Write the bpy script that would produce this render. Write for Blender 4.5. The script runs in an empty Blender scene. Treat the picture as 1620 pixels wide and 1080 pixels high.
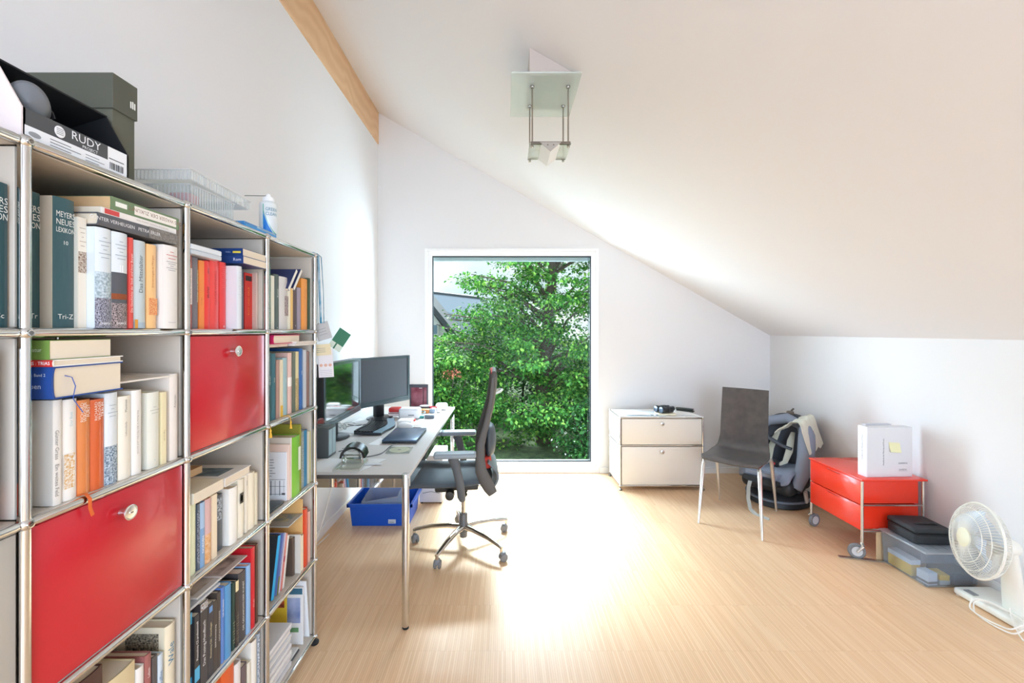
import bpy, bmesh, math, random
import numpy as np
from mathutils import Vector, Matrix, Euler

random.seed(7)
PI = math.pi
SC = bpy.context.scene
COL = SC.collection

# ------------------------------------------------------------------ camera
F = 675.0            # focal length in pixels of the 1620 px wide frame
EYE = 1.44
cam_d = bpy.data.cameras.new('camera')
cam = bpy.data.objects.new('camera', cam_d)
COL.objects.link(cam)
cam.location = (0, 0, EYE)
cam.rotation_euler = (PI / 2, 0, 0)
cam_d.sensor_width = 36.0
cam_d.lens = F / 1620 * 36.0
cam_d.shift_x = 10 / 1620
cam_d.shift_y = -17 / 1620
cam_d.clip_start = 0.02
cam_d.clip_end = 300
SC.camera = cam

# ------------------------------------------------------------------ exposure
SC.view_settings.view_transform = 'Standard'
SC.view_settings.look = 'None'
SC.view_settings.gamma = 1.0
SC.view_settings.use_curve_mapping = False
SC.view_settings.exposure = 0.5
SC.cycles.max_bounces = 14
SC.cycles.diffuse_bounces = 7
SC.cycles.glossy_bounces = 5
SC.cycles.transmission_bounces = 8
SC.cycles.transparent_max_bounces = 24
SC.cycles.caustics_reflective = False
SC.cycles.caustics_refractive = False
SC.cycles.sample_clamp_indirect = 6.0

# ------------------------------------------------------------------ sky
world = bpy.data.worlds.new('sky')
SC.world = world
world.use_nodes = True
nt = world.node_tree
for n in list(nt.nodes):
    nt.nodes.remove(n)
wo = nt.nodes.new('ShaderNodeOutputWorld')
bg = nt.nodes.new('ShaderNodeBackground')
tc = nt.nodes.new('ShaderNodeTexCoord')
mp = nt.nodes.new('ShaderNodeMapping')
mp.inputs['Scale'].default_value = (1.0, 1.0, 2.6)
ns = nt.nodes.new('ShaderNodeTexNoise')
ns.inputs['Scale'].default_value = 2.6
ns.inputs['Detail'].default_value = 7
ns.inputs['Roughness'].default_value = 0.55
cr = nt.nodes.new('ShaderNodeValToRGB')
cr.color_ramp.elements[0].position = 0.30
cr.color_ramp.elements[0].color = (0.46, 0.60, 0.78, 1)
cr.color_ramp.elements[1].position = 0.55
cr.color_ramp.elements[1].color = (0.92, 0.94, 0.97, 1)
nt.links.new(tc.outputs['Generated'], mp.inputs['Vector'])
nt.links.new(mp.outputs['Vector'], ns.inputs['Vector'])
nt.links.new(ns.outputs['Fac'], cr.inputs['Fac'])
nt.links.new(cr.outputs['Color'], bg.inputs['Color'])
bg.inputs['Strength'].default_value = 1.05
nt.links.new(bg.outputs['Background'], wo.inputs['Surface'])


def area_light(name, loc, target, sx, sy, watts, col=(1, 1, 1)):
    d = bpy.data.lights.new(name, 'AREA')
    d.shape = 'RECTANGLE'
    d.size, d.size_y = sx, sy
    d.energy = watts
    d.color = col
    o = bpy.data.objects.new(name, d)
    COL.objects.link(o)
    o.location = loc
    v = Vector(target) - Vector(loc)
    o.rotation_euler = v.to_track_quat('-Z', 'Y').to_euler()
    return o


sun_d = bpy.data.lights.new('sun', 'SUN')
sun_d.energy = 10.0
sun_d.angle = math.radians(20)
sun_d.color = (0.90, 0.95, 1.0)
sun = bpy.data.objects.new('sun', sun_d)
COL.objects.link(sun)
sun.rotation_euler = Vector((0.06, -1.0, -1.12)).to_track_quat('-Z', 'Y').to_euler()

# bright open sky above the garden, falling in through the tall window
area_light('sky_over_garden', (0.05, 5.0, 3.15), (0.2, 2.6, 1.2), 3.2, 1.4, 700, (0.64, 0.79, 1.0))
# added fill lamps outside, hidden beside the window, to brighten walls and ceiling
area_light('garden_fill', (-2.55, 5.6, 0.85), (1.9, 2.6, 1.9), 2.2, 2.4, 300, (0.64, 0.79, 1.0))
area_light('garden_fill', (3.05, 5.5, 0.85), (-1.4, 2.6, 1.9), 1.8, 2.4, 400, (0.64, 0.79, 1.0))
# added fill lamp in an invented window opening behind the photographer
area_light('rear_fill', (0.95, -2.5, 1.35), (0.1, 1.6, -0.6), 3.0, 2.1, 124, (0.60, 0.77, 1.0))


# ------------------------------------------------------------------ helpers
def lin(c):
    if isinstance(c, str):
        c = tuple(int(c[i:i + 2], 16) for i in (0, 2, 4))
    r = []
    for v in c[:3]:
        v = v / 255.0
        r.append(v / 12.92 if v <= 0.04045 else ((v + 0.055) / 1.055) ** 2.4)
    return (r[0], r[1], r[2], 1.0)


MATS = {}


def M(col, rough=0.5, metal=0.0, name=None, spec=0.5, coat=0.0, trans=0.0, alpha=1.0, ior=1.45,
      bump=None, var=None, sheen=0.0, sss=0.0, aniso=0.0):
    key = name or 'm_%s_%g_%g_%g_%g_%g_%s_%s_%g' % (col, rough, metal, spec, coat, trans, bump, var, alpha)
    if key in MATS:
        return MATS[key]
    m = bpy.data.materials.new(key)
    m.use_nodes = True
    t = m.node_tree
    b = t.nodes['Principled BSDF']
    b.inputs['Base Color'].default_value = lin(col)
    b.inputs['Roughness'].default_value = rough
    b.inputs['Metallic'].default_value = metal
    b.inputs['Specular IOR Level'].default_value = spec
    b.inputs['Coat Weight'].default_value = coat
    b.inputs['Coat Roughness'].default_value = 0.08
    b.inputs['Transmission Weight'].default_value = trans
    b.inputs['Alpha'].default_value = alpha
    b.inputs['IOR'].default_value = ior
    if sheen:
        b.inputs['Sheen Weight'].default_value = sheen
    if sss:
        b.inputs['Subsurface Weight'].default_value = sss
        b.inputs['Subsurface Scale'].default_value = 0.02
    if bump or var:
        c = t.nodes.new('ShaderNodeTexCoord')
        n = t.nodes.new('ShaderNodeTexNoise')
        t.links.new(c.outputs['Object'], n.inputs['Vector'])
    if bump:
        n.inputs['Scale'].default_value = bump[0]
        n.inputs['Detail'].default_value = 3
        bp = t.nodes.new('ShaderNodeBump')
        bp.inputs['Strength'].default_value = bump[1]
        bp.inputs['Distance'].default_value = 0.002
        t.links.new(n.outputs['Fac'], bp.inputs['Height'])
        t.links.new(bp.outputs['Normal'], b.inputs['Normal'])
    if var:
        n2 = t.nodes.new('ShaderNodeTexNoise')
        n2.inputs['Scale'].default_value = var[0]
        n2.inputs['Detail'].default_value = 4
        t.links.new(c.outputs['Object'], n2.inputs['Vector'])
        r = t.nodes.new('ShaderNodeValToRGB')
        r.color_ramp.elements[0].position = var[3] if len(var) > 3 else 0.35
        r.color_ramp.elements[1].position = var[4] if len(var) > 4 else 0.65
        r.color_ramp.elements[0].color = lin(var[1])
        r.color_ramp.elements[1].color = lin(var[2])
        t.links.new(n2.outputs['Fac'], r.inputs['Fac'])
        t.links.new(r.outputs['Color'], b.inputs['Base Color'])
    MATS[key] = m
    return m


def stripe_mat(name, c1, c2, scale, axis='Z', rough=0.6, distort=0.0):
    if name in MATS:
        return MATS[name]
    m = M(c1, rough, name=name)
    t = m.node_tree
    b = t.nodes['Principled BSDF']
    c = t.nodes.new('ShaderNodeTexCoord')
    w = t.nodes.new('ShaderNodeTexWave')
    w.bands_direction = axis
    w.inputs['Scale'].default_value = scale
    w.inputs['Distortion'].default_value = distort
    w.inputs['Detail'].default_value = 2
    t.links.new(c.outputs['Object'], w.inputs['Vector'])
    r = t.nodes.new('ShaderNodeValToRGB')
    r.color_ramp.elements[0].color = lin(c1)
    r.color_ramp.elements[1].color = lin(c2)
    t.links.new(w.outputs['Fac'], r.inputs['Fac'])
    t.links.new(r.outputs['Color'], b.inputs['Base Color'])
    return m


def clear_mat(name, tint, opac, rough=0.08, gloss=0.06, edge=0.5):
    """thin clear plastic or glass: mostly lets light straight through, with a plain surface sheen"""
    if name in MATS:
        return MATS[name]
    m = bpy.data.materials.new(name)
    m.use_nodes = True
    t = m.node_tree
    for n in list(t.nodes):
        t.nodes.remove(n)
    o = t.nodes.new('ShaderNodeOutputMaterial')
    tr = t.nodes.new('ShaderNodeBsdfTransparent')
    tr.inputs['Color'].default_value = lin(tint)
    df = t.nodes.new('ShaderNodeBsdfPrincipled')
    df.inputs['Base Color'].default_value = lin(tint)
    df.inputs['Roughness'].default_value = 0.35
    gl = t.nodes.new('ShaderNodeBsdfGlossy')
    gl.inputs['Roughness'].default_value = rough
    lw = t.nodes.new('ShaderNodeLayerWeight')
    lw.inputs['Blend'].default_value = 0.5
    fr = t.nodes.new('ShaderNodeMath')
    fr.operation = 'POWER'
    fr.inputs[1].default_value = 4.0
    t.links.new(lw.outputs['Facing'], fr.inputs[0])
    mu = t.nodes.new('ShaderNodeMath')
    mu.operation = 'MULTIPLY_ADD'
    mu.inputs[1].default_value = edge
    mu.inputs[2].default_value = gloss
    mu.use_clamp = True
    m1 = t.nodes.new('ShaderNodeMixShader')
    m1.inputs[0].default_value = opac
    m2 = t.nodes.new('ShaderNodeMixShader')
    t.links.new(tr.outputs[0], m1.inputs[1])
    t.links.new(df.outputs[0], m1.inputs[2])
    t.links.new(fr.outputs[0], mu.inputs[0])
    t.links.new(mu.outputs[0], m2.inputs[0])
    t.links.new(m1.outputs[0], m2.inputs[1])
    t.links.new(gl.outputs[0], m2.inputs[2])
    t.links.new(m2.outputs[0], o.inputs['Surface'])
    MATS[name] = m
    return m


TXT = {}


def text_geo(s, ext=0.0):
    k = s
    if k in TXT:
        return TXT[k]
    cu = bpy.data.curves.new('t', 'FONT')
    cu.body = s
    cu.size = 1.0
    cu.resolution_u = 2
    cu.align_x = 'CENTER'
    cu.align_y = 'CENTER'
    ob = bpy.data.objects.new('t', cu)
    COL.objects.link(ob)
    dg = bpy.context.evaluated_depsgraph_get()
    me = bpy.data.meshes.new_from_object(ob.evaluated_get(dg))
    vs = [(v.co.x, v.co.y) for v in me.vertices]
    fs = [tuple(p.vertices) for p in me.polygons]
    bpy.data.objects.remove(ob)
    bpy.data.curves.remove(cu)
    bpy.data.meshes.remove(me)
    if not vs:
        vs = [(0, 0)]
    w = max(v[0] for v in vs) - min(v[0] for v in vs)
    TXT[k] = (vs, fs, w)
    return TXT[k]


class MB:
    def __init__(s):
        s.v, s.f, s.m = [], [], []

    def add(s, vs, fs, mi=0):
        o = len(s.v)
        s.v += [tuple(v) for v in vs]
        s.f += [tuple(i + o for i in f) for f in fs]
        s.m += [mi] * len(fs)
        return s

    def box(s, x0, y0, z0, x1, y1, z1, mi=0):
        if x0 > x1: x0, x1 = x1, x0
        if y0 > y1: y0, y1 = y1, y0
        if z0 > z1: z0, z1 = z1, z0
        return s.add([(x0, y0, z0), (x1, y0, z0), (x1, y1, z0), (x0, y1, z0), (x0, y0, z1), (x1, y0, z1), (x1, y1, z1), (x0, y1, z1)],
                     [(0, 3, 2, 1), (4, 5, 6, 7), (0, 1, 5, 4), (1, 2, 6, 5), (2, 3, 7, 6), (3, 0, 4, 7)], mi)

    def rbox(s, x0, y0, z0, x1, y1, z1, r, seg=2, mi=0, taper=1.0):
        bm = bmesh.new()
        bmesh.ops.create_cube(bm, size=1.0)
        for v in bm.verts:
            k = taper if v.co.z < 0 else 1.0
            v.co = Vector(((x0 + x1) / 2 + v.co.x * abs(x1 - x0) * k, (y0 + y1) / 2 + v.co.y * abs(y1 - y0) * k,
                           (z0 + z1) / 2 + v.co.z * abs(z1 - z0)))
        bmesh.ops.bevel(bm, geom=bm.edges[:], offset=r, segments=seg, affect='EDGES', profile=0.5)
        bm.verts.index_update()
        s.add([v.co[:] for v in bm.verts], [[v.index for v in f.verts] for f in bm.faces], mi)
        bm.free()
        return s

    def tube(s, pts, r, n=8, closed=False, mi=0, caps=True, flat=1.0):
        pts = [Vector(p) for p in pts]
        N = len(pts)
        rs = r if isinstance(r, (list, tuple)) else [r] * N
        T = []
        for i in range(N):
            if closed:
                d = pts[(i + 1) % N] - pts[i - 1]
            else:
                d = pts[min(i + 1, N - 1)] - pts[max(i - 1, 0)]
            T.append(d.normalized())
        u = T[0].orthogonal().normalized()
        if abs(T[0].z) < 0.9:
            u = (Vector((0, 0, 1)) - T[0] * T[0].z).normalized()
        vs = []
        for i in range(N):
            u = (u - T[i] * u.dot(T[i]))
            u = u.normalized() if u.length > 1e-6 else T[i].orthogonal().normalized()
            w = T[i].cross(u)
            for k in range(n):
                a = 2 * PI * k / n
                vs.append(pts[i] + u * (math.cos(a) * rs[i] * flat) + w * (math.sin(a) * rs[i]))
        fs = []
        for i in range(N if closed else N - 1):
            j = (i + 1) % N
            for k in range(n):
                q = (k + 1) % n
                fs.append((i * n + k, i * n + q, j * n + q, j * n + k))
        if caps and not closed:
            fs.append(tuple(range(n - 1, -1, -1)))
            fs.append(tuple((N - 1) * n + k for k in range(n)))
        return s.add(vs, fs, mi)

    def cyl(s, p0, p1, r0, r1=None, n=16, mi=0):
        return s.tube([p0, p1], [r0, r0 if r1 is None else r1], n, mi=mi)

    def lathe(s, prof, n=24, c=(0, 0, 0), ax=(0, 0, 1), mi=0, sx=1.0, sy=1.0):
        q = Vector((0, 0, 1)).rotation_difference(Vector(ax).normalized())
        c = Vector(c)
        vs, fs = [], []
        for (r, z) in prof:
            for k in range(n):
                a = 2 * PI * k / n
                vs.append(c + q @ Vector((r * math.cos(a) * sx, r * math.sin(a) * sy, z)))
        for i in range(len(prof) - 1):
            for k in range(n):
                j = (k + 1) % n
                fs.append((i * n + k, i * n + j, (i + 1) * n + j, (i + 1) * n + k))
        if prof[0][0] > 1e-5:
            fs.append(tuple(range(n - 1, -1, -1)))
        if prof[-1][0] > 1e-5:
            fs.append(tuple((len(prof) - 1) * n + k for k in range(n)))
        return s.add(vs, fs, mi)

    def ball(s, c, r, n=12, m=8, mi=0):
        rx, ry, rz = (r, r, r) if not isinstance(r, (tuple, list)) else r
        vs, fs = [], []
        for i in range(m + 1):
            t = PI * i / m
            for k in range(n):
                a = 2 * PI * k / n
                vs.append((c[0] + rx * math.sin(t) * math.cos(a), c[1] + ry * math.sin(t) * math.sin(a), c[2] - rz * math.cos(t)))
        for i in range(m):
            for k in range(n):
                j = (k + 1) % n
                fs.append((i * n + k, i * n + j, (i + 1) * n + j, (i + 1) * n + k))
        return s.add(vs, fs, mi)

    def prism(s, poly, a, b, axis='z', mi=0):
        n = len(poly)
        def P3(p, w):
            if axis == 'z': return (p[0], p[1], w)
            if axis == 'y': return (p[0], w, p[1])
            return (w, p[0], p[1])
        vs = [P3(p, a) for p in poly] + [P3(p, b) for p in poly]
        fs = [tuple(range(n - 1, -1, -1)), tuple(range(n, 2 * n))]
        for i in range(n):
            j = (i + 1) % n
            fs.append((i, j, n + j, n + i))
        return s.add(vs, fs, mi)

    def grid(s, fn, nu, nv, mi=0, closed_u=False):
        vs = [fn(i / nu, j / nv) for j in range(nv + 1) for i in range(nu + (0 if closed_u else 1))]
        W = nu if closed_u else nu + 1
        fs = []
        for j in range(nv):
            for i in range(nu):
                k = (i + 1) % W
                fs.append((j * W + i, j * W + k, (j + 1) * W + k, (j + 1) * W + i))
        return s.add(vs, fs, mi)

    def slab(s, fn, nu, nv, th, mi=0):
        """closed thick sheet: fn(u,v) gives the mid surface"""
        def nrm(u, v):
            e = 1e-3
            a = Vector(fn(min(u + e, 1), v)) - Vector(fn(max(u - e, 0), v))
            b = Vector(fn(u, min(v + e, 1))) - Vector(fn(u, max(v - e, 0)))
            return a.cross(b).normalized()
        top, bot = [], []
        for j in range(nv + 1):
            for i in range(nu + 1):
                u, v = i / nu, j / nv
                p, q = Vector(fn(u, v)), nrm(u, v)
                h = th(u, v) if callable(th) else th
                top.append(p + q * h / 2)
                bot.append(p - q * h / 2)
        W = nu + 1
        n = len(top)
        fs = []
        for j in range(nv):
            for i in range(nu):
                a, b, c, d = j * W + i, j * W + i + 1, (j + 1) * W + i + 1, (j + 1) * W + i
                fs.append((a, b, c, d))
                fs.append((n + d, n + c, n + b, n + a))
        ring = [i for i in range(W)] + [j * W + nu for j in range(1, nv + 1)] + [nv * W + i for i in range(nu - 1, -1, -1)] + [j * W for j in range(nv - 1, 0, -1)]
        for k in range(len(ring)):
            a, b = ring[k], ring[(k + 1) % len(ring)]
            fs.append((b, a, n + a, n + b))
        return s.add(top + bot, fs, mi)

    def quad(s, a, b, c, d, mi=0):
        return s.add([a, b, c, d], [(0, 1, 2, 3)], mi)

    def text(s, t, size, o, a, b, mi=0, maxw=None, th=0.0006, bend=None):
        """lettering centred on o, baseline along a, up along b"""
        vs, fs, w = text_geo(t)
        a, b, o = Vector(a).normalized(), Vector(b).normalized(), Vector(o)
        n = a.cross(b)
        k = size
        kx = size
        if maxw and w * size > maxw:
            kx = maxw / w
            k = min(size, kx * 1.6)
        out = []
        for (x, y) in vs:
            if bend:
                c, R = bend
                an = x * kx / R
                out.append(o + b * (y * k) + a * (math.sin(an) * R) + n * ((math.cos(an) - 1) * R))
            else:
                out.append(o + a * (x * kx) + b * (y * k))
        if th <= 0:
            return s.add(out, fs, mi)
        return s.add(out, fs, mi)

    def xf(s, Mx, start=0):
        for i in range(start, len(s.v)):
            s.v[i] = tuple(Mx @ Vector(s.v[i]))
        return s

    def build(s, name, mats, parent=None, local=False, smooth=35, bevel=0.0, sub=0, solid=0.0, label=None, cat=None, group=None, kind=None, bseg=2):
        if not isinstance(mats, (list, tuple)):
            mats = [mats]
        o_m = Matrix.Identity(4)
        vs = s.v
        if parent is not None:
            o_m = ROOTM.get(parent.name, Matrix.Identity(4))
            if not local:
                inv = o_m.inverted()
                vs = [tuple(inv @ Vector(v)) for v in vs]
        loc = None
        if parent is None and kind != 'structure':
            A = np.array(vs)
            mn, mx = A.min(0), A.max(0)
            loc = ((mn[0] + mx[0]) / 2, (mn[1] + mx[1]) / 2, mn[2])
            vs = [tuple(r) for r in (A - np.array(loc))]
        me = bpy.data.meshes.new(name)
        me.from_pydata(vs, [], s.f)
        for m in mats:
            me.materials.append(m)
        me.polygons.foreach_set('material_index', s.m)
        me.update()
        if smooth:
            me.polygons.foreach_set('use_smooth', [True] * len(me.polygons))
            me.set_sharp_from_angle(angle=math.radians(smooth))
        o = bpy.data.objects.new(name, me)
        COL.objects.link(o)
        if loc is not None:
            o.location = loc
            ROOTM[o.name] = Matrix.Translation(loc)
        if parent is not None:
            o.parent = parent
            ROOTM[o.name] = o_m
        if bevel:
            md = o.modifiers.new('bevel', 'BEVEL')
            md.width = bevel
            md.segments = bseg
            md.limit_method = 'ANGLE'
            md.angle_limit = math.radians(40)
            md.harden_normals = False
        if solid:
            md = o.modifiers.new('solid', 'SOLIDIFY')
            md.thickness = solid
            md.offset = 0
        if sub:
            md = o.modifiers.new('sub', 'SUBSURF')
            md.levels = sub
            md.render_levels = sub
        tag(o, label, cat, group, kind)
        return o


ROOTM = {}


def tag(o, label=None, cat=None, group=None, kind=None):
    if label: o['label'] = label
    if cat: o['category'] = cat
    if group: o['group'] = group
    if kind: o['kind'] = kind


def E(name, label, cat, loc=(0, 0, 0), rot=None, group=None):
    """an Empty at the base of a thing; its parts become its children"""
    o = bpy.data.objects.new(name, None)
    o.empty_display_size = 0.05
    COL.objects.link(o)
    R = Matrix.Identity(4)
    if rot is not None:
        R = rot.to_4x4() if isinstance(rot, Matrix) else Euler(rot).to_matrix().to_4x4()
    Mx = Matrix.Translation(loc) @ R
    o.matrix_world = Mx
    o.location = loc
    o.rotation_euler = R.to_euler()
    ROOTM[o.name] = Matrix.Translation(loc) @ R
    tag(o, label, cat, group)
    return o


def copy_tree(o, parent=None):
    c = o.copy()
    COL.objects.link(c)
    c.parent = parent
    for ch in list(o.children):
        copy_tree(ch, c)
    return c


def atY(px, py, Y):
    return ((px - 800) / F * Y, Y, EYE - (py - 523) / F * Y)


def atX(px, py, X):
    Y = X * F / (px - 800)
    return (X, Y, EYE - (py - 523) / F * Y)


def atZ(px, py, Z):
    Y = (EYE - Z) * F / (py - 523)
    return ((px - 800) / F * Y, Y, Z)


# common materials
CHROME = M('d6d6d4', 0.12, 1.0, name='chrome')
STEEL = M('b9b9b8', 0.28, 1.0, name='brushed steel')
WHITE_PAINT = M('e6e5e5', 0.65, name='white wall paint', bump=(140, 0.03))
CEIL = M('e4e2e2', 0.75, name='white ceiling paint', bump=(140, 0.03))
WHITE_PVC = M('f3f3f2', 0.32, name='white window plastic')
BLACK_PL = M('1d2023', 0.45, name='black plastic')
GREY_PL = M('84888c', 0.5, name='grey plastic')
PAPER = M('f1efe9', 0.75, name='white paper')
PAGES = stripe_mat('book pages', 'efe3cf', 'd9c8ae', 260, 'Y', 0.85)
# ------------------------------------------------------------------ the room
XL, XR, YB, YF = -1.293, 2.676, 4.32, -2.6
SLOPE = 0.5685


def ceil_z(x):
    return 3.648 - SLOPE * (x + 1.293)


# floor of narrow edge-laid wooden strips running towards the window
fm = M('d9a877', 0.38, name='wood strip floor')
t = fm.node_tree
b = t.nodes['Principled BSDF']
c = t.nodes.new('ShaderNodeTexCoord')
mpn = t.nodes.new('ShaderNodeMapping')
mpn.inputs['Rotation'].default_value = (0, 0, PI / 2)
br = t.nodes.new('ShaderNodeTexBrick')
br.offset = 0.5
br.offset_frequency = 7
br.inputs['Scale'].default_value = 1.0
br.inputs['Brick Width'].default_value = 0.32
br.inputs['Row Height'].default_value = 0.0095
br.inputs['Mortar Size'].default_value = 0.0006
br.inputs['Bias'].default_value = 0.0
br.inputs['Color1'].default_value = lin('efcda6')
br.inputs['Color2'].default_value = lin('e6be94')
br.inputs['Mortar'].default_value = lin('d2a982')
no = t.nodes.new('ShaderNodeTexNoise')
no.inputs['Scale'].default_value = 1.0
no.inputs['Detail'].default_value = 5
mp2 = t.nodes.new('ShaderNodeMapping')
mp2.inputs['Scale'].default_value = (90, 3.0, 1)
mx = t.nodes.new('ShaderNodeMixRGB')
mx.blend_type = 'MULTIPLY'
mx.inputs[0].default_value = 0.55
rp = t.nodes.new('ShaderNodeValToRGB')
rp.color_ramp.elements[0].position = 0.3
rp.color_ramp.elements[0].color = (0.86, 0.83, 0.79, 1)
rp.color_ramp.elements[1].position = 0.62
rp.color_ramp.elements[1].color = (1, 1, 1, 1)
t.links.new(c.outputs['Object'], mpn.inputs['Vector'])
t.links.new(mpn.outputs['Vector'], br.inputs['Vector'])
t.links.new(c.outputs['Object'], mp2.inputs['Vector'])
t.links.new(mp2.outputs['Vector'], no.inputs['Vector'])
t.links.new(no.outputs['Fac'], rp.inputs['Fac'])
t.links.new(br.outputs['Color'], mx.inputs[1])
t.links.new(rp.outputs['Color'], mx.inputs[2])
t.links.new(mx.outputs['Color'], b.inputs['Base Color'])
b.inputs['Specular IOR Level'].default_value = 0.55

m = MB().box(XL - 0.1, YF - 0.1, -0.12, XR + 0.1, YB + 0.02, 0.0)
m.build('floor', fm, kind='structure', smooth=0)

# walls
WX0, WX1, WZ0, WZ1 = -0.819, 0.941, 0.036, 2.272
m = MB()
m.box(XL - 0.12, YF, 0, XL, YB, 3.9)
m.build('wall_left', WHITE_PAINT, kind='structure', smooth=0)
m = MB()
T = 0.3
m.prism([(XL - 0.12, 0), (WX0, 0), (WX0, ceil_z(WX0) + 0.05), (XL - 0.12, ceil_z(XL - 0.12) + 0.05)], YB, YB + T, 'y')
m.prism([(WX1, 0), (XR + 0.12, 0), (XR + 0.12, ceil_z(XR + 0.12) + 0.05), (WX1, ceil_z(WX1) + 0.05)], YB, YB + T, 'y')
m.prism([(WX0, WZ1), (WX1, WZ1), (WX1, ceil_z(WX1) + 0.05), (WX0, ceil_z(WX0) + 0.05)], YB, YB + T, 'y')
m.prism([(WX0, -0.1), (WX1, -0.1), (WX1, WZ0), (WX0, WZ0)], YB, YB + T, 'y')
m.build('wall_back', WHITE_PAINT, kind='structure', smooth=0)
m = MB().box(XR, YF, 0, XR + 0.12, YB, ceil_z(XR) + 0.1)
m.build('wall_right', WHITE_PAINT, kind='structure', smooth=0)
# wall behind the photographer, with an invented opening for the rear fill lamp
m = MB()
m.box(XL - 0.12, YF - 0.12, 0, -0.6, YF, 3.9)
m.box(-0.6, YF - 0.12, 0, 2.45, YF, 0.2)
m.box(2.45, YF - 0.12, 0, XR + 0.12, YF, 1.5)
m.prism([(-0.6, 2.5), (0.72, 2.5), (-0.6, ceil_z(-0.6) + 0.05)], YF - 0.12, YF, 'y')
m.build('wall_front', WHITE_PAINT, kind='structure', smooth=0)
m = MB()
for x0, x1 in ((-0.6, -0.53), (0.9, 0.97), (2.38, 2.45)):
    m.box(x0, YF - 0.09, 0.2, x1, YF - 0.02, min(2.5, ceil_z(x1)))
m.box(-0.6, YF - 0.09, 0.2, 2.45, YF - 0.02, 0.27)
m.build('added_rear_window', WHITE_PVC, kind='structure', smooth=0, bevel=0.004)  # frame of the added rear window, made up to hold the fill lamp

# sloping ceiling
def sl(x0, x1, y0, y1, mb):
    th = 0.16
    mb.prism([(x0, ceil_z(x0)), (x1, ceil_z(x1)), (x1, ceil_z(x1) + th), (x0, ceil_z(x0) + th)], y0, y1, 'y')
m = MB()
sl(XL - 0.12, XR + 0.12, YF - 0.12, YB + 0.3, m)
m.build('ceiling', CEIL, kind='structure', smooth=0)

# wooden purlin under the ridge
wm = stripe_mat('pine beam', 'e2bd95', 'dab188', 3.0, 'Z', 0.55, distort=9.0)
m = MB().box(XL - 0.02, YF, 3.325, XL + 0.008, YB - 0.002, 3.66)
m.build('trim_1', wm, kind='structure', smooth=0, label='light wooden ridge beam between left wall and sloping ceiling')

# skirting boards
bbm = M('f0efec', 0.4, name='white skirting')
MB().box(XL, 1.97, 0, XL + 0.012, YB - 0.001, 0.06).build('baseboard_left', bbm, kind='structure', smooth=0, bevel=0.002)
MB().box(WX1 + 0.01, YB - 0.014, 0, XR - 0.013, YB, 0.058).build('baseboard_back', bbm, kind='structure', smooth=0, bevel=0.002)
MB().box(XR - 0.013, -0.5, 0, XR, YB - 0.015, 0.06).box(XR - 0.013, -0.5, 0.06, XR - 0.004, YB - 0.015, 0.075).build('baseboard_right', bbm, kind='structure', smooth=0, bevel=0.002)

# the tall fixed window
root = None
GY = YB + 0.045
m = MB()
def ring(mb, x0, z0, x1, z1, w, y0, y1, mi=0):
    mb.box(x0, y0, z0, x0 + w, y1, z1, mi)
    mb.box(x1 - w, y0, z0, x1, y1, z1, mi)
    mb.box(x0 + w, y0, z1 - w, x1 - w, y1, z1, mi)
    mb.box(x0 + w, y0, z0, x1 - w, y1, z0 + w, mi)
ring(m, WX0, WZ0, WX1, WZ1, 0.028, YB - 0.008, YB + 0.1)
ring(m, WX0 + 0.028, WZ0 + 0.028, WX1 - 0.028, WZ1 - 0.028, 0.045, YB + 0.012, YB + 0.1)
wf = m.build('window_1', WHITE_PVC, kind='structure', smooth=0, bevel=0.003)
ix0, ix1, iz0, iz1 = WX0 + 0.073, WX1 - 0.073, WZ0 + 0.073, WZ1 - 0.073
m = MB()
ring(m, ix0 - 0.001, iz0 - 0.001, ix1 + 0.001, iz1 + 0.001, 0.008, YB + 0.018, YB + 0.06)
m.box(ix1 - 0.022, YB + 0.05, iz0, ix1 - 0.018, YB + 0.06, iz1, 0)
m.build('gasket', M('20262c', 0.5, name='black gasket'), parent=wf, smooth=0)
m = MB().box(ix0, YB + 0.03, iz0, ix1, YB + 0.034, iz1)
m.build('pane', clear_mat('window glass', 'f6fbf8', 0.0, rough=0.0, gloss=0.002, edge=0.15), parent=wf, smooth=0)
m = MB().box(ix0, YB + 0.11, iz1 - 0.035, ix1, YB + 0.16, iz1 + 0.03)
m.build('blind_box', M('a9b3b8', 0.4, name='grey blind rail'), parent=wf, smooth=0, bevel=0.004)
# outside sill
MB().box(WX0, YB + 0.1, WZ0 - 0.03, WX1, YB + 0.34, WZ0 - 0.012).build('window_sill', M('9aa0a2', 0.4, 0.6, name='metal sill'), parent=wf, smooth=0)

# ------------------------------------------------------------------ outside
gm = M('3a4a28', 0.95, name='lawn', var=(9, '2a3820', '465a32'), bump=(60, 1.0))
MB().box(-16, YB + 0.3, -0.95, 18, 42, -0.72).build('ground', gm, kind='structure', smooth=0)


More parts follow.
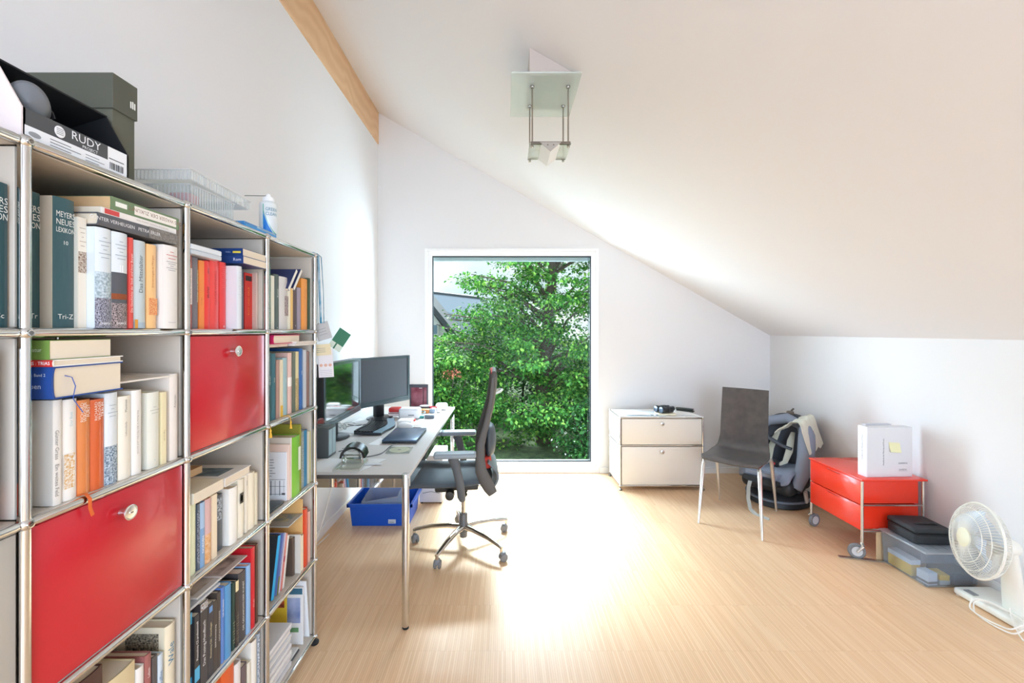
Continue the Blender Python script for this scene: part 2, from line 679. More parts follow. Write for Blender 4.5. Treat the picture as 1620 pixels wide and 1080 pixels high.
def leaf_material(name, cols, trans=0.45):
    m = bpy.data.materials.new(name)
    m.use_nodes = True
    t = m.node_tree
    b = t.nodes['Principled BSDF']
    b.inputs['Roughness'].default_value = 0.55
    b.inputs['Specular IOR Level'].default_value = 0.35
    g = t.nodes.new('ShaderNodeNewGeometry')
    r = t.nodes.new('ShaderNodeValToRGB')
    e = r.color_ramp.elements
    e[0].position = 0.0
    e[0].color = lin(cols[0])
    e[1].position = 1.0
    e[1].color = lin(cols[-1])
    for i, cc in enumerate(cols[1:-1]):
        k = e.new((i + 1) / (len(cols) - 1))
        k.color = lin(cc)
    t.links.new(g.outputs['Random Per Island'], r.inputs['Fac'])
    t.links.new(r.outputs['Color'], b.inputs['Base Color'])
    tl = t.nodes.new('ShaderNodeBsdfTranslucent')
    t.links.new(r.outputs['Color'], tl.inputs['Color'])
    mxs = t.nodes.new('ShaderNodeMixShader')
    mxs.inputs[0].default_value = trans
    t.links.new(b.outputs[0], mxs.inputs[1])
    t.links.new(tl.outputs[0], mxs.inputs[2])
    t.links.new(mxs.outputs[0], t.nodes['Material Output'].inputs['Surface'])
    return m


rng = np.random.default_rng(11)


def leaves(centres, per, spread, size, name, mat, parent, droop=0.4, squash=0.5):
    """narrow folded leaves gathered into sprays around the given centres"""
    C = np.repeat(np.array(centres), per, axis=0)
    n = len(C)
    off = rng.normal(0, 1, (n, 3)) * np.array([spread, spread, spread * squash])
    P = C + off
    d = off / (np.linalg.norm(off, axis=1, keepdims=True) + 1e-6) + rng.normal(0, 0.5, (n, 3))
    d[:, 2] -= droop
    d /= np.linalg.norm(d, axis=1, keepdims=True)
    up = rng.normal(0, 0.45, (n, 3)) + np.array([0, -0.25, 1.0])
    s = np.cross(d, up)
    s /= np.linalg.norm(s, axis=1, keepdims=True) + 1e-9
    L = size * rng.uniform(0.7, 1.35, (n, 1))
    Wd = L * rng.uniform(0.24, 0.36, (n, 1))
    nn = np.cross(s, d)
    a = P
    bq = P + d * L * 0.5 + s * Wd + nn * Wd * 0.35
    cq = P + d * L
    dq = P + d * L * 0.5 - s * Wd + nn * Wd * 0.35
    V = np.stack([a, bq, cq, dq], axis=1).reshape(-1, 3)
    me = bpy.data.meshes.new(name)
    me.vertices.add(len(V))
    me.vertices.foreach_set('co', V.ravel())
    idx = np.arange(n) * 4
    tri = np.stack([idx, idx + 1, idx + 2, idx, idx + 2, idx + 3], axis=1).ravel()
    me.loops.add(len(tri))
    me.loops.foreach_set('vertex_index', tri.astype(np.int32))
    me.polygons.add(2 * n)
    me.polygons.foreach_set('loop_start', (np.arange(2 * n) * 3).astype(np.int32))
    me.polygons.foreach_set('loop_total', np.full(2 * n, 3, dtype=np.int32))
    me.update()
    me.validate()
    me.materials.append(mat)
    o = bpy.data.objects.new(name, me)
    COL.objects.link(o)
    o.parent = parent
    inv = ROOTM[parent.name].inverted()
    o.location = inv @ Vector((0, 0, 0))
    ROOTM[o.name] = ROOTM[parent.name]
    return o


GREEN = leaf_material('tree leaves', ['1d4618', '2c6023', '3f7a2d', '5b963c', '93bb4e'])
GREEN2 = leaf_material('shrub leaves', ['17381a', '224e22', '31682e', '4c8438'])
GREEN3 = leaf_material('hedge leaves', ['16321b', '1e4423', '2b5a2d', '3f7436'])
BARK = M('4c4238', 0.9, name='bark', bump=(30, 0.8))


def crown_edge_left(z):
    """left outline of the crown (metres at the tree's own distance), bays and boughs as in the garden"""
    pts = [(-0.9, -3.2), (1.1, -3.0), (1.26, -1.23), (1.44, -1.12), (1.475, -0.84), (1.57, -1.04), (1.71, -1.05), (1.94, -0.71), (2.05, -0.33), (2.12, -0.64), (2.34, -0.89), (2.68, -0.92), (2.74, -0.6), (2.8, -0.06), (4.6, 0.9)]
    for (a, x0), (b_, x1) in zip(pts, pts[1:]):
        if a <= z <= b_:
            return x0 + (x1 - x0) * (z - a) / (b_ - a)
    return 1.0


tree = E('tree', 'large leafy green deciduous tree filling the window view', 'tree', (0.75, 8.3, -0.72))
m = MB()
trunk_top = (0.8, 8.25, 1.3)
m.tube([(0.75, 8.3, -0.76), (0.72, 8.3, 0.3), trunk_top, (0.9, 8.3, 2.4), (1.0, 8.4, 3.6), (1.1, 8.4, 4.6)], [0.17, 0.14, 0.12, 0.09, 0.06, 0.03], 10)
centres = []
boughs = []
for k in range(46):
    zz = rng.uniform(0.4, 4.2)
    ang = rng.uniform(0, 2 * PI)
    ln = rng.uniform(1.2, 2.7) * (1.0 if zz < 3.2 else 0.75)
    tip = np.array([0.8 + math.cos(ang) * ln, 8.3 + math.sin(ang) * ln * 0.62, zz + rng.uniform(0.0, 0.7)])
    st = np.array([0.8 + 0.05 * zz, 8.3, max(0.3, zz - 0.5)])
    boughs.append((st, tip))
# boughs that reach left over the gap with the neighbour's roof
for tip in ((-0.62, 7.7, 2.46), (-0.60, 7.9, 2.32), (-1.1, 7.6, 1.74), (-1.0, 7.8, 1.66), (-0.3, 7.5, 2.2), (0.1, 7.6, 2.74), (-1.7, 7.6, 1.3), (-2.3, 7.9, 1.0)):
    boughs.append((np.array([0.75, 8.2, tip[2] - 0.6]), np.array(tip)))
for st, tip in boughs:
    mid = (st + tip) / 2 + np.array([0, 0, 0.18])
    m.tube([tuple(st), tuple(mid), tuple(tip)], [0.035, 0.022, 0.008], 5)
    for q in range(9):
        tt = rng.uniform(0.3, 1.05)
        p = (1 - tt) ** 2 * st + 2 * tt * (1 - tt) * mid + tt * tt * tip
        centres.append(p + rng.normal(0, 0.13, 3))
for k in range(560):
    x = rng.uniform(-3.2, 4.0)
    z = rng.uniform(-0.55, 4.3)
    y = rng.uniform(6.9, 9.3)
    if z < -0.15 and y < 7.6:
        continue
    # a spray: a flat drooping fan of twigs, its centres strung along a few short arcs
    out = math.atan2(y - 8.3, x - 0.8) + rng.normal(0, 0.5)
    for q in range(5):
        r_ = rng.uniform(0.0, 0.42)
        b2 = out + rng.normal(0, 0.8)
        centres.append(np.array([x + math.cos(b2) * r_, y + math.sin(b2) * r_, z - 0.55 * r_ * r_ + rng.normal(0, 0.03)]))
keep = []
for p in centres:
    k = 7.9 / p[1]
    X_, Z_ = p[0] * k, EYE + (p[2] - EYE) * k
    gap = -0.72 < X_ < -0.12 and 2.42 < Z_ < 3.0 or -0.72 < X_ < 0.15 and 2.46 < Z_ < 2.58
    if X_ > crown_edge_left(Z_) + 0.10 and not gap:
        keep.append(p)
m.build('trunk', BARK, parent=tree)
leaves(keep, 44, 0.105, 0.066, 'foliage', GREEN, tree, squash=0.38)

# hedge and shrubs under and behind the tree
hd = E('hedge', 'dark green hedge along the end of the lawn behind the tree', 'hedge', (0.5, 11.0, -0.72))
cs = [(rng.uniform(-4.5, 5.5), rng.uniform(10.4, 11.6), rng.uniform(-0.65, 1.2)) for _ in range(800)]
leaves(cs, 44, 0.16, 0.085, 'foliage', GREEN3, hd)
m = MB()
for k in range(9):
    x = -4 + k * 1.1
    m.tube([(x, 11.0, -0.74), (x + 0.1, 11.0, 0.6)], [0.04, 0.02], 6)
m.build('stem', BARK, parent=hd)

sh = E('shrub', 'loose green shrub with pale blossoms right of the tree trunk', 'shrub', (1.75, 6.9, -0.72))
cs = []
for k in range(46):
    a = rng.uniform(0, 2 * PI)
    rr = rng.uniform(0, 0.42)
    cs.append((1.35 + math.cos(a) * rr, 6.95 + math.sin(a) * rr * 0.8, rng.uniform(-0.62, 0.45 - rr)))
leaves(cs, 55, 0.10, 0.06, 'foliage', GREEN2, sh)
leaves([c for c in cs if c[2] < 0.2][:26], 5, 0.13, 0.035, 'blossom', M('f2f2ea', 0.7, name='white blossom'), sh)
m = MB()
for k in range(7):
    a = k * 0.9
    m.tube([(1.35, 6.95, -0.73), (1.35 + 0.3 * math.cos(a), 6.95 + 0.25 * math.sin(a), 0.1)], [0.012, 0.005], 5)
m.build('stem', BARK, parent=sh)

sh = E('shrub', 'dense green shrub left of the tree, behind the desk end', 'shrub', (-1.2, 7.4, -0.72))
cs = []
for k in range(120):
    a = rng.uniform(0, 2 * PI)
    rr = rng.uniform(0, 0.8)
    cs.append((-1.1 + math.cos(a) * rr, 7.5 + math.sin(a) * rr * 0.7, rng.uniform(-0.55, 1.25 - rr * 0.5)))
leaves(cs, 70, 0.12, 0.06, 'foliage', GREEN, sh)
cs = [(rng.uniform(-0.95, -0.72), rng.uniform(6.75, 6.95), rng.uniform(0.72, 0.83)) for _ in range(10)]
leaves(cs, 9, 0.04, 0.045, 'flower_cluster', M('8a4a34', 0.8, name='rust coloured blossom'), sh)
m = MB()
for k in range(6):
    a = k * 1.05
    m.tube([(-1.1, 7.5, -0.73), (-1.1 + 0.5 * math.cos(a), 7.5 + 0.35 * math.sin(a), 0.9)], [0.02, 0.006], 5)
m.build('stem', BARK, parent=sh)

# neighbour's house: gabled, grey roof
ho = E('house', 'neighbouring house with grey tiled roof and white gable beyond the tree', 'house', (-4.0, 20, -0.72))
roof_m = stripe_mat('grey roof tiles', '7c8794', '6f7a87', 2.2, 'Y', 1.0)
A_, B_ = atY(560, 449, 21.0), atY(770, 473, 24.0)
m = MB()
for (p, q, r_, s_) in ((A_, B_, atY(800, 521, 20.5), atY(560, 560, 17.0)),):
    m.add([p, q, r_, s_] + [(v[0], v[1], v[2] - 0.25) for v in (p, q, r_, s_)], [(0, 1, 2, 3), (7, 6, 5, 4), (0, 4, 5, 1), (1, 5, 6, 2), (2, 6, 7, 3), (3, 7, 4, 0)])
roof_m.node_tree.nodes['Principled BSDF'].inputs['Specular IOR Level'].default_value = 0.0
m.build('roof', roof_m, parent=ho, smooth=0)
m = MB()
m.tube([A_, B_], 0.10, 8)
m.tube([(A_[0], A_[1] - 2.0, A_[2] - 1.55), (B_[0] + 0.3, B_[1] - 2.0, B_[2] - 1.35)], 0.03, 6)
m.build('ridge', M('5a6168', 0.6, name='ridge tiles'), parent=ho)
m = MB()
m.box(-14.0, 21.2, -0.74, 0.0, 27, 1.45)
m.build('wall', M('e4e6e6', 0.8, name='white render'), parent=ho, smooth=0)
g0 = atY(640, 425, 16.6)
g1 = atY(722, 527, 16.6)
m = MB()
m.prism([(g1[0] - 0.35, -0.74), (g1[0] - 0.35, g1[2] - 0.05), (g0[0], g0[2] - 0.25), (g0[0] - 2.5, g1[2]), (g0[0] - 2.5, -0.74)], 16.8, 19.5, 'y')
m.build('gable', M('eef0f0', 0.8, name='white gable render'), parent=ho, smooth=0)
m = MB()
m.prism([(g1[0], g1[2]), (g0[0], g0[2]), (g0[0], g0[2] - 0.30), (g1[0] - 0.02, g1[2] - 0.28)], 16.4, 19.6, 'y')
m.build('bargeboard', M('4a5056', 0.5, name='dark bargeboard'), parent=ho, smooth=0)
w0, w1 = atY(660, 512, 16.78), atY(694, 530, 16.78)
m = MB().box(w0[0], 16.72, w1[2], w1[0], 16.82, w0[2])
gw = m.build('window', M('f5f5f5', 0.5, name='white frame'), parent=ho, smooth=0)
MB().box(w0[0] + 0.05, 16.70, w1[2] + 0.05, w1[0] - 0.05, 16.73, w0[2] - 0.05).build('pane', M('7f9ab0', 0.15, name='far glass'), parent=gw, smooth=0)
# ------------------------------------------------------------------ bookcase of chromed tubes and steel panels
SX0, SX1 = -1.235, -0.88
PY = [0.385, 0.78, 1.175, 1.57, 1.965]
RZ = [0.036, 0.386, 0.736, 1.086, 1.436, 1.786]
PANEL = M('cfc5b8', 0.42, name='light grey shelf panel', spec=0.4)
RED_DOOR = M('c4202c', 0.30, name='red lacquered steel', spec=0.5, coat=0.3)
bc = E('bookcase', 'long low bookcase of chrome tubes with beige panels and two red doors', 'bookcase', ((SX0 + SX1) / 2, 1.17, 0))
for Y in PY:
    for X in (SX0, SX1):
        for k in range(5):
            z0, z1 = RZ[k], RZ[k + 1]
            pass
        MB().cyl((X, Y, RZ[0]), (X, Y, RZ[5]), 0.0095, n=16).build('post', CHROME, bc)
for z in RZ:
    for X in (SX0, SX1):
        m = MB()
        for a, b_ in zip(PY, PY[1:]):
            m.tube([(X, a + 0.011, z), (X, a + 0.02, z), (X, b_ - 0.02, z), (X, b_ - 0.011, z)], [0.0075, 0.0092, 0.0092, 0.0075], 14)
        m.build('rail', CHROME, bc)
DARKHOLE = M('3b3d3f', 0.4, name='dark socket')
bm_ = MB().ball((0, 0, 0), 0.0132, 14, 10)
bm_.lathe([(0.0042, 0.0122), (0.0042, 0.0136)], 10, (0, 0, 0), (1, 0, 0), mi=1)
bm_.lathe([(0.0042, 0.0136), (0.0062, 0.0134), (0.0066, 0.0118)], 12, (0, 0, 0), (1, 0, 0), mi=0)
ball0 = bm_.build('connector_ball', [CHROME, DARKHOLE], bc, local=True)
cr0 = MB().cyl((SX0, 0, 0), (SX1, 0, 0), 0.0085, n=10).build('cross_rail', CHROME, bc, local=True)
bco = bc.location
first = True
for z in RZ:
    for Y in PY:
        for X in (SX0, SX1):
            o = ball0 if (first and X == SX0) else ball0.copy()
            if o is not ball0:
                COL.objects.link(o)
                o.parent = bc
            o.location = (X - bco[0], Y - bco[1], z)
        o = cr0 if first else cr0.copy()
        if o is not cr0:
            COL.objects.link(o)
            o.parent = bc
        o.location = (-bco[0], Y - bco[1], z)
        first = False
for i in range(4):
    y0, y1 = PY[i] + 0.004, PY[i + 1] - 0.004
    for k, z in enumerate(RZ):
        nm = 'top_panel' if k == 5 else 'shelf'
        m = MB().box(SX0 + 0.004, y0, z - 0.008, SX1 - 0.010, y1, z + (0.008 if k < 5 else 0.0085))
        m.box(SX1 - 0.013, y0 + 0.008, z - 0.006, SX1 - 0.002, y1 - 0.008, z + 0.0095)
        m.build(nm, PANEL, bc, bevel=0.0015)
    for k in range(5):
        MB().box(SX0 - 0.004, y0, RZ[k] + 0.009, SX0 + 0.004, y1, RZ[k + 1] - 0.009).build('back_panel', PANEL, bc)
for Y in PY:
    for k in range(5):
        MB().box(SX0 + 0.012, Y - 0.005, RZ[k] + 0.010, SX1 - 0.013, Y + 0.005, RZ[k + 1] - 0.010).build('side_panel', PANEL, bc, bevel=0.0015)
for Y in PY:
    for X in (SX0, SX1):
        MB().lathe([(0.0, 0.0), (0.017, 0.0), (0.019, 0.004), (0.019, 0.011), (0.013, 0.017), (0.006, 0.02), (0.006, 0.03), (0, 0.03)], 16, (X, Y, 0)).build('foot', BLACK_PL, bc)


def door_panel(i, k, mat, nm='door', lab=None):
    y0, y1, z0, z1 = PY[i] + 0.0115, PY[i + 1] - 0.0115, RZ[k] + 0.0115, RZ[k + 1] - 0.0115
    m = MB().rbox(SX1 - 0.012, y0, z0, SX1 - 0.001, y1, z1, 0.0025, 2)
    d = m.build(nm, mat, bc, label=lab)
    yc, zc = (y0 + y1) / 2, z1 - 0.05
    m = MB()
    m.lathe([(0.008, -0.002), (0.007, 0.008), (0.0075, 0.016), (0.0165, 0.019), (0.0175, 0.021), (0.0172, 0.0225), (0.0150, 0.0233), (0.0135, 0.0225), (0.0120, 0.0228), (0, 0.0228)], 28, (SX1, yc, zc), (1, 0, 0))
    m.lathe([(0.0052, 0.0225), (0.0052, 0.0242), (0, 0.0242)], 14, (SX1, yc, zc), (1, 0, 0))
    m.box(SX1 + 0.0236, yc - 0.0035, zc - 0.0008, SX1 + 0.0247, yc + 0.0035, zc + 0.0008, 1)
    m.build('knob', [M('e6e6e4', 0.26, 1.0, name='knob chrome'), DARKHOLE], d, label='round chrome knob')


door_panel(1, 2, RED_DOOR)
door_panel(2, 3, RED_DOOR)
door_panel(0, 2, M('b9b4aa', 0.4, name='beige door'), lab='beige drop door at the camera end')

# ------------------------------------------------------------------ books
SPECK = {}


def speck(name, c1, c2, s=60):
    return M('808080', 0.5, name=name, var=(s * 3.2, c1, c2, 0.36, 0.64))


ORI_UP = Matrix.Identity(3)
ORI_FLAT = Matrix(((1, 0, 0), (0, 0, -1), (0, 1, 0)))          # spine to the room, lying flat (height runs to -Y)
ORI_CAM = Matrix(((0, 0, -1), (-1, 0, 0), (0, 1, 0)))          # lying flat, spine towards the photographer


def mk_book(name, cat, label, loc, R, t, h, d, col, deco=(), hard=True, group=None, pages=None, rough=0.42, spine=None, cover2=None):
    o = E(name, label, cat, loc, R, group)
    cm = col if not isinstance(col, str) else M(col, rough, coat=0.15)
    sm = cm if spine is None else M(spine, rough, coat=0.15)
    bt = min(0.0026 if hard else 0.0010, t * 0.16)
    bulge = min(0.0045, t * 0.13) if hard else 0.0004
    n = 8 if hard else 2
    arc = []
    for i in range(n + 1):
        u = i / n
        arc.append((-0.0 - bulge + bulge * math.sin(PI * u) ** 0.8, t * u))
    m = MB()
    # boards
    m.prism([(-d, 0), (-bulge - 0.0015, 0), (-bulge - 0.0015, bt), (-d, bt)], 0, h)
    m.prism([(-d, t - bt), (-bulge - 0.0015, t - bt), (-bulge - 0.0015, t), (-d, t)], 0, h)
    # spine
    inner = [(x - bt - 0.0012, min(max(y, bt * 0.8), t - bt * 0.8)) for x, y in arc]
    m.prism(arc + inner[::-1], 0, h, mi=1)
    m.build('cover', [cm, sm], o, local=True, smooth=40)
    ins = 0.003 if hard else 0.0004
    m = MB()
    poly = [(-d + ins, bt), (-bt - bulge - 0.001, bt), (-bt - bulge - 0.001, t - bt), (-d + ins, t - bt)]
    m.prism(poly, ins, h - ins)
    m.build('pages', pages or PAGES, o, local=True, smooth=0)
    if deco:
        mats, mi = [], {}
        m = MB()

        def gm_(c):
            mm = c if not isinstance(c, str) else M(c, 0.5)
            if mm.name not in mi:
                mi[mm.name] = len(mats)
                mats.append(mm)
            return mi[mm.name]
        xo = 0.0005
        for q in deco:
            if q[0] in 'vVhH':
                _, s_, zc, size, c = q[:5]
                yc = (q[5] if len(q) > 5 else 0.5) * t
                if q[0] == 'v':
                    m.text(s_, size, (xo, yc, zc * h), (0, 0, 1), (0, -1, 0), gm_(c), maxw=h * 0.88)
                elif q[0] == 'V':
                    m.text(s_, size, (xo, yc, zc * h), (0, 0, -1), (0, 1, 0), gm_(c), maxw=h * 0.88)
                elif q[0] == 'H':
                    m.text(s_, size, (xo, yc, zc * h), (0, -1, 0), (0, 0, -1), gm_(c), maxw=t * 0.86)
                else:
                    m.text(s_, size, (xo, yc, zc * h), (0, 1, 0), (0, 0, 1), gm_(c), maxw=t * 0.86)
            elif q[0] == 'b':
                _, z0, z1, c = q[:4]
                k = gm_(c)
                e = 0.0003
                st = len(m.v)
                V = []
                for (x, y) in arc:
                    V.append((x + e, y, z0 * h))
                    V.append((x + e, y, z1 * h))
                m.add(V, [(2 * i, 2 * i + 2, 2 * i + 3, 2 * i + 1) for i in range(len(arc) - 1)], k)
            elif q[0] == 'B':      # partial patch: z0 z1 y0 y1
                _, z0, z1, y0, y1, c = q
                k = gm_(c)
                m.quad((xo - 0.0001, y0 * t, z0 * h), (xo - 0.0001, y1 * t, z0 * h), (xo - 0.0001, y1 * t, z1 * h), (xo - 0.0001, y0 * t, z1 * h), k)
            elif q[0] == 'l':      # fine print, n short lines across
                _, z0, z1, n_, c = q
                k = gm_(c)
                for i in range(n_):
                    zz = (z0 + (z1 - z0) * i / max(1, n_ - 1)) * h
                    w = 0.5 + 0.3 * math.sin(i * 2.1)
                    m.quad((xo, t * (0.5 - w / 2), zz), (xo, t * (0.5 + w / 2), zz), (xo, t * (0.5 + w / 2), zz + 0.0014), (xo, t * (0.5 - w / 2), zz + 0.0014), k)
        m.build('spine_print', mats, o, local=True, smooth=0)
    return o


CUR = {}


GR = {(1, 4): 'books in the top compartment nearest the camera', (1, 3): 'books in the compartment above the large red door', (1, 1): 'books below the large red door',
      (2, 4): 'books in the top compartment above the small red door', (2, 2): 'pale books below the small red door', (2, 1): 'computer and art books in the fourth shelf', (2, 0): 'books in the bottom shelf',
      (3, 4): 'books in the top compartment at the far end', (3, 3): 'thin books in the second compartment at the far end', (3, 2): 'books in the third compartment at the far end', (3, 1): 'books in the fourth compartment at the far end'}


def ub(key, px0, px1, ytop, col, label, deco=(), xs=0.895, z0=None, d=0.15, hard=True, **kw):
    """an upright book; px0..px1 and ytop were measured off its spine, key picks the compartment"""
    ci, k = key
    Y0, Y1 = F * xs / (800 - px0), F * xs / (800 - px1)
    zt = EYE - (ytop - 523) * xs / (800 - (px0 + px1) / 2)
    lo = PY[ci] + 0.006
    c0 = max(CUR.get(key, lo), Y0, lo) + 0.0002
    c1 = min(Y1, PY[ci + 1] - 0.0062)
    CUR[key] = c1
    zb = RZ[k] + 0.0098
    kw.setdefault('group', GR.get(key))
    return mk_book('book', 'book', label, (-xs, c0, zb), ORI_UP, c1 - c0, zt - zb, d, col, deco, hard, **kw)


LEX = M('31565c', 0.38, name='dark teal book cloth', coat=0.2)
BEIGE = 'd9cbb8'
W = 'f0eeea'
g_top = 'books standing in the top shelf'
CREAMW = 'e9e2d4'
# ---- column A (only its edge is in view)
mk_book('book', 'book', 'dark teal encyclopedia volume at the left edge of the photo, top shelf', (-0.895, 0.718, RZ[4] + 0.0098), ORI_UP, 0.052, 0.258, 0.17, M('d8cab6', 0.5), (('b', 0.0, 1.0, LEX), ('h', 'MEYERS', 0.87, 0.017, 'e9ece6'), ('h', 'NEUES', 0.815, 0.017, 'e9ece6'), ('h', 'LEXIKON', 0.76, 0.017, 'e9ece6'), ('h', '8', 0.68, 0.012, 'e9ece6'), ('h', 'Rac-Sc', 0.08, 0.013, 'e9ece6')))
mk_book('box_file', 'box file', 'pale beige box file at the left edge of the photo, second shelf', (-0.89, 0.63, RZ[3] + 0.0098), ORI_UP, 0.115, 0.31, 0.28, 'cdc5b8', (), True)
mk_book('book', 'book', 'narrow navy book with a red foot beside the beige box file', (-0.915, 0.7455, RZ[3] + 0.0098), ORI_UP, 0.027, 0.24, 0.17, '253247', (('b', 0.0, 0.25, 'b8402c'), ('v', 'LONDON', 0.6, 0.012, 'b8c4d4')), True)

# ---- column B, top shelf
k = (1, 4)
ub(k, 20, 66, 300, M('d9cbb7', 0.5), 'dark teal encyclopedia volume marked Sci-Tr beside the front chrome post', (('b', 0.0, 1.0, LEX), ('h', 'MEYERS', 0.87, 0.018, 'e9ece6'), ('h', 'NEUES', 0.81, 0.018, 'e9ece6'), ('h', 'LEXIKON', 0.75, 0.018, 'e9ece6'), ('h', '9', 0.67, 0.013, 'e9ece6'), ('h', 'Sci-Tr', 0.085, 0.014, 'e9ece6')), xs=0.925, d=0.18)
ub(k, 86, 120, 314, M('d9cbb7', 0.5), 'dark teal encyclopedia volume marked Tri-Z', (('b', 0.0, 1.0, LEX), ('h', 'MEYERS', 0.87, 0.0165, 'e9ece6'), ('h', 'NEUES', 0.81, 0.0165, 'e9ece6'), ('h', 'LEXIKON', 0.75, 0.0165, 'e9ece6'), ('h', '10', 0.655, 0.011, 'e9ece6'), ('h', 'Tri-Z', 0.085, 0.014, 'e9ece6')), xs=0.90, d=0.18)
ub(k, 122, 137, 344, 'ece3d3', 'cream paperback with a small brown picture halfway up its spine', (('b', 0.50, 0.69, speck('sp1', 'd8ccba', '7d5a48', 90)), ('l', 0.74, 0.90, 5, 'b9a898')), xs=0.895, hard=False)
ub(k, 153, 178.5, 361, 'dfe6ea', 'pale thick book with a crowd photo on its spine, first of two volumes', (('b', 0.0, 0.30, speck('sp2', '2f2b38', 'b4b6c6', 120)), ('b', 0.30, 0.56, speck('sp3', '8fa3ad', 'cfdde4', 60)), ('l', 0.70, 0.90, 6, '9aa4b0'), ('h', 'C.H.BECK', 0.045, 0.006, 'ffffff')), xs=0.874)
ub(k, 179, 204, 368, 'dfe6ea', 'pale thick book with a night fire photo and a white II, second volume', (('b', 0.0, 0.26, speck('sp4', '1f1d22', 'b9a8a8', 120)), ('b', 0.26, 0.58, '55575c'), ('b', 0.30, 0.36, 'e0743a'), ('h', 'II', 0.62, 0.022, 'ffffff'), ('l', 0.72, 0.90, 6, '9aa4b0'), ('h', 'C.H.BECK', 0.05, 0.006, 'ffffff')), xs=0.874)
ub(k, 204.5, 212, 376, 'd9524a', 'thin red book between the two photo volumes and a blue-grey book', (('v', 'Die Geschichte der Stadt und ihrer Burger', 0.5, 0.008, 'f6d8d2'),), xs=0.876)
ub(k, 213, 232.5, 381, 'c3ced0', 'blue-grey hardback with dark script running up its spine, right of the thin red book', (('v', 'Das Mittelalter', 0.62, 0.015, '59646a'), ('b', 0.0, 0.07, 'a8bcca'), ('B', 0.0, 0.10, 0.0, 0.25, 'd99a3c')), xs=0.876)
ub(k, 233.5, 249, 387, 'f0c285', 'pale orange book with a red ornament low on the spine', (('B', 0.16, 0.36, 0.15, 0.95, speck('sp5', 'f0c285', 'd9602c', 140)), ('v', 'Erinnerungen an Morgen', 0.68, 0.008, 'b97a3c')), xs=0.878)
ub(k, 260, 283, 389, 'ebe6e0', 'white book with small red title at the right end of the row', (('l', 0.84, 0.92, 3, 'c65a62'), ('l', 0.70, 0.80, 5, 'a5a0a2'), ('l', 0.07, 0.075, 1, 'c0bbb8')), xs=0.867)


def fb(name, label, px0, px1, zb, zt, col, deco=(), xs=0.875, d=0.16, hard=True, cat='book', **kw):
    Y0, Y1 = F * xs / (800 - px0), F * xs / (800 - px1)
    return mk_book(name, cat, label, (-xs, Y1, zb), ORI_FLAT, zt - zb, Y1 - Y0, d, col, deco, hard, **kw)


fb('book', 'dark grey book lying on the row, lowest of three under the shelf top', 157, 281, 1.6665, 1.694, '5d5e62', (('B', 0.0, 0.42, 0.0, 1.0, speck('sp6', '8b8580', '6d6862', 60)), ('V', 'GÜNTER VERHEUGEN   PETRA ERLER', 0.68, 0.011, 'e6e6e6')), xs=0.868)
fb('book', 'thin white book with a red label, between the grey and green ones', 161, 279, 1.6945, 1.708, 'ebe6e0', (('B', 0.80, 0.97, 0.1, 0.9, 'cf4a48'), ('V', 'WAS KOMMT DANACH IN EUROPA', 0.36, 0.006, 'b5a8a2')), xs=0.872, hard=False)
fb('book', 'green paperback lying on top of the stack with a white upside down title panel', 176, 283, 1.7085, 1.739, '6f8560', (('B', 0.05, 0.70, 0.16, 0.84, 'efe9df'), ('v', 'DAS WASSER DER ZUKUNFT', 0.37, 0.0125, '8d6a5c', 0.56), ('B', 0.80, 0.95, 0.35, 0.7, 'f0f0e6')), xs=0.874, d=0.19, hard=False, pages=M('d6b183', 0.85, name='tan page block'))

# ---- column B, second shelf
k = (1, 3)
ub(k, 36, 49, 636, '7b8a80', 'grey green book with a pale cyan disc beside the front post', (('B', 0.72, 0.82, 0.2, 0.95, '8fc9d8'), ('b', 0.55, 0.57, 'dfe6e0')), xs=0.93)
ub(k, 76, 99.5, 633, 'e7e2da', 'thick white novel with a grey title reading up its spine', (('V', 'Günter Grass   Ein weites Feld', 0.40, 0.0105, '8b8884', 0.3),), xs=0.885)
ub(k, 101, 123.5, 631, 'efeae2', 'white book with a golden sketch low on the spine, right of the thick white novel', (('B', 0.12, 0.46, 0.0, 0.75, speck('sp7', 'efeae2', 'd6a75c', 70)), ('v', 'Der Butt', 0.8, 0.008, 'b8cdd4')), xs=0.887)
ub(k, 124.5, 144.5, 632, M('dc8448', 0.25, name='orange jacket', coat=0.5), 'glossy light orange hardback with white block lettering, left of its darker twin', (('v', 'RICHARD', 0.87, 0.0095, 'f7e4d2', 0.25), ('v', 'WAGNER', 0.87, 0.0095, 'f7e4d2', 0.5), ('v', 'FURST', 0.88, 0.0095, 'f7e4d2', 0.75)), xs=0.886)
ub(k, 145.2, 167, 631, M('d4622f', 0.25, name='dark orange jacket', coat=0.5), 'glossy dark orange hardback with white block lettering, right of its lighter twin', (('v', 'RICHARD', 0.87, 0.0095, 'f7e4d2', 0.3), ('v', 'WAGNER', 0.87, 0.0095, 'f7e4d2', 0.55), ('v', 'TRAUM', 0.88, 0.0095, 'f7e4d2', 0.78)), xs=0.886)
ub(k, 167.5, 188, 621, 'dfe4e6', 'pale grey book with a blue speckled lower half', (('b', 0.0, 0.42, speck('sp8', '3c566e', 'c5d3de', 90)), ('l', 0.74, 0.86, 4, 'a6b2ba')), xs=0.885)
ub(k, 189, 209, 626, 'ede6d6', 'cream book with a tiny dark title, under the left end of a flat pamphlet', (('v', 'Maximen', 0.88, 0.008, '7a7468'), ('v', 'Lebensläufe', 0.6, 0.007, '9a948a')), xs=0.885)
ub(k, 210, 225.5, 617, 'f0ebe4', 'white book with a faint vertical title, right of the cream book', (('V', 'Die Reise in den Norden und zurück', 0.5, 0.007, 'b0a8a0'),), xs=0.885)
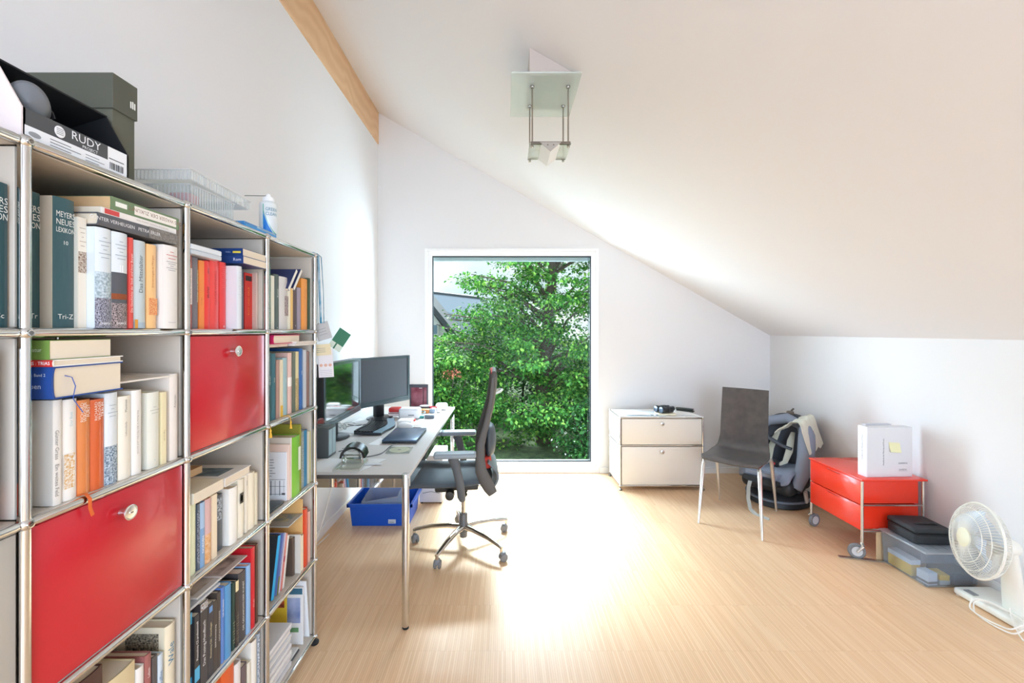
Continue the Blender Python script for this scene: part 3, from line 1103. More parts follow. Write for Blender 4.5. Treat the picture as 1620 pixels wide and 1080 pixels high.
ub(k, 235, 254, 620, 'e2e1d4', 'pale grey-green book with a small label, left of the thin pale yellow book', (('l', 0.72, 0.8, 3, 'b9bbb0'), ('h', 'A', 0.1, 0.006, '9fc0c8')), xs=0.884)
ub(k, 256.5, 263.5, 620, 'ecdfb6', 'thin pale yellow book next to the tall white one', (('V', 'Tage im Juli', 0.4, 0.006, 'a89868'),), xs=0.884, hard=False)
ub(k, 270, 283, 591, 'e5dcd2', 'tall white book standing at the right end of the second shelf', (('v', 'Asterien', 0.68, 0.010, '9a948e'),), xs=0.884, d=0.22)
Yp0, Yp1 = 0.975, 1.135
MB().box(-1.08, Yp0, 1.3185, -0.885, Yp1, 1.3225).build('pamphlet', M('ebe3d8', 0.6), label='thin white pamphlet lying across the cream books on the second shelf', cat='pamphlet', smooth=0)
# the stack on the left end of that shelf, spines to the photographer
mk_book('book', 'book', 'thick dictionary with a blue spine and ribbon, lying on the white novel', (-0.865, 0.812, 1.3085), ORI_CAM, 0.062, 0.24, 0.152, M('2a4c92', 0.4), (('V', 'Leben', 0.15, 0.014, 'dfe6f2', 0.4), ('V', 'Band 2', 0.09, 0.008, 'dfe6f2', 0.75)), True)
mk_book('book', 'book', 'thin white book with a red spine strip lying on the blue dictionary', (-0.863, 0.812, 1.371), ORI_CAM, 0.013, 0.22, 0.15, M('eeeae2', 0.5), (('b', 0, 1, 'd23a34'), ('V', 'TRIAS : TRIAS', 0.14, 0.009, 'ffffff')), True)
mk_book('book', 'book', 'thick book with an olive green spine on top of the second shelf stack', (-0.872, 0.814, 1.3845), ORI_CAM, 0.037, 0.22, 0.128, M('79984a', 0.45), (('V', 'Natur', 0.12, 0.011, 'e6efd2'),), False)
m = MB()
pr = [(-0.866, 0.838, 1.352), (-0.860, 0.846, 1.348), (-0.857, 0.850, 1.330), (-0.858, 0.846, 1.306), (-0.855, 0.852, 1.292), (-0.852, 0.860, 1.276)]
m.tube(pr, 0.0028, 6, flat=0.3)
m.build('ribbon_bookmark', M('2450a8', 0.5), label='blue ribbon hanging from the thick dictionary', cat='bookmark')
m = MB()
pr = [(-0.893, 0.888, RZ[3] + 0.012), (-0.875, 0.890, RZ[3] + 0.0135), (-0.866, 0.889, RZ[3] + 0.004), (-0.865, 0.888, RZ[3] - 0.014), (-0.864, 0.893, RZ[3] - 0.032)]
m.tube(pr, 0.004, 6, flat=0.25)
m.build('ribbon_bookmark', M('d9642a', 0.45), label='orange ribbon hanging over the rail above the large red door', cat='bookmark')

# ---- column B, shelf under the red door
k = (1, 1)
ub(k, 120, 165, 1068, '4a2c28', 'dark brown book low at the left, below the large red door', (), d=0.17, z0=None)
ub(k, 170, 216, 1062, 'd6c39a', 'sand coloured hardback below the red door, left of the white one', (), d=0.17)
ub(k, 217, 229, 1054, 'e9e6e0', 'white hardback with cream edge, left of the dusty red book', (), d=0.18)
ub(k, 230, 240.5, 1034, 'a0625e', 'dusty red book with a white title, low shelf under the red door', (('v', 'Leben', 0.8, 0.010, 'f2e2de'),), d=0.18, rough=0.5)
ub(k, 241.5, 250, 1037, '55504e', 'dark grey book between the dusty red and the pale blue book', (), d=0.16)
ub(k, 250.6, 259, 1034, 'ccd9e2', 'pale blue and white book with a blue cup drawing on its spine', (('v', 'Kaffee', 0.7, 0.014, '5f88b0'),), d=0.16)
o = ub(k, 263, 279, 986, 'eadfc4', 'tall cream book with blue letters and old photographs on its cover', (('v', 'Wale', 0.70, 0.026, '4a86a6'),), d=0.24)
m = MB()
m.quad((-0.24 + 0.02, -0.0006, 0.12), (-0.13, -0.0006, 0.12), (-0.13, -0.0006, 0.235), (-0.22, -0.0006, 0.235), 0)
m.quad((-0.108, -0.0006, 0.10), (-0.02, -0.0006, 0.10), (-0.02, -0.0006, 0.245), (-0.108, -0.0006, 0.245), 1)
m.build('cover_photo', [M('cfc4ac', 0.6, name='sepia sky'), speck('old photo', '3b3630', 'b4a890', 60)], o, local=True, smooth=0)
m = MB()
m.ball((-0.172, -0.0012, 0.155), (0.026, 0.0012, 0.034), 16, 10, 0)
m.ball((-0.174, -0.002, 0.176), (0.031, 0.0014, 0.024), 16, 10, 1)
m.build('cover_portrait', [M('a89a84', 0.6, name='sepia skin'), M('2d2823', 0.6, name='sepia dark')], o, local=True)

# ---- column C, top shelf
k = (2, 4)
ub(k, 296.5, 305, 403, 'b4665e', 'dusty pink red book with a long white label, first in its row', (('B', 0.33, 0.82, 0.15, 0.85, 'e9dcd6'), ('v', 'DIE NEUE ORDNUNG', 0.58, 0.010, '7a4a44')))
ub(k, 305.5, 314.5, 407, '77737a', 'dark grey book with a yellow printed edge, left of the orange one', (('v', 'Ansichten eines Jahrhunderts', 0.6, 0.008, 'e6dfae', 0.75),))
ub(k, 314.8, 323.3, 412, 'f08a3c', 'bright orange book beside the red ones on the top shelf', (('v', 'SOMMER', 0.4, 0.006, 'c8642a'),), hard=False)
ub(k, 323.8, 333.5, 413, M('e8332c', 0.28, name='bright red jacket', coat=0.4), 'bright red hardback with black letters, leftmost of three red books', (('v', 'BILANZ', 0.54, 0.010, '3b1614', 0.55), ('v', 'ERA', 0.86, 0.009, '3b1614', 0.6)))
ub(k, 333.9, 348.5, 411, M('e44440', 0.28, name='red jacket', coat=0.4), 'thick red hardback with pale red letters, middle of three red books', (('v', 'OLIVER WENDELL', 0.6, 0.013, 'c22f2c'),))
ub(k, 349, 359.3, 415, M('e03b3a', 0.32, name='deep red jacket', coat=0.3), 'plain red hardback with a small white mark, rightmost of three red books', (('l', 0.62, 0.95, 12, 'eb6a66'), ('h', 'o', 0.04, 0.012, 'ffffff')))
ub(k, 374, 384, 421, 'd9dde0', 'thick pale grey book with fine print along its cover edge', (('l', 0.5, 0.9, 10, 'c2c8cc'),), xs=0.861)
ub(k, 380.5, 387, 427, '5c6678', 'narrow slate blue book behind the pale grey one', (), xs=0.92)
ub(k, 387.3, 399, 432, 'd8342c', 'red paperback with black squares and yellow letters at the top', (('B', 0.86, 0.95, 0.1, 0.9, '2a1f22'), ('v', 'ROT UND GELB', 0.5, 0.014, 'f0903c')), xs=0.92, hard=False)
ub(k, 399.3, 412, 431, 'd9bfb2', 'pale pink cloth book at the right end of the red row', (), xs=0.905, d=0.2)
for i, (a, b_, c, lab) in enumerate(((1.654, 1.6675, 'c9d0d6', 'silver grey journal lying on the red books, lower of two'), (1.668, 1.683, 'dde2e6', 'silver white journal lying on the red books, upper of two'))):
    MB().rbox(-1.08, 1.183, a, -0.872, 1.311, b_, 0.002, 1).build('journal', M(c, 0.35), label=lab, cat='journal', group=None)
mk_book('book', 'book', 'navy paperback lying on the books, lower of two, with a white emblem', (-0.862, 1.400, 1.6615), ORI_CAM, 0.0245, 0.19, 0.137, M('24427e', 0.35), (('V', 'Rom', 0.1, 0.014, 'e8ecf4'),), False)
mk_book('book', 'book', 'navy paperback lying on the books, upper of two, with a yellow stripe', (-0.864, 1.401, 1.6865), ORI_CAM, 0.0245, 0.19, 0.135, M('1f3c74', 0.35), (('B', 0.03, 0.17, 0.35, 0.62, 'd9c84a'), ('V', 'Hellas', 0.25, 0.007, '9fb4d8')), False)

# ---- column D, top shelf
k = (3, 4)
ub(k, 423.5, 429, 416, '5f8577', 'narrow sea green book with fine dots, against the post', (('l', 0.1, 0.8, 26, 'c5dccd'),))
ub(k, 429.2, 434, 436, 'ece8d8', 'narrow cream book right of the sea green one', (), hard=False)
ub(k, 434.4, 442.6, 434, '55625f', 'dark grey green book with white letters, top right compartment', (('v', 'Kunst', 0.66, 0.014, 'e2e8e4', 0.6), ('h', 'o', 0.03, 0.008, 'ffffff')))
ub(k, 443, 456, 438, 'd6d2cf', 'pale grey book with a dark oval picture on its edge', (('B', 0.26, 0.64, 0.55, 1.0, speck('sp9', '6b5a5c', 'c9b8b4', 60)),))
ub(k, 456.5, 459.5, 451, 'efe6cf', 'very thin cream booklet left of the yellow one', (), hard=False)
ub(k, 459.8, 463.5, 455, 'efc579', 'thin sandy yellow book left of the dark brown one', (), hard=False)
ub(k, 463.8, 471, 455, '5b484a', 'dark brown book with a white dot, left of the mauve one', (('h', 'o', 0.09, 0.010, 'ffffff'),))
ub(k, 471.3, 477.5, 455, '9a8f9c', 'mauve grey book between the brown and the orange one', (('h', 'o', 0.09, 0.008, 'f2e6c8'),))
ub(k, 478, 487.5, 441, 'ec9b46', 'broad orange book at the right end of the topmost row', (('v', 'Lyrik der Zeit', 0.7, 0.008, 'a85f22'),))
ub(k, 488, 490.5, 440, '4b5f48', 'very thin dark green book at the end panel', (), hard=False)
MB().rbox(-1.08, 1.60, 1.618, -0.90, 1.745, 1.634, 0.002, 1).build('journal', M('9fb0ac', 0.5, var=(30, '2d3436', '9aa4a6')), label='dark patterned journal lying on the books, top right compartment', cat='journal')
for i, (dy, lab) in enumerate(((0.0, 'small white paperback tilted on the brown book, left of two'), (0.042, 'small white paperback tilted on the orange book, right of two'))):
    R = Matrix.Rotation(math.radians(-38), 3, 'X')
    mk_book('book', 'book', lab, (-0.885, 1.735 + dy, 1.612 + 0.006 * i), R, 0.014, 0.112, 0.12, M('36406a', 0.4), (('b', 0, 1, M('e8e4da', 0.7)),), False)

# ---- column D, second shelf
k = (3, 3)
row = [(424, 430.2, 558, '2f5a62', 'dark teal thin book against the post, second shelf at the far end', 'DIE WELT'), (430.8, 437.5, 559, '3c6f7a', 'teal thin book, second from the post at the far end', 'REISE'), (438.2, 443.4, 569, 'b08d80', 'brown pink thin book in the far end row', ''),
       (443.7, 447.8, 569, 'efe2c2', 'cream thin book with a yellow foot, far end row', ''), (448.2, 456, 566, '9dbcc0', 'pale turquoise book with white edge, far end row', 'Insel'), (456.6, 463, 558, 'e0bdb2', 'pale pink book with a white label, far end row', 'a'),
       (463.3, 467.6, 557, '6d7668', 'dark patterned thin book right of the pale pink one', ''), (468, 474.2, 556, 'dcd0a0', 'cream book with a brown patterned lower half', ''), (474.6, 480, 551, '3467a6', 'bright blue book in the far end row', 'MEER'),
       (480.3, 484.6, 553, 'c9cdd2', 'light grey thin book right of the bright blue one', ''), (484.9, 489.2, 556, '86604f', 'brown thin book near the end panel', ''), (489.6, 492, 557, 'b9bdbe', 'grey booklet touching the end panel', '')]
for a, b_, y, c, lab, tx in row:
    dc = []
    if tx and len(tx) > 1: dc.append(('v', tx, 0.6, 0.008, 'e8eee8'))
    if c == 'dcd0a0': dc.append(('b', 0.0, 0.55, speck('sp10', '8a6a40', 'd8c896', 120)))
    if c == 'e0bdb2': dc.append(('b', 0.45, 0.6, 'f4ece6'))
    if c == 'efe2c2': dc.append(('b', 0.0, 0.2, 'e6b84c'))
    ub(k, a, b_, y, c, lab, tuple(dc), hard=b_ - a > 5)
fb('book', 'thin cream book lying on the teal row at the far end', 425, 455, 1.377, 1.389, 'e6d2c0', (), xs=0.885, hard=False)
mk_book('book', 'book', 'magenta book with a strap, lying on the far end row', (-0.872, 1.60, 1.3895), ORI_CAM, 0.034, 0.15, 0.21, M('c8285e', 0.4), (), True)
m = MB()
for i in range(3):
    m.box(-1.02, 1.745, 1.3905 + 0.006 * i - 0.0005, -0.862 + 0.004 * i, 1.93, 1.395 + 0.006 * i)
m.xf(Matrix.Translation((0, 0, -0.012)))
m.build('paper_stack', M('e9e1d8', 0.7), label='loose white papers lying right of the magenta book', cat='papers', smooth=0)
for px, lab in ((427.5, 'yellow tassel bookmark hanging beside the small red door'), (459.5, 'yellow tassel bookmark hanging under the pale pink book')):
    Yb = F * 0.868 / (800 - px)
    z0 = RZ[3]
    m = MB().tube([(-0.90, Yb, z0 + 0.0108), (-0.875, Yb, z0 + 0.0125), (-0.8675, Yb, z0 + 0.003), (-0.8665, Yb, z0 - 0.012)], 0.0016, 6)
    m.lathe([(0.002, 0.0), (0.0042, -0.006), (0.0026, -0.01), (0.0055, -0.030), (0, -0.030)], 10, (-0.8665, Yb, z0 - 0.010))
    m.build('tassel_bookmark', M('e9b23c', 0.6), label=lab, cat='bookmark')

# ---- column D, third shelf: booklets with their covers to the photographer
k = 2
zb = RZ[2] + 0.0098
MB().rbox(-1.10, 1.585, zb, -0.893, 1.722, zb + 0.010, 0.003, 2).build('tablet', M('3c4648', 0.3), label='dark flat tablet lying in front of the white booklet', cat='tablet')


def facing(name, cat, label, x0, x1, Y, zt, th, col, deco=None, zb=zb):
    """an upright item whose front cover looks at the photographer"""
    o = E(name, label, cat, ((x0 + x1) / 2, Y + th / 2, zb))
    m = MB().rbox(x0, Y, zb, x1, Y + th, zt, min(0.0015, th * 0.2), 1)
    m.build('cover', M(col, 0.45), o)
    if deco:
        m = MB()
        mats = deco(m, x0, x1, Y - 0.0006, zb, zt)
        m.build('cover_print', mats, o, smooth=0)
    return o


def d_table(m, x0, x1, y, z0, z1):
    w, h = x1 - x0, z1 - z0
    for i in range(7):
        zz = z1 - h * (0.16 + 0.055 * i)
        m.box(x0 + w * 0.38, y, zz, x0 + w * (0.62 + 0.08 * math.sin(i * 3)), y + 0.0004, zz + 0.002)
    for i in range(5):
        xx = x0 + w * (0.4 + i * 0.13)
        m.box(xx, y, z0 + h * 0.12, xx + (0.003 if i in (1, 3) else 0.001), y + 0.0004, z0 + h * 0.42)
    for zz in (0.14, 0.30, 0.44):
        m.box(x0 + w * 0.32, y, z0 + h * zz, x1 - w * 0.04, y + 0.0004, z0 + h * zz + 0.0015)
    m.box(x0 + w * 0.34, y, z0 + h * 0.13, x0 + w * 0.48, y + 0.0004, z0 + h * 0.17)
    m.box(x1 - w * 0.14, y, z0 + h * 0.13, x1 - w * 0.04, y + 0.0004, z0 + h * 0.17)
    return [M('5c6066', 0.6)]


facing('booklet', 'booklet', 'white booklet with a printed table facing the room, third shelf', -1.03, -0.893, 1.738, 0.945, 0.006, 'e9ebee', d_table)
facing('book', 'book', 'pink and cream paperback behind the white booklet with the table', -1.05, -0.886, 1.7455, 0.975, 0.012, 'e8cdbd')
facing('box_file', 'box file', 'beige card box file behind the pink and cream paperback', -1.12, -0.885, 1.7595, 0.999, 0.007, 'd9cfc0')
k = (3, 2)
CUR[k] = 1.768
ub(k, 462.5, 475.5, 690, M('7cc038', 0.4, name='lime green cover'), 'lime green book at the middle of the far end third shelf', (('B', 0.4, 0.8, 0.7, 1.0, 'e6efdc'),), xs=0.883, d=0.22)
facing('box_file', 'box file', 'tall olive green file behind the lime green book', -1.16, -0.886, 1.8395, 1.036, 0.012, '8b8a34')
CUR[k] = 1.852
ub(k, 476, 480.8, 683, '8c9a98', 'thin grey patterned book between olive file and blue book', (('b', 0.1, 0.9, speck('sp11', '4c5a60', 'c9d2cc', 90)),), hard=False)
ub(k, 481, 487.2, 680, '2f7fa8', 'mid blue book near the end panel of the third shelf', ())
ub(k, 487.6, 490.3, 682, 'e6dfc6', 'thin cream book between the blue and the yellow booklet', (), hard=False)
ub(k, 490.6, 493.2, 681, 'dcd772', 'thin yellow green booklet at the end panel', (), hard=False)

# ---- column C, third shelf
k = (2, 2)
ub(k, 297, 311.8, 797, 'dfe6c4', 'thick pale lime book at the left end under the small red door', (), xs=0.89, d=0.17)
ub(k, 312.4, 317, 797, '5a6474', 'narrow slate book with a small picture, right of the pale lime book', (('b', 0.1, 0.9, speck('sp12', '2e3442', '9aa4b4', 70)),), xs=0.89)
ub(k, 317.3, 325.2, 794, '7fa6cf', 'light blue book with white upright lettering under the stack', (('v', 'NORDEN', 0.35, 0.012, 'ffffff'), ('b', 0.6, 1.0, 'a8c4e0')), xs=0.89)
ub(k, 325.6, 335.5, 788, 'd8a888', 'sunset coloured book with orange and mauve sky', (('b', 0.0, 0.45, speck('sp13', 'd89a5a', 'e6c09a', 30)), ('b', 0.45, 1.0, 'd6b0ac')), xs=0.89)
ub(k, 336, 343.6, 782, 'ead9bc', 'cream paperback beneath the flat cream book, third shelf', (), xs=0.89, hard=False)
ub(k, 344.2, 353, 782, '565c62', 'dark grey book with a torn white edge on its spine', (('b', 0.55, 0.95, speck('sp14', '3a4048', 'b9c4cc', 50)),), xs=0.905)
ub(k, 364.5, 377.5, 770, 'f1eee6', 'tall white book whose printed back cover faces the room', (), xs=0.888, d=0.18)
CUR[k] = CUR[k] + 0.001
ub(k, 378, 387.5, 757, 'ebe4d0', 'cream book with a black square monogram', (('B', 0.58, 0.76, 0.15, 0.75, '3a3630'), ('B', 0.62, 0.72, 0.3, 0.6, 'ebe4d0')), xs=0.89)
ub(k, 388, 393, 750, 'e7dfce', 'narrow cream book with a dark title at its head', (('v', 'Essay', 0.85, 0.007, '6f6a60'),), xs=0.892)
ub(k, 393.3, 404.5, 747, 'efe6cf', 'broad cream cloth book near the right post', (), xs=0.892)
ub(k, 404.8, 407.5, 747, 'e2d8c0', 'very thin cream booklet beside the right post', (), xs=0.892, hard=False)
m = MB()
mk_book('book', 'book', 'cream paperback lying flat with its open edge to the room, third shelf', (-0.868, 1.188, 0.9555), ORI_CAM, 0.030, 0.21, 0.125, M('e6d9bf', 0.5), (), False)
o = mk_book('book', 'book', 'white hardback with a dark landscape picture, lying right of the cream one', (-0.868, 1.318, 0.9555), ORI_CAM, 0.028, 0.24, 0.135, M('e6e0d8', 0.4), (), True)
m = MB().box(-0.10, 0.0284 - 0.0003, 0.035, -0.02, 0.0286, 0.2)
m.build('cover_photo', M('6d7f86', 0.4, var=(14, '4a5c62', '9aaab0')), o, local=True, smooth=0)
mk_book('book', 'book', 'tan paperback lying at the back of the stack, third shelf', (-0.97, 1.235, 0.9875), ORI_CAM, 0.022, 0.15, 0.13, M('d6a878', 0.5), (), False, pages=M('ddb88a', 0.8))

# ---- column C, fourth shelf: computer books
k = (2, 1)
blk = '38383c'
ub(k, 293.5, 303.6, 972, blk, 'black photo software manual with a cyan cap and cyan foot, at the post', (('B', 0.86, 1.0, 0, 1, '5ab4dc'), ('b', 0.0, 0.22, '38a8dc'), ('v', 'Photoshop CC', 0.5, 0.013, 'ffffff')), xs=0.90, hard=False)
ub(k, 304, 316.2, 974, blk, 'black photo software manual with a white title and cyan band low down', (('b', 0.14, 0.32, '5ab4dc'), ('v', 'Photoshop CS professionell', 0.66, 0.010, 'ffffff')), xs=0.892, hard=False)
ub(k, 316.8, 328.8, 951, '403c3e', 'tall dark manual with large white letters about posing', (('v', 'Das Posing-Handbuch', 0.5, 0.015, 'f2f2f2'), ('b', 0.9, 0.99, speck('sp15', '8a6a58', 'c9d6dc', 60))), xs=0.89, hard=False)
ub(k, 329.2, 337.8, 954, '3b3a40', 'black manual with a small blue square at the head of its spine', (('B', 0.88, 0.96, 0.2, 0.8, '6d98cc'), ('v', 'Photoshop CS6 - Grundlagen', 0.5, 0.009, 'e9dcae')), xs=0.89, hard=False)
ub(k, 338, 343.8, 950, '463e3a', 'dark brown manual with white italic title, right of the blue square', (('v', 'RAW-Konvertierung', 0.5, 0.008, 'eeeeee'),), xs=0.89, hard=False)
ub(k, 344, 350.2, 936, '4d443f', 'dark brown book with pale narrow capitals, left of the blue and white one', (('v', 'DIGITALE FOTOGRAFIE', 0.55, 0.009, 'd9d4cc'),), xs=0.89)
ub(k, 350.4, 355.8, 928, '5e83c4', 'blue book with white headline beside the light blue binder', (('v', 'DER BILDBAND', 0.72, 0.008, 'ffffff'),), xs=0.89)
ub(k, 356.3, 367.2, 924, '5794c2', 'mid blue binder in the middle of the computer books', (), xs=0.886)
ub(k, 367.8, 372.6, 921, '24433c', 'thin dark green book right of the blue binder', (('l', 0.1, 0.4, 8, 'c5c0a0'),), xs=0.89)
ub(k, 372.9, 378.6, 918, '3b3532', 'dark book with a cream top band, right of the dark green one', (('b', 0.84, 1.0, 'e2d3a4'), ('l', 0.08, 0.5, 12, 'a89e88')), xs=0.888)
ub(k, 379.2, 390.6, 903, '4a4648', 'charcoal art history book with a long white title', (('v', 'DIE GESCHICHTE DER KUNST', 0.5, 0.0125, 'e9e6e0'),), xs=0.888)
ub(k, 391, 397.8, 893, '8db4dc', 'light blue book left of the tall red one, fourth shelf', (), xs=0.887)
ub(k, 398.2, 404.6, 865, M('cf2430', 0.35, name='red binder cover'), 'tall bright red book on the fourth shelf', (('v', 'ATLAS', 0.3, 0.010, 'f2c8c4'),), xs=0.888, d=0.25)
ub(k, 405, 408.6, 860, '57392c', 'thin brown book between the tall red one and the post', (), xs=0.89)
mg = [(-1.08, 1.185, 0.6455, -0.893, 1.335, 0.6535, 'b9bcc0', 'silver grey magazine lying on the computer books, lowest', None),
      (-1.09, 1.245, 0.6540, -0.900, 1.42, 0.6605, 'd3cfc9', 'pale magazine with a brown stone picture on the computer books', ('8a7a6c', 'cfc4b8')),
      (-1.10, 1.345, 0.6610, -0.893, 1.475, 0.6655, 'c8b8b0', 'magazine with a portrait picture lying nearest the red book', ('6f5f5c', 'd2bcb0'))]
for x0, y0, z0, x1, y1, z1, c, lab, sp in mg:
    o = E('magazine', lab, 'magazine', ((x0 + x1) / 2, (y0 + y1) / 2, z0))
    MB().rbox(x0, y0, z0, x1, y1, z1, 0.001, 1).build('pages', M(c, 0.3), o)
    if sp:
        MB().box(x0 + 0.02, y0 + 0.01, z1 - 0.0003, x1 - 0.02, y1 - 0.02, z1 + 0.0004).build('cover_photo', M('808080', 0.3, name='mag' + sp[0], var=(25, sp[0], sp[1])), o, smooth=0)

# ---- column C, bottom shelf
k = (2, 0)
CUR[k] = 1.30
ub(k, 352, 371.8, 1052, 'e2622c', 'broad orange book on the bottom shelf, cut by the photo edge', (('v', 'Wissen', 0.5, 0.012, 'f2b48a'),), xs=0.886)
ub(k, 372.4, 382.6, 1047, 'e6e2e0', 'white book right of the orange one, bottom shelf', (), xs=0.888)
ub(k, 383, 391.8, 1051, '6a5c5e', 'grey brown book with orange white letters, bottom shelf', (('v', 'TECHNIK', 0.6, 0.014, 'e9dccc'), ('b', 0, 0.2, 'c8643c')), xs=0.89)
ub(k, 392.2, 398.3, 1046, 'e9e3d2', 'cream book left of the tall white one, bottom shelf', (), xs=0.89)
ub(k, 398.7, 407.8, 1012, 'f0ece2', 'tall white book on the bottom shelf near the post', (), xs=0.888, d=0.2)
ub(k, 408.2, 412.5, 1001, 'aeb9c4', 'thin grey blue patterned book against the post, bottom shelf', (('b', 0.05, 0.95, speck('sp16', '6d7c90', 'd6dce2', 50)),), xs=0.89)

# ---- column D, fourth shelf
zb = RZ[1] + 0.0098


def leaning(name, label, y, top, t, h, d, col, ang, deco=(), hard=False, x=-0.9, zz=zb):
    R = Matrix.Rotation(math.radians(-ang), 3, 'X')
    return mk_book(name, 'book', label, (x, y, zz + 0.0005 + t * math.sin(math.radians(ang))), R, t, h, d, col, deco, hard)


leaning('book', 'dark book with a cyan spine leaning at the near end of the fourth shelf', 1.640, None, 0.022, 0.232, 0.19, M('2c3238', 0.4), 13, (('b', 0, 1, '2fa8e0'),), True)
leaning('book', 'blue violet booklet leaning right of the cyan spine', 1.676, None, 0.012, 0.228, 0.19, M('6f7fb8', 0.4), 13, (('b', 0, 0.3, '6d7a3c'),))
leaning('book', 'pale mauve booklet leaning behind the blue violet one', 1.692, None, 0.009, 0.222, 0.19, M('d2cbdc', 0.4), 13)
leaning('book', 'pink red booklet leaning in the fourth shelf', 1.706, None, 0.012, 0.214, 0.19, M('d9837c', 0.4), 12, (('b', 0.5, 0.6, 'b0445c'),))
leaning('book', 'white booklet leaning against the dark brown book', 1.722, None, 0.012, 0.200, 0.19, M('e9e6e2', 0.4), 12)
k = (3, 1)
CUR[k] = 1.79
ub(k, 463.5, 467.5, 850, '5c4d44', 'dark brown narrow book upright in the fourth shelf', (), xs=0.905)
ub(k, 468, 476.5, 849, 'dcd6cc', 'grey white slipcase book right of the dark brown one', (), xs=0.884)
ub(k, 477, 481.2, 846, 'efe2c8', 'cream narrow book left of the orange red spine', (), xs=0.886)
facing('folder', 'folder', 'pale orange card folder at the back of the fourth shelf', -1.16, -0.893, 1.8745, 0.700, 0.0045, 'e8b877', None, zb)
CUR[k] = 1.88
ub(k, 482.2, 488, 804, M('d8482a', 0.4, name='orange red cover'), 'tall orange red book on the fourth shelf', (), xs=0.885, d=0.22)
ub(k, 488.4, 491.8, 808, 'e2b2a4', 'thin pink book between the orange red one and the end panel', (), xs=0.887)
o = E('magazine', 'grey magazine with a blue picture lying on the slipcase, fourth shelf', 'magazine', (-0.98, 1.80, 0.634))
MB().rbox(-1.09, 1.745, 0.6345, -0.888, 1.870, 0.640, 0.001, 1).build('pages', M('a9a49c', 0.4), o)
MB().box(-1.0, 1.79, 0.6398, -0.91, 1.86, 0.6405).build('cover_photo', M('7f8f7c', 0.4, var=(30, '5c7f9c', 'b4ae8a')), o, smooth=0)

# ---- column D, bottom shelf: magazine stack and leaning catalogues
zb = RZ[0] + 0.0098
mags = [(0.010, 'e2e1e0'), (0.013, 'cfd0d2'), (0.016, 'e9e8e6'), (0.012, 'd8d8da'), (0.018, 'ecebe8'), (0.014, 'd2d1d0'), (0.015, 'e6e6e6'), (0.011, 'c4c8cc'), (0.016, 'eaeae8'), (0.012, 'd9dadb'), (0.017, 'e8e6e2'), (0.013, 'cdd0d4'), (0.015, 'e9e9ea')]
z = zb
for i, (th, c) in enumerate(mags):
    j = 0.004 * math.sin(i * 2.3)
    y1 = 1.776 + 0.003 * math.cos(i * 1.7)
    MB().rbox(-1.11, 1.586, z + 0.0004, -0.893 + j, y1, z + th - 0.0012, 0.0012, 1).build('magazine', M(c, 0.35), cat='magazine', group='white magazines piled at the near end of the bottom shelf', label='topmost magazine of the tall pile with its pale cover showing' if i == 12 else 'white magazine, %s from the bottom of the tall pile on the bottom shelf' % ['first', 'second', 'third', 'fourth', 'fifth', 'sixth', 'seventh', 'eighth', 'ninth', 'tenth', 'eleventh', 'twelfth'][i])
    z += th
z = zb
for i, (c, lab) in enumerate((('4b4d50', 'dark magazine lying flat right of the tall pile, lowest'), ('e4e4e2', 'white magazine lying on the dark one right of the tall pile'))):
    MB().rbox(-1.08, 1.782, z, -0.90 - 0.004 * i, 1.862, z + 0.007, 0.001, 1).build('magazine', M(c, 0.4), label=lab, cat='magazine')
    z += 0.0075


def d_cat(m, x0, x1, y, z0, z1):
    w, h = x1 - x0, z1 - z0
    m.box(x0 + 0.004, y, z1 - h * 0.12, x1 - 0.003, y + 0.0004, z1 - 0.004, 0)
    m.box(x0 + 0.004, y, z1 - h * 0.62, x1 - 0.012, y + 0.0004, z1 - h * 0.18, 1)
    m.box(x0 + w * 0.3, y, z1 - h * 0.78, x1 - 0.02, y + 0.0004, z1 - h * 0.70, 2)
    return [M('3f6d84', 0.5), M('8497c4', 0.5, var=(12, '6f84b8', 'a9b4d4')), M('6a9a6c', 0.5)]



def d_bro(m, x0, x1, y, z0, z1):
    m.box(x1 - 0.08, y, z1 - 0.05, x1 - 0.01, y + 0.0004, z1 - 0.02, 0)
    return [M('b8402c', 0.5, var=(40, '7a3a28', 'e2632c'))]


o = facing('catalogue', 'catalogue', 'white catalogue with a blue picture, leaning on the bottom shelf end', -1.09, -0.90, 1.895, 0.30, 0.004, 'eceae8', d_cat, zb)
facing('brochure', 'brochure', 'yellow and red brochure behind the magazine pile', -1.08, -0.965, 1.88, 0.270, 0.004, 'e2c23c', d_bro, zb)
m = MB()
m.prism([(1.946, zb), (1.951, zb), (1.917, 0.318), (1.912, 0.318)], -1.10, -0.895, 'x')
m.build('catalogue', M('eef0f2', 0.4), label='thick white catalogue tilted against the end panel, bottom shelf', cat='catalogue', smooth=0)
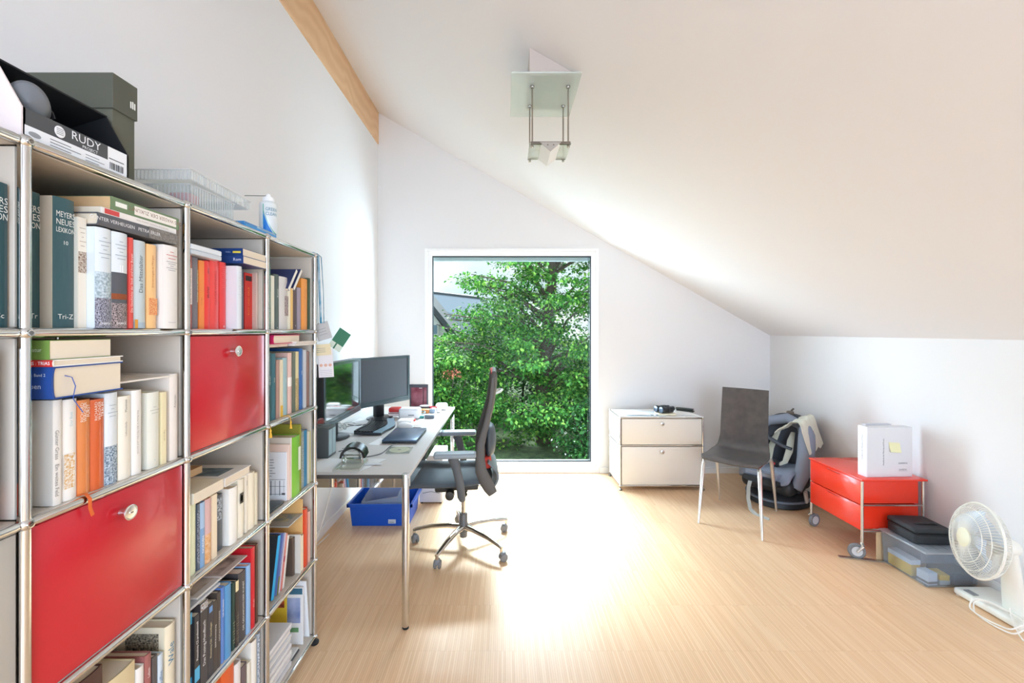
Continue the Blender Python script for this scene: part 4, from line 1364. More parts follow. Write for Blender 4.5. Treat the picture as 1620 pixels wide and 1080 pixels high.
# ------------------------------------------------------------------ on top of the bookcase
TZ = 1.7948
card_g = M('4e5052', 0.6, name='dark grey card')
card_k = M('16171a', 0.6, name='black card')
sb = E('shoe_box', 'open dark grey shoe box with white label and raised lid on the bookcase', 'shoe box', (-1.04, 0.89, TZ))
y0, y1, xb, xf, zt = 0.785, 1.003, -1.21, -0.887, 1.852
m = MB()
m.box(xb, y0, TZ, xf, y1, TZ + 0.002)
m.box(xf - 0.003, y0, TZ, xf, y1, zt)
m.box(xb, y0, TZ, xb + 0.003, y1, zt)
m.box(xb, y0, TZ, xf, y0 + 0.003, zt)
m.box(xb, y1 - 0.003, TZ, xf, y1, zt)
m.build('box_body', card_g, sb, smooth=0)
m = MB()
m.add([(xb, y0, zt), (-0.937, y0, 1.941), (-0.937, y1, 1.941), (xb, y1, zt), (xb, y0, zt + 0.004), (-0.937, y0, 1.9445), (-0.937, y1, 1.9445), (xb, y1, zt + 0.004)],
      [(0, 1, 2, 3), (7, 6, 5, 4), (0, 4, 5, 1), (1, 5, 6, 2), (2, 6, 7, 3), (3, 7, 4, 0)])
m.build('lid', card_k, sb, smooth=0)
m = MB()
gp = [(xf, zt - 0.002), (-0.937, 1.941), (xb + 0.01, zt + 0.003), (xb + 0.01, zt - 0.01)]
m.prism(gp, y1 - 0.0025, y1 + 0.0005, 'y')
m.build('lid_flap', card_k, sb, smooth=0)
m = MB()
m.prism([(xf, TZ + 0.001), (xf, zt), (-0.937, 1.941), (xb + 0.01, zt + 0.003), (xb + 0.01, TZ + 0.001)], y0 - 0.004, y0 - 0.001, 'y')
m.build('lid_flap', M('e9dcda', 0.6, name='pinkish white card'), sb, smooth=0, label='pinkish white side flap')
m = MB()
X = xf + 0.0006
m.quad((X, 0.786, TZ + 0.001), (X, 0.9505, TZ + 0.001), (X, 0.9505, TZ + 0.026), (X, 0.786, TZ + 0.026), 0)
m.quad((X, 0.9505, TZ + 0.001), (X, 0.998, TZ + 0.001), (X, 0.998, zt - 0.001), (X, 0.9505, zt - 0.001), 0)
X += 0.0004
m.ball((X, 0.848, 1.835), (0.0006, 0.0105, 0.0115), 16, 10, 0)
for i in range(4):
    m.box(X, 0.8415, 1.8295 + i * 0.0035, X + 0.0008, 0.8545, 1.8305 + i * 0.0035, 1)
m.text('RUDY', 0.024, (X, 0.902, 1.8395), (0, 1, 0), (0, 0, 1), 0, maxw=0.072)
m.text('PROJECT', 0.0085, (X, 0.910, 1.8255), (0, 1, 0), (0, 0, 1), 0, maxw=0.056)
for i in range(3):
    m.box(X, 0.83, TZ + 0.006 + 0.006 * i, X + 0.0003, 0.87 + 0.02 * (i % 2), TZ + 0.0072 + 0.006 * i, 1)
    m.box(X, 0.90, TZ + 0.005 + 0.006 * i, X + 0.0003, 0.93 + 0.012 * (i % 2), TZ + 0.006 + 0.006 * i, 1)
m.ball((X, 0.803, TZ + 0.013), (0.0005, 0.011, 0.005), 12, 8, 2)
for i in range(9):
    m.box(X, 0.955 + i * 0.0038, 1.803, X + 0.0003, 0.9565 + i * 0.0038 + (i % 3) * 0.0006, 1.818, 1)
m.box(X, 0.953, 1.825, X + 0.0003, 0.99, 1.8268, 1)
m.build('label', [M('eceef0', 0.5, name='label white'), M('55585c', 0.5), M('9a9c9e', 0.5)], sb, smooth=0)


def shoe(name, label, loc, rz, mat, sole, tip=0.0, L=0.27):
    o = E(name, label, 'shoe', loc, Euler((tip, 0, rz)))
    m = MB()

    def fn(u, v):
        a = 2 * PI * u
        w = 0.043 * (0.25 + 0.75 * math.sin(PI * min(1, max(0.02, v * 0.96 + 0.04))) ** 0.5) * (1 - 0.18 * math.sin(PI * v * 1.0) * (v < 0.6))
        h = 0.045 + 0.035 * (1 - v) ** 1.2 if v < 0.75 else 0.045 * (1 - (v - 0.75) * 1.6)
        if v < 0.001 or v > 0.999: return (0, -L / 2 + v * L, 0.02 + h * 0.4)
        return (w * math.cos(a), -L / 2 + v * L, 0.02 + max(0, h * 0.5 + h * 0.5 * math.sin(a)))
    m.grid(fn, 18, 16, closed_u=True)
    m.build('upper', mat, o, local=True, smooth=60, sub=1)
    m = MB()
    m.lathe([(0, 0), (0.95, 0), (1, 0.3), (0.95, 1), (0, 1)], 24)
    m.v = [(x * 0.043, y * L / 2, z * 0.022) for x, y, z in m.v]
    m.build('sole', sole, o, local=True)
    m = MB()
    for i, yy in enumerate((0.02, -0.03)):
        m.tube([(0.036 * math.cos(a), yy, 0.045 + 0.026 * math.sin(a)) for a in [PI * q / 8 for q in range(9)]], 0.007, 6, flat=0.4)
    m.build('strap', sole, o, local=True)
    return o


shoe('shoe', 'grey shoe nearest the camera in the open shoe box', (-0.985, 0.873, TZ + 0.042), 0.9, M('6f7276', 0.5), M('303236', 0.5), 0.18, 0.20)
shoe('shoe', 'grey shoe farther back in the open shoe box', (-1.105, 0.90, TZ + 0.045), 1.2, M('64676b', 0.5), M('2d2f33', 0.5), 0.12, 0.20)

bx = E('storage_box', 'tall dark olive cardboard box with fitted lid behind the open shoe box', 'cardboard box', (-1.08, 1.05, TZ))
ol = M('5c5d50', 0.6, name='olive card')
MB().box(-1.225, 1.014, TZ, -0.935, 1.075, 1.975).build('box_body', ol, bx, bevel=0.001)
MB().box(-1.228, 1.0105, 1.968, -0.9305, 1.0785, 2.052).build('lid', M('55564b', 0.6, name='dark olive card'), bx, bevel=0.001)
m = MB()
for i in range(3):
    m.box(-0.9302, 1.057 + i * 0.0055, 1.992, -0.9298, 1.0605 + i * 0.0055, 2.008 + 0.002 * (i % 2))
m.build('print', M('e6e6e0', 0.5), bx, smooth=0)

# ribbed clear plastic boxes with small things inside
clear_rib = clear_mat('ribbed clear plastic', 'f8fafa', 0.12, 0.15, 0.03, 0.2)
for nm, lab, (bx0, bx1, by0, by1, bz0, bz1), ang in (
        ('plastic_box', 'ribbed clear plastic box with small colourful parts on the bookcase', (-1.17, -0.905, 1.225, 1.42, TZ + 0.010, 1.862), 0),
        ('plastic_box', 'open lid-like clear ribbed tray resting slanted on the lower box', (-1.17, -0.90, 1.22, 1.50, 1.872, 1.902), -0.03)):
    o = E(nm, lab, 'plastic box', ((bx0 + bx1) / 2, (by0 + by1) / 2, bz0))
    m = MB()
    a = 0.002
    m.box(bx0, by0, bz0, bx1, by1, bz0 + a)
    m.box(bx1 - a, by0, bz0 + a, bx1, by1, bz1)
    m.box(bx0, by0, bz0 + a, bx0 + a, by1, bz1)
    m.box(bx0 + a, by0, bz0 + a, bx1 - a, by0 + a, bz1)
    m.box(bx0 + a, by1 - a, bz0 + a, bx1 - a, by1, bz1)
    if ang:
        c = Vector((0, by0, bz0))
        Rm = Matrix.Translation(c) @ Matrix.Rotation(ang, 4, 'X') @ Matrix.Translation(-c)
        m.xf(Rm)
    m.build('box_body', clear_rib, o, smooth=0)
    m = MB()
    n = int((by1 - by0) / 0.011)
    for i in range(n):
        yy = by0 + 0.004 + i * 0.011
        m.box(bx1, yy, bz0, bx1 + 0.0012, yy + 0.0025, bz1)
    n = int((bx1 - bx0) / 0.011)
    for i in range(n):
        xx = bx0 + 0.004 + i * 0.011
        m.box(xx, by0 - 0.0012, bz0, xx + 0.0025, by0, bz1)
    m.box(bx0 - 0.003, by0 - 0.003, bz1 - 0.003, bx1 + 0.003, by0 - 0.0001, bz1)
    m.box(bx1 + 0.0001, by0 - 0.003, bz1 - 0.003, bx1 + 0.003, by1 + 0.003, bz1)
    if ang:
        m.xf(Rm)
    m.build('ribs', clear_mat('clear rib edge', 'f4f6f6', 0.40, 0.2, 0.05, 0.2), o, smooth=0)
for (x0, y0_, x1, y1_, h, c, lab) in ((-1.14, 1.235, -1.06, 1.26, 0.035, '2f3a40', 'dark blue block inside the clear ribbed box'), (-1.05, 1.24, -0.985, 1.275, 0.028, '3d6b4c', 'green block inside the clear ribbed box'),
                                      (-0.975, 1.235, -0.918, 1.28, 0.034, 'd99a9c', 'pink block inside the clear ribbed box'), (-1.12, 1.29, -1.0, 1.36, 0.03, 'b9d27a', 'lime green block at the back of the clear ribbed box')):
    MB().rbox(x0, y0_, TZ + 0.0125, x1, y1_, TZ + 0.0125 + h, 0.004, 2).build('toy_block', M(c, 0.5), label=lab, cat='toy block')
MB().rbox(-1.18, 1.215, TZ, -0.893, 1.44, TZ + 0.0095, 0.003, 2).build('tray', M('c3c9ce', 0.25, 0.6), label='flat silver tray under the clear ribbed box', cat='tray')

m = MB()
o = E('magazine', 'bright blue magazine lying on the bookcase top beside the spray can', 'magazine', (-0.99, 1.53, TZ))
MB().rbox(-1.10, 1.448, TZ, -0.882, 1.64, TZ + 0.009, 0.0015, 1).build('cover', M('3f9ad6', 0.3), o)
o = E('brochure', 'blue-grey brochure lying on the bright blue magazine', 'brochure', (-0.98, 1.55, TZ + 0.0092))
MB().rbox(-1.09, 1.446, TZ + 0.0092, -0.886, 1.648, TZ + 0.0185, 0.0012, 1).build('cover', M('4a8cc4', 0.3), o)
MB().box(-0.8862, 1.52, TZ + 0.011, -0.8857, 1.64, TZ + 0.0165).build('spine_print', M('9db8cc', 0.4), o, smooth=0)

sc_x, sc_y, sc_z, sc_r = -0.942, 1.695, TZ, 0.033
can = E('spray_can', 'white and blue compressed air can with straw on the bookcase top', 'spray can', (sc_x, sc_y, sc_z))
m = MB()
H = 0.155
m.lathe([(0, 0), (sc_r - 0.002, 0), (sc_r, 0.003), (sc_r, H - 0.012), (sc_r - 0.003, H - 0.005), (sc_r - 0.010, H), (0.014, H + 0.004), (0, H + 0.004)], 36, (sc_x, sc_y, sc_z))
m.build('can_body', M('dfe5e6', 0.3, 0.15, name='can white'), can)
m = MB()


def on_can(a, z, e=0.0005):
    return (sc_x + (sc_r + e) * math.cos(a), sc_y + (sc_r + e) * math.sin(a), sc_z + z)


def can_curve(k):
    return 0.02 + 0.09 * (1 - k) ** 1.8


A0, A1 = math.radians(-95), math.radians(-8)
for i in range(20):
    u0, u1 = i / 20, (i + 1) / 20
    a0, a1 = A0 + (A1 - A0) * u0, A0 + (A1 - A0) * u1
    m.quad(on_can(a0, 0.004), on_can(a1, 0.004), on_can(a1, can_curve(u1)), on_can(a0, can_curve(u0)), 0)
    m.quad(on_can(a0, can_curve(u0) + 0.004), on_can(a1, can_curve(u1) + 0.004), on_can(a1, can_curve(u1) + 0.009), on_can(a0, can_curve(u0) + 0.009), 1)
for i in range(8):
    z0 = 0.06 + i * 0.010
    m.quad(on_can(A0 - 0.03, z0), on_can(A0 + 0.06, z0), on_can(A0 + 0.06, z0 + 0.0102), on_can(A0 - 0.03, z0 + 0.0102), 1)
for s_, zz, sz in (('GREEN', 0.120, 0.018), ('CLEAN', 0.102, 0.018)):
    a = math.radians(-42)
    nrm = Vector((math.cos(a), math.sin(a), 0))
    m.text(s_, sz, Vector((sc_x, sc_y, sc_z + zz)) + nrm * (sc_r + 0.0007), (-math.sin(a), math.cos(a), 0), (0, 0, 1), 2, maxw=0.042, bend=(0, sc_r))
m.build('label', [M('2b7fd0', 0.35), M('4fb29a', 0.35), M('2a7f9a', 0.35)], can, smooth=0)
m = MB().lathe([(0.022, 0), (0.022, 0.012), (0.018, 0.018), (0.010, 0.020), (0.008, 0.030), (0, 0.030)], 20, (sc_x, sc_y, sc_z + H + 0.001))
m.build('cap', M('eef0f0', 0.4), can)
m = MB().cyl((sc_x - 0.005, sc_y - 0.005, sc_z + H + 0.024), (sc_x - 0.088, sc_y - 0.012, sc_z + H + 0.023), 0.0016, n=8)
m.build('straw', M('70756a', 0.4), can)

# ------------------------------------------------------------------ lanyards and cards hanging on the end of the bookcase
EY = 1.985
m = MB()
m.tube([(-0.93, EY - 0.03, TZ + 0.002), (-0.885, EY - 0.012, TZ + 0.004), (-0.872, EY, TZ - 0.01), (-0.868, EY + 0.008, 1.60), (-0.862, EY + 0.006, 1.475)], 0.0075, 6, flat=0.7)
m.tube([(-0.91, EY - 0.03, TZ + 0.0025), (-0.875, EY - 0.006, TZ + 0.003), (-0.860, EY + 0.004, TZ - 0.012), (-0.853, EY + 0.012, 1.62), (-0.850, EY + 0.010, 1.475)], 0.006, 6, flat=0.2)
m.build('lanyard', M('3f93b4', 0.5, var=(16, '2f86a8', 'c5d3da')), label='blue and grey lanyard hanging down the end of the bookcase', cat='lanyard')
m = MB().tube([(-0.888, EY - 0.006, TZ + 0.001), (-0.879, EY + 0.001, TZ - 0.02), (-0.876, EY + 0.002, 1.60), (-0.874, EY + 0.002, 1.47)], 0.003, 6, flat=0.4)
m.build('lanyard', M('3c4a44', 0.5), label='thin dark cord hanging at the bookcase edge beside the blue lanyard', cat='lanyard')


def card(name, label, cx, cy, cz, w, h, ang, col, extra=None):
    o = E(name, label, 'card', (cx, cy, cz - h / 2), Euler((0, math.radians(ang), 0)))
    MB().box(-w / 2, -0.001, 0, w / 2, 0.001, h).build('card_body', M(col, 0.45), o, local=True, smooth=0)
    if extra:
        m = MB()
        mats = extra(m, w, h)
        m.build('print', mats, o, local=True, smooth=0)
    return o


def ex_lines(m, w, h):
    for i in range(3):
        m.box(-w * 0.3, -0.0016, h * (0.3 + 0.16 * i), w * 0.25, -0.0011, h * (0.3 + 0.16 * i) + 0.0016)
    return [M('8a8a88', 0.5)]


def ex_prog(m, w, h):
    m.ball((-w * 0.25, -0.0014, h * 0.9), (0.010, 0.0006, 0.010), 14, 8, 0)
    m.ball((-w * 0.25, -0.0020, h * 0.9), (0.005, 0.0006, 0.005), 12, 8, 2)
    for i in range(3):
        m.ball((-w * 0.3 + i * w * 0.3, -0.0014, h * 0.42), (0.008, 0.0005, 0.007), 12, 8, 1)
    for i in range(4):
        m.box(-w * 0.4, -0.0015, h * (0.06 + 0.06 * i), w * 0.4, -0.0011, h * (0.06 + 0.06 * i) + 0.0012, 3)
    return [M('3c3c40', 0.5), M('e0b09a', 0.5), M('c8c8cc', 0.5), M('b5adb0', 0.5)]


def ex_green(m, w, h):
    m.box(-w * 0.5, -0.0016, h * 0.0, w * 0.5, -0.0011, h * 0.30, 0)
    m.box(-w * 0.10, -0.0020, h * 0.0, w * 0.02, -0.0016, h * 0.30, 1)
    return [M('d3dccb', 0.5), M('3f7358', 0.5)]


card('name_card', 'green name card with pale stripe hanging behind the grey card', -0.812, EY + 0.030, 1.405, 0.062, 0.10, 34, '3f7a5e', ex_green)
card('name_card', 'grey name card hanging from the blue lanyard at the bookcase end', -0.846, EY + 0.018, 1.440, 0.068, 0.082, -17, 'c9c5c2', ex_lines)
card('name_card', 'pale yellow card hanging between the grey card and the white programme', -0.862, EY + 0.002, 1.350, 0.100, 0.052, -5, 'ecdcb4', ex_lines)
card('programme_card', 'white programme card with a row of pinkish emblems, lowest on the bookcase end', -0.838, EY + 0.010, 1.290, 0.070, 0.135, -3, 'ece6e6', ex_prog)

# ------------------------------------------------------------------ desk
DX0, DX1, DY0, DY1, DZ = -1.225, -0.463, 2.055, 3.90, 0.747
desk = E('desk', 'long grey desk with chrome legs along the left wall', 'desk', ((DX0 + DX1) / 2, (DY0 + DY1) / 2, 0))
dtop = M('cdcac7', 0.38, name='grey desk laminate', spec=0.4)
m = MB().box(DX0, DY0 + 0.002, DZ - 0.019, DX1 - 0.002, DY1, DZ)
m.build('tabletop', dtop, desk, bevel=0.001)
ed = M('4a4642', 0.45, name='dark desk edge')
m = MB()
m.box(DX0, DY0, DZ - 0.0195, DX1 - 0.03, DY0 + 0.0025, DZ - 0.001)
m.build('edge_band', ed, desk, smooth=0)
m = MB()
m.box(DX0 + 0.03, DY0 + 0.010, DZ - 0.0665, DX1 - 0.03, DY0 + 0.03, DZ - 0.0195)
m.box(DX0 + 0.03, DY1 - 0.03, DZ - 0.0665, DX1 - 0.03, DY1 - 0.01, DZ - 0.0195)
m.box(DX1 - 0.024, DY0 + 0.03, DZ - 0.0665, DX1 - 0.004, DY1 - 0.03, DZ - 0.0195)
m.box(DX0 + 0.004, DY0 + 0.03, DZ - 0.0665, DX0 + 0.024, DY1 - 0.03, DZ - 0.0195)
m.build('apron', M('dcdcda', 0.045, 1.0, name='polished chrome'), desk, smooth=0, bevel=0.002)
for X in (DX0 + 0.018, DX1 - 0.022):
    for Y in (DY0 + 0.012, DY1 - 0.02):
        m = MB()
        m.lathe([(0.0, 0.012), (0.0165, 0.012), (0.0175, 0.016), (0.0175, DZ - 0.002), (0.016, DZ + 0.001), (0, DZ + 0.001)], 28, (X, Y, 0))
        l = m.build('leg', CHROME, desk)
        MB().lathe([(0, 0), (0.015, 0), (0.0165, 0.003), (0.0165, 0.012), (0, 0.012)], 20, (X, Y, 0)).build('leg_foot', BLACK_PL, l)


# ---- monitors
def monitor(label, c, rz, w, h, th, scr, bez, bz0, tilt=0.0):
    """c: centre of the screen's front face on the desk plan; rz turns the -Y facing screen"""
    o = E('monitor', label, 'monitor', (c[0], c[1], DZ + 0.0005), Euler((0, 0, rz)))
    m = MB()
    b = 0.022
    st = len(m.v)
    m.rbox(-w / 2, 0.0, bz0, w / 2, th * 0.5, bz0 + h, 0.004, 2)
    m.rbox(-w / 2 + 0.03, th * 0.5 - 0.003, bz0 + 0.03, w / 2 - 0.03, th, bz0 + h - 0.03, 0.012, 2)
    m.build('housing', BLACK_PL, o, local=True)
    m = MB()
    ring(m, -w / 2, bz0, w / 2, bz0 + h, b, -0.006, 0.001)
    m.box(-w / 2 + b, -0.006, bz0 + b, w / 2 - b, 0.001, bz0 + b + 0.018)
    m.build('bezel', bez, o, local=True, bevel=0.0015, smooth=0)
    m = MB().box(-w / 2 + b, -0.0015, bz0 + b + 0.018, w / 2 - b, 0.0005, bz0 + h - b)
    m.build('screen', scr, o, local=True, smooth=0)
    m = MB()
    m.lathe([(0, 0), (0.108, 0), (0.112, 0.004), (0.110, 0.010), (0.09, 0.016), (0, 0.016)], 40, (0, 0.06, 0), sy=0.8)
    m.build('stand_base', M('2f3437', 0.3, name='dark stand'), o, local=True)
    m = MB().rbox(-0.04, 0.05, 0.014, 0.04, 0.095, bz0 + 0.12, 0.008, 2)
    m.build('stand_neck', BLACK_PL, o, local=True)
    return o


SCR1 = M('1a1f1c', 0.05, name='glossy screen', spec=1.0, coat=1.0, ior=2.4)
SCR2 = M('4a4e54', 0.35, name='matt screen', spec=0.5)
BEZ1 = M('3f5054', 0.22, name='glossy dark bezel', coat=0.6)
m1a, m1b = Vector((-1.045, 2.455)), Vector((-1.045, 3.055))
mid = (m1a + m1b) / 2
ang1 = math.atan2(m1b[1] - m1a[1], m1b[0] - m1a[0])
monitor('glossy monitor reflecting the green garden, nearest on the desk', (mid[0], mid[1]), ang1, 0.61, 0.375, 0.09, SCR1, BEZ1, 0.124)
m2a, m2b = Vector((-1.086, 3.13)), Vector((-0.809, 3.57))
mid = (m2a + m2b) / 2
ang2 = math.atan2(m2b[1] - m2a[1], m2b[0] - m2a[0])
monitor('dark grey monitor behind the glossy one on the desk', (mid[0], mid[1]), ang2, 0.525, 0.372, 0.06, SCR2, BEZ1, 0.117)

# ---- small dark computer box with glasses on it
pc = E('external_drive_case', 'small dark upright drive case at the near left of the desk', 'drive case', (-1.03, 2.36, DZ))
MB().rbox(-1.11, 2.31, DZ + 0.0005, -0.962, 2.42, 0.913, 0.004, 2).build('housing', M('4a4f50', 0.45), pc)
m = MB()
m.box(-0.9618, 2.318, DZ + 0.014, -0.9602, 2.362, 0.90, 0)
m.box(-0.9618, 2.368, DZ + 0.014, -0.9602, 2.41, 0.90, 0)
m.build('front_panel', M('9fb3b6', 0.3), pc, smooth=0, bevel=0.001)


def glasses(label, loc, rz):
    o = E('glasses', label, 'glasses', loc, Euler((0, 0, rz)))
    m = MB()
    for sx in (-1, 1):
        m.tube([(sx * 0.033 + 0.026 * math.cos(a), 0, 0.018 + 0.017 * math.sin(a)) for a in [2 * PI * q / 18 for q in range(18)]], 0.0012, 6, closed=True)
        m.tube([(sx * 0.060, 0, 0.022), (sx * 0.066, 0.01, 0.023), (sx * 0.064, 0.11, 0.018), (sx * 0.060, 0.135, 0.006)], 0.0014, 6)
    m.tube([(-0.008, 0, 0.022), (0, -0.002, 0.027), (0.008, 0, 0.022)], 0.0013, 6)
    m.build('frame', M('8f9290', 0.25, 1.0), o, local=True)
    m = MB()
    for sx in (-1, 1):
        m.lathe([(0.025, -0.0004), (0.025, 0.0004)], 18, (sx * 0.033, 0, 0.018), (0, 1, 0))
    m.build('lens', clear_mat('lens', 'f6fafa', 0.02, 0.02, 0.1), o, local=True)
    return o


glasses('wire glasses lying on the dark drive case', (-1.04, 2.335, 0.9145), 1.1)
glasses('wire glasses lying on papers between keyboard and glossy monitor', (-1.15, 3.0, DZ + 0.0055), -0.7)

# ---- keyboard
kx = [atZ(563.6, 685, 0.755), atZ(608, 690, 0.755), atZ(631.7, 664.4, 0.755), atZ(587, 663, 0.755)]
kc = ((-1.0 - 0.788 - 0.815 - 1.041) / 4, (2.854 + 2.769 + 3.27 + 3.30) / 4)
ka = math.atan2(3.285 - 2.81, -0.928 + 0.894)
kb = E('keyboard', 'black curved keyboard with silver blue palm rest on the desk', 'keyboard', (kc[0], kc[1], DZ + 0.0005), Euler((0, 0, ka)))
m = MB()


def kfn(u, v):
    x = -0.235 + 0.47 * u
    bow = 0.022 * math.cos(PI * (u - 0.5) * 2)
    return (x, -0.095 - bow + v * (0.19 + bow * 0.6), 0.010 + 0.008 * v)


m.slab(kfn, 24, 6, 0.014)
m.build('keyboard_body', M('23282c', 0.4), kb, local=True)
m = MB()


def pfn(u, v):
    x = -0.235 + 0.47 * u
    bow = 0.022 * math.cos(PI * (u - 0.5) * 2)
    return (x, -0.095 - bow + v * 0.055, 0.0185 + 0.001 * v)


m.slab(pfn, 24, 3, 0.003)
m.build('palm_rest', M('7f97a4', 0.35), kb, local=True)
m = MB()
for r in range(6):
    nk = 21
    for q in range(nk):
        if q in (15, 16) and r != 5 and q == 15: continue
        x = -0.222 + q * 0.0213
        u = (x + 0.235) / 0.47
        bow = 0.022 * math.cos(PI * (u - 0.5) * 2) * (1 - (r + 1) / 7 * 0.4)
        y = -0.036 - bow + r * 0.0212 + (0.006 if r == 5 else 0)
        m.box(x, y, 0.018 + 0.0009 * r, x + 0.0185, y + 0.0175, 0.0265 + 0.0011 * r)
m.build('keys', M('101315', 0.45), kb, local=True, smooth=0)

# ---- closed laptop
lp = E('laptop', 'closed dark blue grey laptop on the desk beside the keyboard', 'laptop', (-0.652, 2.78, DZ))
m = MB().rbox(-0.760, 2.615, DZ + 0.003, -0.546, 2.945, DZ + 0.014, 0.003, 2)
m.build('laptop_base', M('2b3036', 0.4), lp)
m = MB().rbox(-0.760, 2.615, DZ + 0.0145, -0.546, 2.945, DZ + 0.0235, 0.003, 2)
m.build('lid', M('4d6077', 0.28, 0.3, name='laptop lid'), lp)
m = MB()
for (x, y) in ((-0.74, 2.63), (-0.565, 2.63), (-0.74, 2.93), (-0.565, 2.93)):
    m.cyl((x, y, DZ), (x, y, DZ + 0.003), 0.006, n=10)
for i in range(5):
    m.box(-0.72 + i * 0.03, 2.6145, DZ + 0.006, -0.705 + i * 0.03, 2.616, DZ + 0.011)
m.build('port_strip', BLACK_PL, lp, smooth=0)

# ---- mouse
ms = E('computer_mouse', 'white computer mouse behind the closed laptop', 'mouse', (-0.72, 3.06, DZ), Euler((0, 0, 1.35)))
m = MB()
m.grid(lambda u, v: (0.034 * math.sin(PI * v) ** 0.6 * math.cos(2 * PI * u), -0.06 * math.cos(PI * v), max(0.0, 0.004 + 0.034 * math.sin(PI * v) ** 0.7 * max(0, math.sin(2 * PI * u)))), 20, 12, closed_u=True)
m.build('mouse_body', M('e8eaec', 0.3), ms, local=True, smooth=60)
MB().cyl((-0.003, -0.03, 0.028), (0.003, -0.03, 0.028), 0.007, n=12).build('wheel', GREY_PL, ms, local=True)

# ---- hole punch
hp = E('hole_punch', 'large chrome and black hole punch on the near end of the desk', 'hole punch', (-0.79, 2.2, DZ + 0.0025), Euler((0, 0, 0.06)))
m = MB()
m.rbox(-0.062, -0.105, 0.002, 0.062, 0.055, 0.007, 0.002, 1)
m.box(-0.064, -0.107, 0.0, -0.050, 0.06, 0.012)
m.box(0.050, -0.107, 0.0, 0.064, 0.06, 0.012)
m.box(-0.064, -0.110, 0.0, 0.064, -0.104, 0.010)
m.build('base_plate', M('bdbcb0', 0.3, 0.6, name='champagne metal'), hp, local=True)
m = MB()
for sx in (-1, 1):
    m.prism([(-0.01, 0.005), (0.062, 0.005), (0.055, 0.055), (0.03, 0.06), (0.005, 0.045)], sx * 0.052 - 0.003, sx * 0.052 + 0.003, 'x')
    m.cyl((sx * 0.04, 0.02, 0.006), (sx * 0.04, 0.02, 0.045), 0.005, n=12)
m.cyl((-0.055, 0.035, 0.040), (0.055, 0.035, 0.040), 0.004, n=10)
m.box(-0.05, 0.01, 0.018, 0.05, 0.04, 0.026)
m.build('punch_mechanism', CHROME, hp, local=True)
m = MB()
m.slab(lambda u, v: (-0.060 + 0.120 * u, -0.004 + 0.070 * v, 0.034 + 0.052 * math.sin(PI * min(1, max(0, u))) ** 0.45 + 0.010 * v), 20, 5, 0.012)
m.build('handle', M('1c1e1c', 0.25, name='glossy black'), hp, local=True)
m = MB().box(0.064, -0.012, 0.002, 0.150, 0.003, 0.006)
m.build('paper_guide', M('d5d8da', 0.3, 0.3), hp, local=True, smooth=0)

# ---- papers, disc, rulers and cables on the desk


def sheet(name, label, poly, z, col, cat='paper', th=0.0008, mat=None):
    m = MB().prism(poly, z, z + th)
    return m.build(name, mat or M(col, 0.6), label=label, cat=cat, smooth=0)


sheet('paper_sheet', 'white paper sheet under the chrome hole punch', [(-0.93, 2.085), (-0.72, 2.085), (-0.64, 2.30), (-0.83, 2.33)], DZ + 0.0012, 'e2e3e4')
sheet('paper_sheet', 'white paper sheet at the near left corner of the desk', [(-1.02, 2.11), (-0.87, 2.10), (-0.85, 2.30), (-0.99, 2.33)], DZ + 0.0002, 'e6e7e8')
sheet('paper_sheet', 'small white note between keyboard and disc case', [(-0.84, 2.60), (-0.765, 2.58), (-0.765, 2.72), (-0.81, 2.76)], DZ + 0.0003, 'eeeeee')
sheet('paper_sheet', 'creased white paper beneath the wire glasses, left of the keyboard', [(-1.14, 2.9), (-1.0, 2.88), (-0.99, 3.12), (-1.12, 3.14)], DZ + 0.0005, 'e9ebec', th=0.002)
sheet('paper_sheet', 'white paper under the foot of the dark grey monitor', [(-1.18, 3.20), (-1.02, 3.19), (-0.98, 3.30), (-1.15, 3.36)], DZ + 0.0004, 'f0f0f0')
cd = E('disc_case', 'clear case with a pale green disc on the desk edge', 'disc case', (-0.615, 2.47, DZ + 0.0005), Euler((0, 0, 0.03)))
MB().rbox(-0.068, -0.062, 0, 0.068, 0.062, 0.0045, 0.001, 1).build('case_body', M('8f968f', 0.15, name='disc case plastic', coat=0.5), cd, local=True)
m = MB().lathe([(0.010, 0.0046), (0.058, 0.0046), (0.058, 0.0056), (0.010, 0.0056), (0.010, 0.0046)], 40)
m.build('disc', M('dde0c4', 0.18, 0.3, name='disc'), cd, local=True)
MB().lathe([(0.0, 0.0046), (0.009, 0.0046), (0.009, 0.0062), (0, 0.0062)], 20).build('hub', M('5d625c', 0.4), cd, local=True)


def cable(name, label, pts, r, col, cat='cable', sub_n=6, parent=None):
    P = [Vector(p) for p in pts]
    out = []
    for i in range(len(P) - 1):
        p0, p1, p2, p3 = P[max(i - 1, 0)], P[i], P[i + 1], P[min(i + 2, len(P) - 1)]
        for q in range(sub_n):
            t_ = q / sub_n
            out.append(0.5 * ((2 * p1) + (p2 - p0) * t_ + (2 * p0 - 5 * p1 + 4 * p2 - p3) * t_ ** 2 + (3 * p1 - p0 - 3 * p2 + p3) * t_ ** 3))
    out.append(P[-1])
    return MB().tube(out, r, 8).build(name, M(col, 0.5), parent, label=label, cat=cat)


